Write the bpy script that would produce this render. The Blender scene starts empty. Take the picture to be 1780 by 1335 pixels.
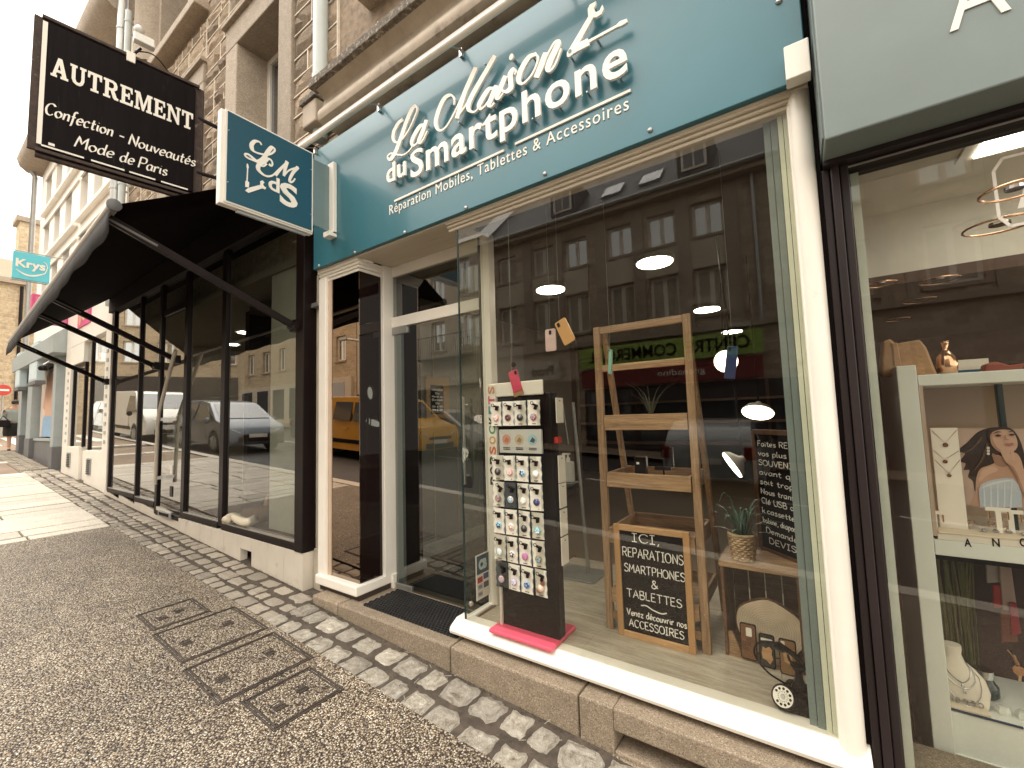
import bpy, bmesh, math, random
import numpy as np
from mathutils import Vector, Matrix
random.seed(7)
S = bpy.context.scene
COL = S.collection
R = math.radians

# ---------------------------------------------------------------- camera
CAMR = np.array([[0.82226364, 0.56829292, -0.03042484],
                 [-0.06805636, 0.04511234, -0.99666103],
                 [-0.56502287, 0.82158873, 0.07577018]])      # rows: right, down, forward
EYE = np.array([0.0, 0.0, 1.6])
cam = bpy.data.cameras.new('camera')
cam.sensor_width = 36.0
cam.lens = 743.0 / 1780.0 * 36.0
cam.clip_start = 0.05
cam.clip_end = 400
camo = bpy.data.objects.new('camera', cam)
COL.objects.link(camo)
r_, d_, f_ = (Vector(CAMR[i]) for i in range(3))
M = Matrix.Identity(4)
for i in range(3):
    M[i][0], M[i][1], M[i][2], M[i][3] = r_[i], -d_[i], -f_[i], EYE[i]
camo.matrix_world = M
S.camera = camo

# ---------------------------------------------------------------- sky, sun, exposure
W = bpy.data.worlds.new('World')
S.world = W
W.use_nodes = True
nt = W.node_tree
for n in list(nt.nodes):
    nt.nodes.remove(n)
wo = nt.nodes.new('ShaderNodeOutputWorld')
bg = nt.nodes.new('ShaderNodeBackground')
sky = nt.nodes.new('ShaderNodeTexSky')
sky.sky_type = 'NISHITA'
sky.sun_disc = False
SUN_EL, SUN_AZ = 50.0, 0.0
sky.sun_elevation = R(SUN_EL)
sky.sun_rotation = R(205)
sky.air_density = 1.0
sky.dust_density = 6.0
hs = nt.nodes.new('ShaderNodeHueSaturation')
hs.inputs['Saturation'].default_value = 0.15
mx = nt.nodes.new('ShaderNodeMixRGB')                      # thin even cloud layer over the sky
mx.inputs['Fac'].default_value = 0.88
mx.inputs['Color2'].default_value = (15.6, 14.5, 12.9, 1)
nt.links.new(sky.outputs['Color'], hs.inputs['Color'])
nt.links.new(hs.outputs['Color'], mx.inputs['Color1'])
nt.links.new(mx.outputs['Color'], bg.inputs['Color'])
bg.inputs['Strength'].default_value = 0.1
nt.links.new(bg.outputs['Background'], wo.inputs['Surface'])

sl = bpy.data.lights.new('sun', 'SUN')
sl.energy = 1.5
sl.angle = R(60)
sl.color = (1.0, 0.96, 0.90)
so = bpy.data.objects.new('sun', sl)
COL.objects.link(so)
so.rotation_euler = Vector((0.40, 0.20, -0.89)).to_track_quat('-Z', 'Y').to_euler()

S.view_settings.view_transform = 'Standard'
S.view_settings.look = 'None'
S.view_settings.exposure = 1.05
S.view_settings.gamma = 1.0
S.render.engine = 'CYCLES'
S.cycles.use_denoising = True
S.cycles.max_bounces = 10
S.cycles.diffuse_bounces = 3
S.cycles.glossy_bounces = 5
S.cycles.transmission_bounces = 6
S.cycles.transparent_max_bounces = 24
S.cycles.sample_clamp_indirect = 6.0
S.cycles.caustics_reflective = False
S.cycles.caustics_refractive = False

# ---------------------------------------------------------------- measuring helpers
def ray(u, v):
    return CAMR.T @ np.array([(u - 890) / 743, (v - 667.5) / 743, 1.0])
def PY(u, v, y):
    d = ray(u, v); return Vector(EYE + d * (y / d[1]))
def PX(u, v, x):
    d = ray(u, v); return Vector(EYE + d * (x / d[0]))
def PZ(u, v, z):
    d = ray(u, v); return Vector(EYE + d * ((z - 1.6) / d[2]))
def G(x):                                                   # the street climbs to the left
    return -0.003 - 0.058 * x

# ---------------------------------------------------------------- materials
def _tex(nt, kind, vec, **kw):
    n = nt.nodes.new(kind)
    for k, v in kw.items():
        if k in n.inputs: n.inputs[k].default_value = v
    nt.links.new(vec, n.inputs['Vector'])
    return n
def _ramp(nt, fac, stops):
    n = nt.nodes.new('ShaderNodeValToRGB')
    el = n.color_ramp.elements
    while len(el) < len(stops): el.new(0.5)
    for e, (p, c) in zip(el, stops):
        e.position = p
        e.color = (c[0], c[1], c[2], 1) if isinstance(c, (tuple, list)) else (c, c, c, 1)
    nt.links.new(fac, n.inputs['Fac'])
    return n
def _mix(nt, a, b, fac, mode='MIX'):
    n = nt.nodes.new('ShaderNodeMixRGB'); n.blend_type = mode
    for k, v in (('Color1', a), ('Color2', b), ('Fac', fac)):
        if hasattr(v, 'links'): nt.links.new(v, n.inputs[k])
        elif isinstance(v, (tuple, list)): n.inputs[k].default_value = (v[0], v[1], v[2], 1)
        else: n.inputs[k].default_value = v
    return n.outputs['Color']
def _base(name):
    m = bpy.data.materials.new(name); m.use_nodes = True
    nt = m.node_tree
    b = nt.nodes['Principled BSDF']
    tc = nt.nodes.new('ShaderNodeTexCoord')
    return m, nt, b, tc
def mat(name, col, rough=0.55, metal=0.0, var=0.12, vs=6.0, bump=0.0, bs=80.0, coat=0.0, rnd=0.0, stretch=None, dirt=None, spec=None):
    m, nt, b, tc = _base(name)
    vec = tc.outputs['Object']
    if stretch:
        mp = nt.nodes.new('ShaderNodeMapping'); mp.inputs['Scale'].default_value = stretch
        nt.links.new(vec, mp.inputs['Vector']); vec = mp.outputs['Vector']
    n = _tex(nt, 'ShaderNodeTexNoise', vec, Scale=vs, Detail=6.0, Roughness=0.6)
    lo = tuple(max(0, c * (1 - var)) for c in col); hi = tuple(min(1, c * (1 + var)) for c in col)
    c = _ramp(nt, n.outputs['Fac'], [(0.3, lo), (0.7, hi)]).outputs['Color']
    if dirt:
        dn = _tex(nt, 'ShaderNodeTexNoise', vec, Scale=dirt[2], Detail=8.0, Roughness=0.7)
        k = _ramp(nt, dn.outputs['Fac'], [(dirt[3], 0.0), (dirt[3] + 0.12, dirt[1])]).outputs['Color']
        c = _mix(nt, c, dirt[0], k)
    if rnd:
        oi = nt.nodes.new('ShaderNodeObjectInfo')
        k = _ramp(nt, oi.outputs['Random'], [(0.0, 1 - rnd), (1.0, 1 + rnd)]).outputs['Color']
        c = _mix(nt, c, k, 1.0, 'MULTIPLY')
    nt.links.new(c, b.inputs['Base Color'])
    b.inputs['Roughness'].default_value = rough
    b.inputs['Metallic'].default_value = metal
    if spec is not None: b.inputs['Specular IOR Level'].default_value = spec
    b.inputs['Coat Weight'].default_value = coat
    b.inputs['Coat Roughness'].default_value = 0.08
    if bump:
        bn = _tex(nt, 'ShaderNodeTexNoise', vec, Scale=bs, Detail=5.0, Roughness=0.65)
        bp = nt.nodes.new('ShaderNodeBump'); bp.inputs['Strength'].default_value = bump; bp.inputs['Distance'].default_value = 0.01
        nt.links.new(bn.outputs['Fac'], bp.inputs['Height']); nt.links.new(bp.outputs['Normal'], b.inputs['Normal'])
    return m
def granite(name, c1, c2, c3, scale=140.0, rough=0.75, rnd=0.15, stain=0.5, bump=0.5):
    m, nt, b, tc = _base(name)
    vec = tc.outputs['Object']
    v = _tex(nt, 'ShaderNodeTexVoronoi', vec, Scale=scale)
    s = nt.nodes.new('ShaderNodeSeparateColor'); nt.links.new(v.outputs['Color'], s.inputs['Color'])
    c = _ramp(nt, s.outputs['Red'], [(0.0, c1), (0.25, c2), (0.75, c2), (1.0, c3)]).outputs['Color']
    n = _tex(nt, 'ShaderNodeTexNoise', vec, Scale=7.0, Detail=8.0, Roughness=0.7)
    k = _ramp(nt, n.outputs['Fac'], [(0.35, 0.0), (0.65, stain)]).outputs['Color']
    c = _mix(nt, c, tuple(x * 0.45 for x in c2), k)
    if rnd:
        oi = nt.nodes.new('ShaderNodeObjectInfo')
        kk = _ramp(nt, oi.outputs['Random'], [(0.0, 1 - rnd), (1.0, 1 + rnd)]).outputs['Color']
        c = _mix(nt, c, kk, 1.0, 'MULTIPLY')
    nt.links.new(c, b.inputs['Base Color'])
    b.inputs['Roughness'].default_value = rough
    n2 = _tex(nt, 'ShaderNodeTexNoise', vec, Scale=45.0, Detail=8.0, Roughness=0.75)
    bp = nt.nodes.new('ShaderNodeBump'); bp.inputs['Strength'].default_value = bump; bp.inputs['Distance'].default_value = 0.012
    nt.links.new(n2.outputs['Fac'], bp.inputs['Height']); nt.links.new(bp.outputs['Normal'], b.inputs['Normal'])
    return m
def aggregate(name):
    m, nt, b, tc = _base(name)
    vec = tc.outputs['Object']
    nw = _tex(nt, 'ShaderNodeTexNoise', vec, Scale=60.0, Detail=2.0)
    wv = _mix(nt, vec, nw.outputs['Color'], 0.006, 'ADD')
    v = _tex(nt, 'ShaderNodeTexVoronoi', wv, Scale=108.0)
    s = nt.nodes.new('ShaderNodeSeparateColor'); nt.links.new(v.outputs['Color'], s.inputs['Color'])
    c = _ramp(nt, s.outputs['Green'], [(0.0, (0.13, 0.10, 0.08)), (0.25, (0.33, 0.245, 0.16)), (0.55, (0.54, 0.43, 0.295)), (0.85, (0.70, 0.60, 0.45)), (1.0, (0.88, 0.83, 0.72))]).outputs['Color']
    gap = _ramp(nt, v.outputs['Distance'], [(0.34, 0.0), (0.62, 1.0)]).outputs['Color']
    c = _mix(nt, c, (0.05, 0.034, 0.025), gap)
    n = _tex(nt, 'ShaderNodeTexNoise', vec, Scale=0.9, Detail=7.0, Roughness=0.6)
    k = _ramp(nt, n.outputs['Fac'], [(0.32, 0.64), (0.68, 1.10)]).outputs['Color']
    c = _mix(nt, c, k, 1.0, 'MULTIPLY')
    n3 = _tex(nt, 'ShaderNodeTexNoise', vec, Scale=6.0, Detail=5.0, Roughness=0.6)
    k = _ramp(nt, n3.outputs['Fac'], [(0.35, 0.82), (0.65, 1.12)]).outputs['Color']
    c = _mix(nt, c, k, 1.0, 'MULTIPLY')
    nt.links.new(c, b.inputs['Base Color'])
    b.inputs['Roughness'].default_value = 0.35
    bp = nt.nodes.new('ShaderNodeBump'); bp.invert = True
    bp.inputs['Strength'].default_value = 1.0; bp.inputs['Distance'].default_value = 0.006
    nt.links.new(v.outputs['Distance'], bp.inputs['Height']); nt.links.new(bp.outputs['Normal'], b.inputs['Normal'])
    return m
def setts(name):
    m, nt, b, tc = _base(name)
    oi = nt.nodes.new('ShaderNodeObjectInfo')
    sc = nt.nodes.new('ShaderNodeVectorMath'); sc.operation = 'SCALE'; sc.inputs['Scale'].default_value = 37.0
    nt.links.new(oi.outputs['Location'], sc.inputs[0])
    ad = nt.nodes.new('ShaderNodeVectorMath'); ad.operation = 'ADD'
    nt.links.new(tc.outputs['Object'], ad.inputs[0]); nt.links.new(sc.outputs['Vector'], ad.inputs[1])
    vec = ad.outputs['Vector']
    n = _tex(nt, 'ShaderNodeTexNoise', vec, Scale=3.2, Detail=9.0, Roughness=0.72, Distortion=0.6)
    c = _ramp(nt, n.outputs['Fac'], [(0.30, (0.12, 0.10, 0.08)), (0.40, (0.42, 0.37, 0.30)), (0.52, (0.60, 0.555, 0.48)), (0.66, (0.80, 0.77, 0.70))]).outputs['Color']
    n3 = _tex(nt, 'ShaderNodeTexNoise', vec, Scale=40.0, Detail=4.0, Roughness=0.7)
    c = _mix(nt, c, _ramp(nt, n3.outputs['Fac'], [(0.35, 0.62), (0.6, 1.12)]).outputs['Color'], 1.0, 'MULTIPLY')
    c = _mix(nt, c, _ramp(nt, oi.outputs['Random'], [(0.0, (0.72, 0.70, 0.68)), (1.0, (1.15, 1.13, 1.08))]).outputs['Color'], 1.0, 'MULTIPLY')
    nt.links.new(c, b.inputs['Base Color']); b.inputs['Roughness'].default_value = 0.7
    n2 = _tex(nt, 'ShaderNodeTexNoise', vec, Scale=9.0, Detail=10.0, Roughness=0.75)
    bp = nt.nodes.new('ShaderNodeBump'); bp.inputs['Strength'].default_value = 0.9; bp.inputs['Distance'].default_value = 0.03
    nt.links.new(n2.outputs['Fac'], bp.inputs['Height']); nt.links.new(bp.outputs['Normal'], b.inputs['Normal'])
    return m
def wood(name, c1, c2, axis='X', rough=0.6, scale=9.0, rnd=0.2, coat=0.0):
    m, nt, b, tc = _base(name)
    mp = nt.nodes.new('ShaderNodeMapping')
    st = {'X': (0.12, 1.6, 1.6), 'Z': (1.6, 1.6, 0.12), 'Y': (1.6, 0.12, 1.6)}[axis]
    mp.inputs['Scale'].default_value = st
    nt.links.new(tc.outputs['Object'], mp.inputs['Vector'])
    n = _tex(nt, 'ShaderNodeTexNoise', mp.outputs['Vector'], Scale=scale * 3, Detail=8.0, Roughness=0.62, Distortion=0.8)
    c = _ramp(nt, n.outputs['Fac'], [(0.3, c1), (0.7, c2)]).outputs['Color']
    n2 = _tex(nt, 'ShaderNodeTexNoise', mp.outputs['Vector'], Scale=scale * 14, Detail=4.0, Roughness=0.7)
    k = _ramp(nt, n2.outputs['Fac'], [(0.35, 0.75), (0.6, 1.08)]).outputs['Color']
    c = _mix(nt, c, k, 1.0, 'MULTIPLY')
    if rnd:
        oi = nt.nodes.new('ShaderNodeObjectInfo')
        kk = _ramp(nt, oi.outputs['Random'], [(0.0, 1 - rnd), (1.0, 1 + rnd)]).outputs['Color']
        c = _mix(nt, c, kk, 1.0, 'MULTIPLY')
    nt.links.new(c, b.inputs['Base Color'])
    b.inputs['Roughness'].default_value = rough
    b.inputs['Coat Weight'].default_value = coat
    bp = nt.nodes.new('ShaderNodeBump'); bp.inputs['Strength'].default_value = 0.25; bp.inputs['Distance'].default_value = 0.004
    nt.links.new(n2.outputs['Fac'], bp.inputs['Height']); nt.links.new(bp.outputs['Normal'], b.inputs['Normal'])
    return m
def glass(name, tint=(0.93, 0.95, 0.93), ior=1.6, boost=1.0):
    m = bpy.data.materials.new(name); m.use_nodes = True
    nt = m.node_tree
    for n in list(nt.nodes): nt.nodes.remove(n)
    out = nt.nodes.new('ShaderNodeOutputMaterial')
    mix = nt.nodes.new('ShaderNodeMixShader'); tr = nt.nodes.new('ShaderNodeBsdfTransparent'); gl = nt.nodes.new('ShaderNodeBsdfGlossy')
    fr = nt.nodes.new('ShaderNodeFresnel'); fr.inputs['IOR'].default_value = ior
    geo = nt.nodes.new('ShaderNodeNewGeometry')
    tr.inputs['Color'].default_value = (*tint, 1)
    gl.inputs['Color'].default_value = (0.97, 0.97, 0.95, 1); gl.inputs['Roughness'].default_value = 0.0
    # faint ripple of float glass
    tc = nt.nodes.new('ShaderNodeTexCoord')
    n = _tex(nt, 'ShaderNodeTexNoise', tc.outputs['Object'], Scale=0.7, Detail=1.0)
    bp = nt.nodes.new('ShaderNodeBump'); bp.inputs['Strength'].default_value = 0.05; bp.inputs['Distance'].default_value = 0.02
    nt.links.new(n.outputs['Fac'], bp.inputs['Height']); nt.links.new(bp.outputs['Normal'], gl.inputs['Normal'])
    # the Fresnel node takes the back face as an exit into air, so feed it the front face only
    mm = nt.nodes.new('ShaderNodeMath'); mm.operation = 'SUBTRACT'; mm.inputs[0].default_value = 1.0
    nt.links.new(geo.outputs['Backfacing'], mm.inputs[1])
    m2 = nt.nodes.new('ShaderNodeMath'); m2.operation = 'MULTIPLY'
    nt.links.new(fr.outputs['Fac'], m2.inputs[0]); nt.links.new(mm.outputs['Value'], m2.inputs[1])
    m3 = nt.nodes.new('ShaderNodeMath'); m3.operation = 'MULTIPLY'; m3.use_clamp = True; m3.inputs[1].default_value = boost
    nt.links.new(m2.outputs['Value'], m3.inputs[0])
    nt.links.new(m3.outputs['Value'], mix.inputs['Fac']); nt.links.new(tr.outputs['BSDF'], mix.inputs[1]); nt.links.new(gl.outputs['BSDF'], mix.inputs[2])
    nt.links.new(mix.outputs['Shader'], out.inputs['Surface'])
    return m
def emit(name, col, strength):
    m, nt, b, tc = _base(name)
    b.inputs['Base Color'].default_value = (*col, 1)
    b.inputs['Emission Color'].default_value = (*col, 1)
    b.inputs['Emission Strength'].default_value = strength
    return m
def rubble_wall(name, c1, c2, mortar, bw=0.45, bh=0.2):
    m, nt, b, tc = _base(name)
    sp = nt.nodes.new('ShaderNodeSeparateXYZ'); nt.links.new(tc.outputs['Object'], sp.inputs['Vector'])
    ad = nt.nodes.new('ShaderNodeMath'); nt.links.new(sp.outputs['X'], ad.inputs[0]); nt.links.new(sp.outputs['Y'], ad.inputs[1])
    cb = nt.nodes.new('ShaderNodeCombineXYZ'); nt.links.new(ad.outputs['Value'], cb.inputs['X']); nt.links.new(sp.outputs['Z'], cb.inputs['Y'])
    nw = _tex(nt, 'ShaderNodeTexNoise', cb.outputs['Vector'], Scale=3.0, Detail=2.0)
    wv = _mix(nt, cb.outputs['Vector'], nw.outputs['Color'], 0.07, 'ADD')
    br = nt.nodes.new('ShaderNodeTexBrick')
    br.inputs['Scale'].default_value = 1.0; br.inputs['Brick Width'].default_value = bw; br.inputs['Row Height'].default_value = bh
    br.inputs['Mortar Size'].default_value = 0.014; br.inputs['Mortar Smooth'].default_value = 0.3; br.inputs['Bias'].default_value = 0.0
    br.inputs['Color1'].default_value = (*c1, 1); br.inputs['Color2'].default_value = (*c2, 1); br.inputs['Mortar'].default_value = (*mortar, 1)
    nt.links.new(wv, br.inputs['Vector'])
    n = _tex(nt, 'ShaderNodeTexNoise', tc.outputs['Object'], Scale=9.0, Detail=8.0, Roughness=0.7)
    k = _ramp(nt, n.outputs['Fac'], [(0.3, 0.7), (0.7, 1.25)]).outputs['Color']
    c = _mix(nt, br.outputs['Color'], k, 1.0, 'MULTIPLY')
    nt.links.new(c, b.inputs['Base Color']); b.inputs['Roughness'].default_value = 0.85
    hm = _mix(nt, n.outputs['Fac'], br.outputs['Fac'], 0.5, 'SUBTRACT')
    bp = nt.nodes.new('ShaderNodeBump'); bp.inputs['Strength'].default_value = 0.8; bp.inputs['Distance'].default_value = 0.03
    nt.links.new(hm, bp.inputs['Height']); nt.links.new(bp.outputs['Normal'], b.inputs['Normal'])
    return m

MT = {}
MT['white'] = mat('white paint', (0.84, 0.79, 0.70), 0.32, var=0.04, vs=3, dirt=((0.45, 0.38, 0.28), 0.35, 5.0, 0.63), bump=0.03, bs=60)
MT['white_int'] = mat('interior white', (0.68, 0.65, 0.58), 0.5, var=0.05)
MT['cream'] = mat('cream moulding', (0.62, 0.55, 0.44), 0.45, var=0.08, stretch=(0.3, 4, 4), dirt=((0.35, 0.28, 0.2), 0.5, 6.0, 0.58))
MT['teal'] = mat('petrol blue panel', (0.034, 0.146, 0.184), 0.34, var=0.08, vs=1.2, coat=0.2, dirt=((0.045, 0.13, 0.16), 0.4, 1.6, 0.58), bump=0.015, bs=3)
MT['teal_sign'] = mat('petrol blue sign face', (0.010, 0.075, 0.115), 0.4, var=0.04, vs=2)
MT['letter'] = mat('white lettering', (0.86, 0.81, 0.72), 0.4, var=0.02)
MT['print'] = mat('white print', (0.86, 0.81, 0.72), 0.5, var=0.02)
MT['black'] = mat('black painted metal', (0.009, 0.0045, 0.004), 0.4, var=0.3, bump=0.02, spec=0.22)
MT['black_matt'] = mat('matt black', (0.009, 0.0045, 0.004), 0.7, var=0.3, spec=0.2)
MT['brownblack'] = mat('dark anodised frame', (0.022, 0.015, 0.015), 0.42, var=0.2, vs=4, stretch=(4, 4, 0.5), spec=0.3)
MT['awning'] = mat('black awning canvas', (0.006, 0.003, 0.0028), 0.9, var=0.4, vs=3, bump=0.15, bs=300, spec=0.05)
MT['valance'] = mat('weathered valance canvas', (0.030, 0.026, 0.025), 0.9, var=0.4, vs=4, bump=0.2, bs=300)
MT['alu'] = mat('brushed aluminium', (0.60, 0.58, 0.54), 0.32, 0.9, var=0.08, stretch=(1, 1, 20))
MT['steel'] = mat('dull steel', (0.42, 0.42, 0.40), 0.45, 0.8, var=0.1)
MT['tube'] = mat('grey painted tube', (0.55, 0.50, 0.43), 0.35, 0.2, var=0.1)
MT['sign_black'] = mat('black sign face', (0.005, 0.0025, 0.0025), 0.5, var=0.5, vs=4, stretch=(6, 6, 0.4), dirt=((0.05, 0.047, 0.042), 0.5, 5.0, 0.60), spec=0.08)
MT['rust'] = mat('rusted frame', (0.055, 0.035, 0.027), 0.75, var=0.4, vs=20, dirt=((0.55, 0.45, 0.36), 0.8, 8.0, 0.6))
MT['dressed'] = granite('dressed granite', (0.22, 0.17, 0.125), (0.41, 0.335, 0.255), (0.58, 0.49, 0.385), 170, 0.8, 0.10, 0.35, 0.35)
MT['canopy'] = mat('weathered stone canopy', (0.46, 0.385, 0.30), 0.75, var=0.2, vs=4, bump=0.3, bs=120, dirt=((0.10, 0.07, 0.05), 0.8, 2.2, 0.60))
MT['lichen'] = mat('lichen stained edge', (0.14, 0.115, 0.09), 0.9, var=0.5, vs=25, bump=0.5, dirt=((0.50, 0.45, 0.37), 0.9, 30.0, 0.52))
MT['stone'] = granite('rough granite block', (0.20, 0.135, 0.09), (0.47, 0.355, 0.245), (0.66, 0.56, 0.43), 60, 0.9, 0.34, 0.7, 1.0)
MT['mortar'] = mat('pale lime pointing', (0.74, 0.66, 0.55), 0.9, var=0.15, vs=10, bump=0.3)
MT['mortarbed'] = mat('recessed mortar bed', (0.30, 0.23, 0.165), 0.95, var=0.3, vs=14, bump=0.5)
MT['step'] = granite('kerb granite', (0.13, 0.095, 0.065), (0.30, 0.235, 0.165), (0.50, 0.42, 0.32), 230, 0.7, 0.10, 0.4, 0.4)
MT['cobble'] = setts('granite sett')
MT['cobble2'] = granite('worn granite sett', (0.14, 0.115, 0.09), (0.46, 0.40, 0.32), (0.62, 0.56, 0.47), 150, 0.7, 0.25, 0.5, 0.8)
MT['dirt'] = mat('dirt joint', (0.085, 0.066, 0.050), 0.95, var=0.45, vs=14, bump=0.9, bs=90, dirt=((0.22, 0.18, 0.13), 0.5, 60.0, 0.6))
MT['slab'] = granite('pale paving slab', (0.40, 0.35, 0.28), (0.62, 0.56, 0.47), (0.76, 0.70, 0.60), 120, 0.6, 0.14, 0.25, 0.25)
MT['aggr'] = aggregate('washed pebble paving')
MT['brownpave'] = mat('brown asphalt path', (0.26, 0.19, 0.135), 0.85, var=0.2, vs=2, bump=0.4, bs=150)
MT['asphalt'] = mat('asphalt', (0.040, 0.036, 0.034), 0.6, var=0.25, vs=3, bump=0.5, bs=220)
MT['roadpaint'] = mat('road paint', (0.72, 0.70, 0.64), 0.6, var=0.12, vs=8)
MT['iron'] = mat('cast iron edge', (0.075, 0.06, 0.05), 0.55, 0.5, var=0.4, vs=12, bump=0.3)
MT['tile'] = mat('cream stone tile', (0.62, 0.56, 0.47), 0.4, var=0.08, vs=3, dirt=((0.3, 0.24, 0.17), 0.5, 4.0, 0.6))
MT['plaster'] = mat('old plaster', (0.50, 0.44, 0.35), 0.85, var=0.15, vs=5, bump=0.5, bs=25, dirt=((0.2, 0.15, 0.1), 0.7, 3.0, 0.58))
MT['glass'] = glass('shop window glass', (0.90, 0.90, 0.87), 1.6, 1.2)
MT['glass_ret'] = glass('return pane glass', (0.90, 0.92, 0.90), 1.5, 0.45)
MT['blackglass_side'] = mat('black case side glass', (0.012, 0.006, 0.005), 0.02, var=0.02, spec=0.45)
MT['glass_aut'] = glass('boutique window glass', (0.80, 0.82, 0.80), 1.7, 1.6)
MT['glass_door'] = glass('glass door', (0.64, 0.67, 0.66), 1.6, 1.9)
MT['glass_edge'] = mat('green glass edge', (0.012, 0.03, 0.028), 0.15, var=0.05)
MT['blackglass'] = mat('black mirror glass', (0.33, 0.26, 0.205), 0.012, 1.0, var=0.02)
MT['winglass'] = mat('dark window pane', (0.05, 0.055, 0.06), 0.03, var=0.1, spec=1.0, coat=1.0)
MT['skyglass'] = mat('sky mirroring pane', (0.55, 0.57, 0.57), 0.03, 1.0, var=0.05)
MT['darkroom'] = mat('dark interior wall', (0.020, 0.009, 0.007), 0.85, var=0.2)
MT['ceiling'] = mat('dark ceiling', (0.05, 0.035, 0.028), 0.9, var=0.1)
MT['autceil'] = mat('boutique ceiling', (0.30, 0.25, 0.2), 0.9, var=0.05)
MT['board'] = wood('greyed floor board', (0.36, 0.305, 0.235), (0.60, 0.53, 0.42), 'X', 0.45, 7, 0.08)
MT['pine'] = wood('stained pine', (0.27, 0.155, 0.08), (0.55, 0.36, 0.205), 'X', 0.6, 8, 0.12)
MT['pinez'] = wood('stained pine upright', (0.26, 0.15, 0.078), (0.53, 0.345, 0.195), 'Z', 0.6, 8, 0.12)
MT['frame'] = wood('honey oak frame', (0.50, 0.28, 0.125), (0.66, 0.41, 0.21), 'X', 0.5, 8, 0.05)
MT['darkwood'] = wood('dark brown wood', (0.10, 0.045, 0.022), (0.20, 0.095, 0.045), 'X', 0.6, 8, 0.1)
MT['chalkboard'] = mat('chalkboard', (0.008, 0.0045, 0.004), 0.8, var=0.4, vs=8, spec=0.15)
MT['chalk'] = mat('chalk', (0.90, 0.88, 0.83), 0.95, var=0.08, vs=60)
MT['pink'] = mat('pink lacquer', (0.70, 0.10, 0.155), 0.35, var=0.05)
MT['leaf'] = mat('leaf green', (0.10, 0.165, 0.115), 0.5, var=0.35, vs=20, rnd=0.3)
MT['wicker'] = mat('wicker', (0.56, 0.40, 0.24), 0.7, var=0.3, vs=40)
MT['mint'] = mat('pale mint wall', (0.80, 0.83, 0.68), 0.7, var=0.08, vs=3, dirt=((0.4, 0.42, 0.33), 0.4, 6.0, 0.6))
MT['greyteal'] = mat('grey green strip', (0.20, 0.245, 0.235), 0.4, var=0.1)
MT['anfascia'] = mat('grey green fascia', (0.185, 0.225, 0.218), 0.42, var=0.08, vs=2, bump=0.05, bs=12, dirt=((0.15, 0.19, 0.19), 0.45, 1.4, 0.58))
MT['cabinet'] = mat('white cabinet', (0.74, 0.76, 0.70), 0.35, var=0.03)
MT['cream_box'] = mat('cream board', (0.76, 0.70, 0.60), 0.6, var=0.04)
MT['gold'] = mat('rose gold', (0.75, 0.45, 0.28), 0.18, 1.0, var=0.1)
MT['silver'] = mat('silver', (0.6, 0.6, 0.6), 0.2, 1.0, var=0.1)
MT['leather'] = mat('tan leather', (0.40, 0.22, 0.10), 0.38, var=0.12, vs=6, bump=0.5, bs=45, coat=0.2)
MT['lampglow'] = emit('lit lamp', (1.0, 0.90, 0.74), 7.0)
MT['ceilglow'] = emit('lit ceiling lamp', (1.0, 0.90, 0.74), 20.0)
MT['panelglow'] = emit('lit ceiling panel', (1.0, 0.95, 0.86), 7.0)
MT['autglow'] = emit('lit spot', (1.0, 0.9, 0.74), 26.0)
MT['slate'] = mat('slate roof', (0.10, 0.10, 0.105), 0.55, var=0.2, vs=3, bump=0.4, bs=8, stretch=(1, 1, 1))
MT['rubblefar'] = rubble_wall('coursed rubble wall', (0.66, 0.53, 0.41), (0.40, 0.30, 0.22), (0.50, 0.42, 0.33))
MT['brickfar'] = rubble_wall('ochre stone wall', (0.60, 0.47, 0.31), (0.46, 0.35, 0.22), (0.58, 0.49, 0.37), 0.42, 0.16)
MT['render_w'] = mat('pale render', (0.90, 0.85, 0.77), 0.85, var=0.06, vs=1.0, dirt=((0.5, 0.42, 0.32), 0.35, 0.9, 0.6))
MT['render_b'] = mat('beige render', (0.60, 0.52, 0.41), 0.85, var=0.1, vs=1.0)
MT['shutter'] = mat('pale roller shutter', (0.42, 0.37, 0.30), 0.6, var=0.08, stretch=(1, 1, 20))
MT['greyshop'] = mat('grey shopfront paint', (0.36, 0.40, 0.395), 0.5, var=0.06)
MT['greydark'] = mat('dark grey plinth', (0.15, 0.15, 0.15), 0.6, var=0.1)
MT['lightblue'] = mat('pale blue sign box', (0.50, 0.60, 0.62), 0.4, var=0.05)
MT['cyan'] = mat('turquoise sign', (0.12, 0.56, 0.66), 0.4, var=0.03)
MT['magenta'] = mat('magenta sign', (0.62, 0.08, 0.22), 0.5, var=0.1)
MT['red'] = mat('red sign', (0.55, 0.05, 0.04), 0.4, var=0.05)
MT['green_sign'] = mat('yellow green fascia', (0.34, 0.47, 0.10), 0.5, var=0.05)
MT['rubber'] = mat('black rubber', (0.015, 0.014, 0.014), 0.6, var=0.3, bump=0.1)
MT['skin'] = mat('skin', (0.50, 0.30, 0.21), 0.6, var=0.05)
MT['hair'] = mat('dark hair', (0.03, 0.018, 0.012), 0.6, var=0.3, vs=30)

def cmat(name, col, rough=0.5, metal=0.0, **k):
    if name not in MT: MT[name] = mat(name, col, rough, metal, var=k.pop('var', 0.06), **k)
    return MT[name]

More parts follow.
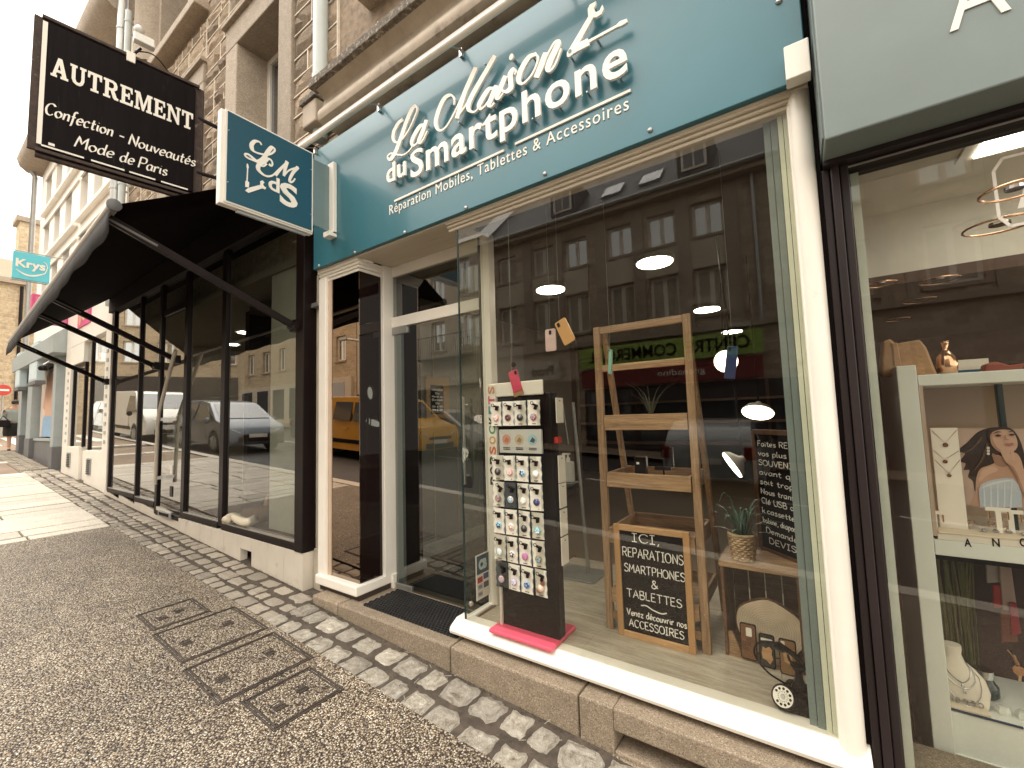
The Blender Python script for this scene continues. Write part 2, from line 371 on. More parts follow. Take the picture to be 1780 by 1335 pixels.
# ---------------------------------------------------------------- mesh builder
ORG = {}
def catmull(p, n=6, closed=False):
    p = [np.array(q, float) for q in p]
    if len(p) < 3: return p
    out = []
    m = len(p)
    rng = range(m) if closed else range(m - 1)
    for i in rng:
        a = p[(i - 1) % m] if (closed or i > 0) else 2 * p[0] - p[1]
        b, c = p[i], p[(i + 1) % m]
        d = p[(i + 2) % m] if (closed or i + 2 < m) else 2 * p[-1] - p[-2]
        for k in range(n):
            t = k / n
            out.append(0.5 * (2 * b + (c - a) * t + (2 * a - 5 * b + 4 * c - d) * t * t + (3 * b - a - 3 * c + d) * t ** 3))
    if not closed: out.append(p[-1])
    return out
X_, Y_, Z_ = Vector((1, 0, 0)), Vector((0, 1, 0)), Vector((0, 0, 1))
class MB:
    def __init__(s):
        s.v = []; s.f = []
    def add(s, vs, fs):
        o = len(s.v); s.v += [tuple(v) for v in vs]; s.f += [tuple(i + o for i in f) for f in fs]; return s
    def box(s, x0, y0, z0, x1, y1, z1):
        return s.add([(x0, y0, z0), (x1, y0, z0), (x1, y1, z0), (x0, y1, z0), (x0, y0, z1), (x1, y0, z1), (x1, y1, z1), (x0, y1, z1)],
                     [(0, 3, 2, 1), (4, 5, 6, 7), (0, 1, 5, 4), (1, 2, 6, 5), (2, 3, 7, 6), (3, 0, 4, 7)])
    def obox(s, c, U, V, N, hu, hv, hn):
        c = Vector(c); U = Vector(U); V = Vector(V); N = Vector(N)
        P = [c + U * (a * hu) + V * (b * hv) + N * (d * hn) for d in (-1, 1) for a, b in ((-1, -1), (1, -1), (1, 1), (-1, 1))]
        return s.add(P, [(0, 3, 2, 1), (4, 5, 6, 7), (0, 1, 5, 4), (1, 2, 6, 5), (2, 3, 7, 6), (3, 0, 4, 7)])
    def bar(s, a, b, w, h, up=Z_):
        a = Vector(a); b = Vector(b); U = (b - a).normalized(); N = U.cross(up)
        if N.length < 1e-4: N = U.cross(X_)
        N.normalize(); V = N.cross(U)
        return s.obox((a + b) / 2, U, V, N, (b - a).length / 2, h / 2, w / 2)
    def prism(s, poly, O, U, V, N, d0, d1):
        O = Vector(O); U = Vector(U); V = Vector(V); N = Vector(N); n = len(poly)
        vs = [O + U * p[0] + V * p[1] + N * d for d in (d0, d1) for p in poly]
        fs = [tuple(range(n - 1, -1, -1)), tuple(range(n, 2 * n))] + [(i, (i + 1) % n, n + (i + 1) % n, n + i) for i in range(n)]
        return s.add(vs, fs)
    def tube(s, pts, r, n=8, closed=False):
        pts = [Vector(p) for p in pts]; m = len(pts)
        rs = r if isinstance(r, (list, tuple)) else [r] * m
        o = len(s.v); prev = None
        for i, p in enumerate(pts):
            if closed: t = pts[(i + 1) % m] - pts[i - 1]
            else: t = pts[min(i + 1, m - 1)] - pts[max(i - 1, 0)]
            t.normalize()
            a = prev if prev is not None else (Z_ if abs(t.z) < 0.9 else X_)
            b = t.cross(a); b.normalize(); a = b.cross(t); prev = a
            for k in range(n):
                th = 2 * math.pi * k / n
                s.v.append(tuple(p + (a * math.cos(th) + b * math.sin(th)) * rs[i]))
        for i in range(m if closed else m - 1):
            j = (i + 1) % m
            for k in range(n):
                l = (k + 1) % n
                s.f.append((o + i * n + k, o + i * n + l, o + j * n + l, o + j * n + k))
        if not closed:
            s.f.append(tuple(o + k for k in range(n - 1, -1, -1))); s.f.append(tuple(o + (m - 1) * n + k for k in range(n)))
        return s
    def lathe(s, prof, O, axis=Z_, n=24, cap=True):
        O = Vector(O); A = Vector(axis).normalized(); B = A.orthogonal().normalized(); Cc = A.cross(B); o = len(s.v)
        for r, h in prof:
            for k in range(n):
                th = 2 * math.pi * k / n
                s.v.append(tuple(O + A * h + (B * math.cos(th) + Cc * math.sin(th)) * r))
        for i in range(len(prof) - 1):
            for k in range(n):
                l = (k + 1) % n
                s.f.append((o + i * n + k, o + i * n + l, o + (i + 1) * n + l, o + (i + 1) * n + k))
        if cap:
            s.f.append(tuple(o + k for k in range(n - 1, -1, -1))); s.f.append(tuple(o + (len(prof) - 1) * n + k for k in range(n)))
        return s
    def ribbon(s, pts, wf, O, U, V, N, d0, d1, rise=0.0004):
        O = Vector(O); U = Vector(U); V = Vector(V); N = Vector(N)
        m = len(pts)
        if m < 2: return s
        o = len(s.v)
        for i, p in enumerate(pts):
            t = np.array(pts[min(i + 1, m - 1)]) - np.array(pts[max(i - 1, 0)])
            L = math.hypot(*t) or 1e-9; t = t / L; nn = np.array([-t[1], t[0]])
            w = wf(i / (m - 1), t) / 2
            k = rise * i / m
            for q in (np.array(p) + nn * w, np.array(p) - nn * w):
                s.v.append(tuple(O + U * q[0] + V * q[1] + N * d0)); s.v.append(tuple(O + U * q[0] + V * q[1] + N * (d1 + k)))
        for i in range(m - 1):
            a = o + 4 * i; b = a + 4
            s.f += [(a + 1, b + 1, b + 3, a + 3), (a, a + 2, b + 2, b), (a, b, b + 1, a + 1), (a + 2, a + 3, b + 3, b + 2)]
        s.f += [(o, o + 1, o + 3, o + 2), (o + 4 * m - 4, o + 4 * m - 2, o + 4 * m - 1, o + 4 * m - 3)]
        return s
    def mesh(s, name, origin=(0, 0, 0)):
        me = bpy.data.meshes.new(name)
        o = Vector(origin)
        me.from_pydata([tuple(Vector(v) - o) for v in s.v], [], s.f)
        bm = bmesh.new(); bm.from_mesh(me)
        bmesh.ops.recalc_face_normals(bm, faces=bm.faces)
        bm.to_mesh(me); bm.free()
        return me
    def obj(s, name, material, parent=None, label=None, bevel=0.0, smooth=False, origin=None, kind=None):
        org = Vector(ORG[parent.name]) if parent else Vector(origin or (0, 0, 0))
        me = s.mesh(name, org)
        me.materials.append(MT[material] if isinstance(material, str) else material)
        o = bpy.data.objects.new(name, me); COL.objects.link(o)
        if parent: o.parent = parent; ORG[o.name] = tuple(org)
        else:
            o.location = org; ORG[o.name] = tuple(org)
        if smooth:
            me.shade_smooth() if smooth is True else me.set_sharp_from_angle(angle=R(smooth))
            if smooth is not True:
                for p in me.polygons: p.use_smooth = True
        if bevel:
            b = o.modifiers.new('bevel', 'BEVEL'); b.width = bevel; b.segments = 2; b.limit_method = 'ANGLE'; b.angle_limit = R(40)
        if label: o['label'] = label
        if kind: o['kind'] = kind
        return o
    def struct(s, name, material, **k):
        o = s.obj(name, material, **k); o['kind'] = k.get('kind') or 'structure'; return o
    def thing(s, name, material, label, cat, group=None, **k):
        if 'origin' not in k:
            a = np.array(s.v); c = a.mean(0); k['origin'] = (float(c[0]), float(c[1]), float(a[:, 2].min()))
        o = s.obj(name, material, label=label, **k); o['category'] = cat
        if group: o['group'] = group
        return o
def thing(name, label, cat, loc, group=None):
    o = bpy.data.objects.new(name, None); COL.objects.link(o)
    o.empty_display_size = 0.1
    o.location = loc; ORG[o.name] = tuple(loc)
    o['label'] = label; o['category'] = cat
    if group: o['group'] = group
    return o
def B(x0, y0, z0, x1, y1, z1): return MB().box(x0, y0, z0, x1, y1, z1)
def inst(me, name, parent, loc, scale=(1, 1, 1), rot=(0, 0, 0)):
    o = bpy.data.objects.new(name, me); COL.objects.link(o); o.parent = parent
    o.location = Vector(loc) - Vector(ORG[parent.name]); o.scale = scale; o.rotation_euler = rot
    return o
def circ(r, n=20, cx=0, cy=0, ry=None):
    return [(cx + r * math.cos(2 * math.pi * k / n), cy + (ry or r) * math.sin(2 * math.pi * k / n)) for k in range(n)]
def rrect(w, h, r, n=4):
    out = []
    for cx, cy, a0 in ((w / 2 - r, h / 2 - r, 0), (-w / 2 + r, h / 2 - r, 90), (-w / 2 + r, -h / 2 + r, 180), (w / 2 - r, -h / 2 + r, 270)):
        for k in range(n + 1):
            a = R(a0 + 90 * k / n); out.append((cx + r * math.cos(a), cy + r * math.sin(a)))
    return out

# ---------------------------------------------------------------- lettering
def text_mesh(body, fit, O, U, V, N, d0, d1, bold=0.0, res=3, space=1.0, shear=0.0, vmap=None):
    """fit = (width, height of a capital) ; returns MB in world space; baseline at O"""
    cu = bpy.data.curves.new('t', 'FONT'); cu.body = body; cu.resolution_u = res; cu.offset = bold; cu.space_character = space; cu.extrude = 0.01; cu.shear = shear
    ob = bpy.data.objects.new('t', cu); COL.objects.link(ob)
    bpy.context.view_layer.update()
    me = bpy.data.meshes.new_from_object(ob.evaluated_get(bpy.context.evaluated_depsgraph_get()))
    vs = [v.co.copy() for v in me.vertices]; fs = [tuple(p.vertices) for p in me.polygons]
    bpy.data.objects.remove(ob); bpy.data.meshes.remove(me); bpy.data.curves.remove(cu)
    x0 = min(v.x for v in vs); x1 = max(v.x for v in vs)
    sx = fit[0] / (x1 - x0); sy = fit[1] / 0.694 if len(fit) < 3 else fit[1] / fit[2]
    O = Vector(O); U = Vector(U); V = Vector(V); N = Vector(N)
    m = MB()
    if vmap:                                                # (descender, x-height, capital) heights
        for v in vs: v.y = (v.y / .242 * vmap[0] if v.y < 0 else v.y / .466 * vmap[1] if v.y < .466 else vmap[1] + (v.y - .466) / .234 * (vmap[2] - vmap[1]))
        sy = 1.0
    m.add([O + U * ((v.x - x0) * sx) + V * (v.y * sy) + N * (d0 if v.z < 0 else d1) for v in vs], fs)
    return m
def split_letters(m, U):
    """split a text MB into one MB per letter (islands that overlap along U belong together)"""
    n = len(m.v); par = list(range(n))
    def fd(a):
        while par[a] != a: par[a] = par[par[a]]; a = par[a]
        return a
    for f in m.f:
        for i in f[1:]:
            a, b = fd(f[0]), fd(i)
            if a != b: par[a] = b
    # text from a curve has unwelded front, side and back: weld by the position in the plane
    key = {}
    U = Vector(U)
    isl = {}
    for f in m.f:
        isl.setdefault(fd(f[0]), []).append(f)
    groups = []
    for k, fs in isl.items():
        us = [Vector(m.v[i]).dot(U) for f in fs for i in f]
        groups.append([min(us), max(us), fs])
    groups.sort(key=lambda g: g[0])
    out = []
    for g in groups:
        if out and g[0] < out[-1][1] - 0.25 * min(g[1] - g[0], out[-1][1] - out[-1][0]):
            out[-1][1] = max(out[-1][1], g[1]); out[-1][2] += g[2]
        else: out.append(g)
    res = []
    for g in out:
        idx = sorted({i for f in g[2] for i in f}); mp = {i: k for k, i in enumerate(idx)}
        q = MB(); q.v = [m.v[i] for i in idx]; q.f = [tuple(mp[i] for i in f) for f in g[2]]
        res.append(q)
    return res
GL = {  # single-stroke hand: capital height 100, x-height 55; 's' smooth stroke, 'l' straight stroke
'A': (62, 'l0,0 31,100 62,0;l12,36 50,36'), 'B': (55, 'l4,0 4,100;s4,100 40,98 46,76 36,54 4,52;s4,52 46,50 54,26 42,3 4,0'),
'C': (58, 's58,84 40,99 14,90 2,52 14,10 38,0 58,16'), 'D': (62, 'l4,0 4,100;s4,100 40,96 62,50 42,5 4,0'), 'E': (50, 'l48,100 4,100 4,0 50,0;l4,52 40,52'),
'F': (48, 'l48,100 4,100 4,0;l4,52 38,52'), 'G': (64, 's60,84 40,99 14,90 2,52 14,10 38,0 60,14 62,45;l62,45 38,45'), 'H': (60, 'l4,0 4,100;l58,0 58,100;l4,52 58,52'),
'I': (34, 'l0,100 34,100;l17,100 17,0;l0,0 34,0'), 'K': (56, 'l4,0 4,100;l52,100 4,46;l18,58 56,0'), 'L': (48, 'l4,100 4,0 48,0'), 'M': (74, 'l2,0 10,100 37,34 64,100 72,0'),
'N': (62, 'l4,0 4,100 58,0 58,100'), 'O': (68, 's34,100 8,84 0,50 10,12 34,0 60,14 68,50 58,86 34,100'), 'P': (54, 'l4,0 4,100;s4,100 44,98 54,74 42,50 4,46'),
'Q': (68, 's34,100 8,84 0,50 10,12 34,0 60,14 68,50 58,86 34,100;l44,24 68,-6'), 'R': (58, 'l4,0 4,100;s4,100 44,98 54,76 42,52 4,50;l26,50 58,0'),
'S': (52, 's50,86 30,100 6,88 8,64 40,46 52,24 34,2 12,2 0,16'), 'T': (62, 'l0,100 62,100;l31,100 31,0'), 'U': (60, 's4,100 4,36 16,4 36,0 54,12 58,50 58,100'),
'V': (60, 'l0,100 30,0 60,100'), 'X': (56, 'l0,100 56,0;l56,100 0,0'), 'Y': (58, 'l0,100 29,50 58,100;l29,50 29,0'), 'Z': (54, 'l0,100 54,100 0,0 54,0'),
'a': (44, 's40,48 22,56 4,42 2,16 16,0 32,10 40,34 41,55;s41,55 39,20 44,2'), 'b': (42, 's4,100 4,50 4,4;s4,30 14,52 32,54 42,30 32,4 14,0 4,12'), 'c': (38, 's38,46 22,56 4,42 2,18 14,0 38,8'),
'd': (46, 's40,44 22,56 4,42 2,16 16,0 34,10 40,34;s42,100 40,50 41,14 46,2'), 'e': (40, 's4,28 38,32 34,52 18,56 4,42 2,18 14,0 38,8'), 'f': (32, 's34,92 22,100 14,84 14,40 12,-20 4,-30;l0,50 30,52'),
'g': (44, 's40,48 22,56 4,42 4,18 20,4 36,18 41,55;s41,55 40,0 34,-26 16,-34 2,-22'), 'h': (42, 's4,100 4,50 4,0;s4,30 16,52 32,54 38,40 39,0'), 'i': (14, 's6,55 6,20 12,2;s6,76 7,77 8,78'),
'j': (16, 's10,55 10,0 6,-28 -6,-30;s9,76 10,77 11,78'), 'k': (40, 's4,100 4,50 4,0;l36,54 6,24;l14,32 40,0'), 'l': (16, 's6,100 4,50 5,12 14,1'), 'm': (66, 's4,55 5,30 4,0;s4,32 16,53 28,52 32,36 32,0;s32,32 44,53 56,52 61,36 62,0'),
'n': (42, 's4,55 5,30 4,0;s4,32 16,52 32,54 38,40 39,0'), 'o': (44, 's22,56 4,44 2,20 20,0 40,14 42,38 22,56'), 'p': (42, 's4,55 4,10 4,-36;s4,32 14,54 32,54 42,30 32,4 14,0 4,12'), 'q': (44, 's40,48 22,56 4,42 2,16 16,0 32,10 40,34;s41,55 40,0 41,-36'),
'r': (32, 's4,55 5,30 4,0;s4,30 14,50 24,56 34,48'), 's': (36, 's34,46 20,56 6,48 8,34 28,24 34,10 20,0 2,6'), 't': (32, 's14,84 13,40 14,10 22,1 32,8;l0,54 32,55'), 'u': (44, 's4,55 4,20 12,2 26,2 38,20 40,55;s40,55 40,20 44,2'),
'v': (40, 'l0,55 20,0 40,55'), 'x': (40, 'l0,55 40,0;l40,55 0,0'), 'y': (42, 'l0,55 22,4;s42,55 26,10 12,-26 0,-34'), 'z': (40, 'l2,54 38,54 2,0 40,0'),
'0': (50, 's25,100 4,76 2,30 24,0 46,26 48,74 25,100'), '1': (26, 'l2,80 20,100 20,0'), '2': (48, 's2,78 22,100 44,84 38,54 2,0;l2,0 48,0'), '4': (50, 'l36,0 36,100 0,30 50,30'), '9': (48, 's44,84 24,100 4,80 8,56 30,50 44,70 46,100;s46,84 42,30 20,0'),
'&': (66, 's64,8 44,30 16,74 22,98 40,92 38,70 8,40 4,14 22,0 46,14 60,44'), ',': (16, 's8,8 8,-4 2,-18'), '.': (14, 's5,4 6,2 7,1'), '-': (30, 'l2,34 28,34'), "'": (12, 'l8,100 4,78'), '!': (14, 'l7,100 7,30;s6,6 7,4 8,2'),
}
ACC = {'é': ('e', 'l16,68 30,88'), 'à': ('a', 'l14,88 28,68')}
def strokes(body, track=14.0):
    """list of polylines in units of capital height 100, and the total width"""
    x = 0.0; out = []
    for ch in body:
        if ch == ' ': x += 40; continue
        extra = None
        if ch in ACC: base, extra = ACC[ch]
        else: base = ch
        w, d = GL[base]
        for st in d.split(';') + ([extra] if extra else []):
            pts = [tuple(map(float, q.split(','))) for q in st[1:].split()]
            pts = catmull(pts, 6) if st[0] == 's' else [np.array(p) for a, b in zip(pts, pts[1:]) for p in [np.array(a), (np.array(a) * 2 + np.array(b)) / 3, (np.array(a) + 2 * np.array(b)) / 3]] + [np.array(pts[-1])]
            out.append([(p[0] + x, p[1]) for p in pts])
        x += w + track
    return out, x - track
def hand(body, width, cap, O, U, V, N, pen, d=0.0015, nib=None, shear=0.0, jit=0.0, track=14.0, mb=None, center=False):
    st, w = strokes(body, track)
    sx = width / w if width else cap / 100
    if center: O = Vector(O) - Vector(U) * (w * sx / 2)
    sy = cap / 100
    m = mb or MB()
    for i, s in enumerate(st):
        jx, jy = random.uniform(-jit, jit) * cap, random.uniform(-jit, jit) * cap
        pts = [((p[0] + shear * p[1]) * sx + jx, p[1] * sy + jy) for p in s]
        if nib is None: wf = lambda t, q: pen * (0.85 + 0.25 * math.sin(9 * t + i))
        else:
            ang = R(nib)
            wf = lambda t, q: pen * (0.30 + 0.70 * abs(math.sin(math.atan2(q[1], q[0]) - ang)))
        m.ribbon(pts, wf, O, U, V, N, d * 0.2, d + 0.00013 * (i % 7))
    return m

# ================================================================ GROUND
def sheet(x0, x1, y0, y1, off, nx=1):
    m = MB(); xs = [x0 + (x1 - x0) * i / nx for i in range(nx + 1)]
    for a, b in zip(xs, xs[1:]):
        m.add([(a, y0, G(a) + off), (b, y0, G(b) + off), (b, y1, G(b) + off), (a, y1, G(a) + off)], [(0, 1, 2, 3)])
    return m
KERB = -0.75
sheet(-90, 40, -60, 60, -0.30).struct('ground', 'asphalt')
sheet(-90, 40, -8.8, KERB, -0.13).struct('road', 'asphalt')
sheet(-7.12, 6, KERB, 1.60, 0.0, 1).struct('pavement', 'aggr')
sheet(-90, -7.12, KERB, 2.6, -0.035).struct('paving_bed', 'dirt')
sheet(-13.0, 8, 1.55, 2.5, -0.017).struct('cobble_bed', 'dirt')
pv2 = sheet(-60, 30, -11, -8.8, 0.0).struct('far_pavement', 'brownpave')
kerb = sheet(-60, 12, KERB - 0.22, KERB, 0.004)
for k in range(44):                                        # kerb stones are solid blocks
    a = -36 + k * 1.0
    kerb.add([(a, KERB - .22, G(a) - .14), (a + .99, KERB - .22, G(a + .99) - .14), (a + .99, KERB - .22, G(a + .99) + .003), (a, KERB - .22, G(a) + .003)], [(0, 1, 2, 3)])
kerb.struct('kerb', 'slab')
ml = MB()
for k in range(14):
    a = -34 + k * 2.7
    ml.add([(a, -5.05, G(a) - .126), (a + 1.5, -5.05, G(a + 1.5) - .126), (a + 1.5, -4.93, G(a + 1.5) - .126), (a, -4.93, G(a) - .126)], [(0, 1, 2, 3)])
ml.struct('road_marking', 'roadpaint')
cw = MB()
for k in range(6):
    y = -0.2 + k * 0.62
    cw.add([(-24.4, y, G(-24.4) - .02), (-20.6, y, G(-20.6) - .02), (-20.6, y + .34, G(-20.6) - .02), (-24.4, y + .34, G(-24.4) - .02)], [(0, 1, 2, 3)])
cw.struct('crossing_marking', 'roadpaint')
sheet(-60, -18.9, -0.75, 4.5, -0.028).struct('side_street', 'brownpave')

# ---- setts along the shop fronts
def sett_mesh(i):
    rng = random.Random(100 + i); nx, ny = 5, 4; vs = []; fs = []
    rs = rng.uniform(-.06, .06)
    top = {}
    for j in range(ny + 1):
        for k in range(nx + 1):
            u = k / nx - .5; v = j / ny - .5
            edge = max(abs(u), abs(v)) * 2
            h = 1.0 - rng.uniform(0, .34) - (.62 if edge > .99 else 0)
            sq = 1 - .10 * (abs(u) * 2) ** 4 * (abs(v) * 2) ** 4
            vs.append(((u + rs * v + rng.uniform(-.028, .028)) * sq, (v + rng.uniform(-.028, .028)) * sq, h))
    for j in range(ny):
        for k in range(nx):
            a = j * (nx + 1) + k; fs.append((a, a + 1, a + nx + 2, a + nx + 1))
    ring = [k for k in range(nx + 1)] + [j * (nx + 1) + nx for j in range(1, ny + 1)] + [ny * (nx + 1) + k for k in range(nx - 1, -1, -1)] + [j * (nx + 1) for j in range(ny - 1, 0, -1)]
    b0 = len(vs)
    for r in ring: vs.append((vs[r][0] * 1.04, vs[r][1] * 1.04, -1.0))
    n = len(ring)
    for i2 in range(n): fs.append((ring[i2], b0 + i2, b0 + (i2 + 1) % n, ring[(i2 + 1) % n]))
    m = MB().add(vs, fs); me = m.mesh('cobble'); me.materials.append(MT['cobble'])
    me.set_sharp_from_angle(angle=R(35))
    for p in me.polygons: p.use_smooth = True
    return me
SETT = [sett_mesh(i) for i in range(14)]
SETT2 = []
for i in range(8):
    me = SETT[i].copy(); me.materials.clear(); me.materials.append(MT['cobble2']); SETT2.append(me)
cs = sheet(-20, 6, 1.555, 1.57, -0.02).struct('cobble_strip', 'dirt')
def lay(x0, x1, rows, wmin, wmax, gap, hz, lib, pitch=True):
    n = 0
    for (ya, yb) in rows:
        x = x0 + random.uniform(0, .1)
        while x < x1:
            w = random.uniform(wmin, wmax)
            yc = (ya + yb) / 2 + random.uniform(-.008, .008); d = (yb - ya) * random.uniform(.97, 1.04)
            o = inst(random.choice(lib), 'cobble', cs, (x + w / 2, yc, G(x + w / 2) - 0.026 + random.uniform(-.004, .004)), (w - gap, d, hz * .8), (random.uniform(-.03, .03), R(3.3) + random.uniform(-.03, .03), random.uniform(-.05, .05)))
            x += w; n += 1
    return n
lay(-3.40, 0.9, [(1.565, 1.745), (1.765, 1.945)], .15, .235, .011, .032, SETT)
lay(-9.6, -3.45, [(1.60, 1.735), (1.74, 1.87), (1.875, 2.02)], .13, .25, .014, .026, SETT2)
lay(-9.6, -7.2, [(1.66, 1.70)], .2, .3, .014, .024, SETT2)
lay(-13.6, -9.6, [(1.60, 1.73), (1.735, 1.87), (1.875, 2.06)], .2, .32, .016, .024, SETT2)
rest = MB()
x = -19.0
while x < -13.6:
    for ya in (1.58, 1.72, 1.86):
        w = random.uniform(.15, .22); rest.box(x, ya, G(x) - .08, x + w, ya + .125, G(x) + random.uniform(-.008, .004))
    x += .235
o = rest.obj('distant_cobbles', 'cobble2', parent=cs, kind='stuff')

# ---- long pale slabs across the pavement further up
ps = sheet(-13.0, -7.12, -0.75, 1.62, -0.03).struct('paving_slabs', 'dirt')
slab_me = {}
def slab(x0, x1, y0, y1, m='slab', nm='paving_slab'):
    b = MB(); dz = random.uniform(-.004, .004)
    v = [(x0, y0, G(x0) + dz), (x1, y0, G(x1) + dz), (x1, y1, G(x1) + dz), (x0, y1, G(x0) + dz)]
    b.add([(p[0], p[1], p[2] - .05) for p in v] + v, [(0, 3, 2, 1), (4, 5, 6, 7), (0, 1, 5, 4), (1, 2, 6, 5), (2, 3, 7, 6), (3, 0, 4, 7)])
    b.obj(nm, m, parent=ps, bevel=.006)
x = -7.14; first = True
while x > -13.0:
    w = .20 if first else random.uniform(.30, .42)
    y = 1.60
    while y > KERB:
        L = random.uniform(.62, 1.15); y2 = max(KERB, y - L)
        if y2 - KERB < .2: y2 = KERB
        slab(x - w + .012, x - .012, y2 + .01, y - .01)
        y = y2
    x -= w; first = False
sheet(-17.6, -13.0, KERB, 1.60, -0.022).struct('brown_path', 'brownpave')
for a in (-15.3, -18.2):
    y = 1.60
    while y > KERB:
        y2 = max(KERB, y - random.uniform(.6, 1.1)); slab(a - .35, a, y2 + .012, y - .012); y = y2

# ---- four pebble-filled inspection covers in one run
def cover(x0, x1, y0, y1, label):
    t = thing('manhole_cover', label, 'manhole cover', (x0, y0, G(x0)), 'inspection covers set in the pebble pavement')
    e = .010; m = MB()
    def rim(xa, xb, ya, yb, h=.006):
        m.add([(xa, ya, G(xa) - .02), (xb, ya, G(xb) - .02), (xb, yb, G(xb) - .02), (xa, yb, G(xa) - .02), (xa, ya, G(xa) + h), (xb, ya, G(xb) + h), (xb, yb, G(xb) + h), (xa, yb, G(xa) + h)],
              [(0, 3, 2, 1), (4, 5, 6, 7), (0, 1, 5, 4), (1, 2, 6, 5), (2, 3, 7, 6), (3, 0, 4, 7)])
    for k, (g, h) in enumerate(((0, .006), (.017, .0045))):
        rim(x0 + g, x1 - g, y0 + g, y0 + g + e, h); rim(x0 + g, x1 - g, y1 - g - e, y1 - g, h)
        rim(x0 + g, x0 + g + e, y0 + g + e, y1 - g - e, h); rim(x1 - g - e, x1 - g, y0 + g + e, y1 - g - e, h)
    m.obj('rim', 'iron', parent=t, bevel=.002)
    g = .029
    f = MB().add([(a, b, G(a) + .0035) for a, b in ((x0 + g, y0 + g), (x1 - g, y0 + g), (x1 - g, y1 - g), (x0 + g, y1 - g))], [(0, 1, 2, 3)])
    f.obj('pebble_infill', 'aggr', parent=t)
    for ky in (y0 + .10, y1 - .14):
        xc = x0 + (x1 - x0) * (.55 if ky < (y0 + y1) / 2 else .45)
        k = MB(); z = G(xc)
        k.add([(xc - .03, ky - .022, z + .005), (xc + .03, ky - .022, z + .003), (xc + .03, ky + .022, z + .003), (xc - .03, ky + .022, z + .005)], [(0, 1, 2, 3)])
        k.box(xc - .035, ky - .028, z - .02, xc - .028, ky + .028, z + .008).box(xc + .028, ky - .028, z - .02, xc + .035, ky + .028, z + .006)
        k.box(xc - .028, ky - .028, z - .02, xc + .028, ky - .021, z + .007).box(xc - .028, ky + .021, z - .02, xc + .028, ky + .028, z + .007)
        k.box(xc - .006, ky - .02, z - .02, xc + .006, ky + .02, z + .0075)
        k.obj('lifting_key_box', 'iron', parent=t)
cover(-4.125, -3.77, 1.075, 1.425, 'small pebble filled manhole cover at the far upper end of the run of four')
cover(-3.715, -3.19, 1.055, 1.560, 'wide pebble filled manhole cover second down from the far end of the run')
cover(-3.110, -2.62, 1.035, 1.555, 'wide pebble filled manhole cover third down, with moss by its lower key box')
cover(-2.553, -2.21, 1.110, 1.490, 'small pebble filled manhole cover nearest the setts and the camera')

# ================================================================ LIGHT GRANITE STEP UNDER THE SHOP
st = thing('granite_plinth', 'worn granite plinth of long blocks under the blue shop front', 'plinth', (-1.2, 2.1, .1))
def gblock(x0, x1, y0=1.965, y1=2.42, zt=.236):
    m = B(x0, y0, G(x0) - .15, x1, y1, zt); m.obj('granite_block', 'step', parent=st, bevel=.012)
gblock(.908, 2.2); gblock(2.208, 3.5); gblock(-3.34, -3.008); gblock(-3.0, -1.868); gblock(-1.86, -1.022)
vb = MB(); zs0, zs1 = .085, .135                              # block with the long air slot
vb.box(-1.014, 1.965, -.15, -.84, 2.42, .236); vb.box(-.84, 1.965, zs1, .9, 2.42, .236); vb.box(-.84, 1.965, -.15, .9, 2.42, zs0 - .035); vb.box(.62, 1.965, zs0 - .035, .9, 2.42, zs1)
vb.box(-.84, 2.10, zs0 - .035, .62, 2.42, zs1)
vb.obj('granite_block', 'step', parent=st, bevel=.008, label='granite block with a long air slot')
B(-.86, 1.95, -.2, .9, 2.0, .03).obj('lower_course', 'step', parent=st, bevel=.01)

# ================================================================ STONE BUILDING ABOVE THE SHOPS
WALL = 2.22
bd = thing('stone_building', 'tall granite rubble building with dressed window surrounds above the shops', 'building', (-3, 2.3, 4.0))
XL, XR = -9.62, 6.0
win = [(-5.67, -5.37, -4.38, -4.12, 4.25, 6.2, 6.56), (-7.95, -7.62, -6.63, -6.35, 4.25, 6.2, 6.52),
       (-5.75, -5.40, -4.30, -4.05, 7.36, 9.3, 9.7), (-8.25, -8.12, -6.65, -6.35, 7.36, 9.3, 9.7), (-2.9, -2.6, -1.5, -1.2, 5.3, 7.4, 7.75)]
# backing wall with window openings cut by building it from strips
def wall_strips(x0, x1, z0, z1, y0, y1, holes):
    m = MB(); xs = sorted({x0, x1} | {h[0] for h in holes} | {h[1] for h in holes}); xs = [x for x in xs if x0 <= x <= x1]
    for a, b in zip(xs, xs[1:]):
        c = (a + b) / 2; hh = sorted((h[2], h[3]) for h in holes if h[0] < c < h[1]); z = z0
        for p, q in hh:
            if p > z: m.box(a, y0, z, b, y1, p)
            z = max(z, q)
        if z < z1: m.box(a, y0, z, b, y1, z1)
    return m
holes = [(w[1], w[2], w[4], w[5]) for w in win]
wall_strips(XL, XR, 3.2, 10.4, WALL, WALL + .35, holes).obj('wall', 'mortarbed', parent=bd)
B(XL, WALL + .36, -1, XR, WALL + .40, 3.2)
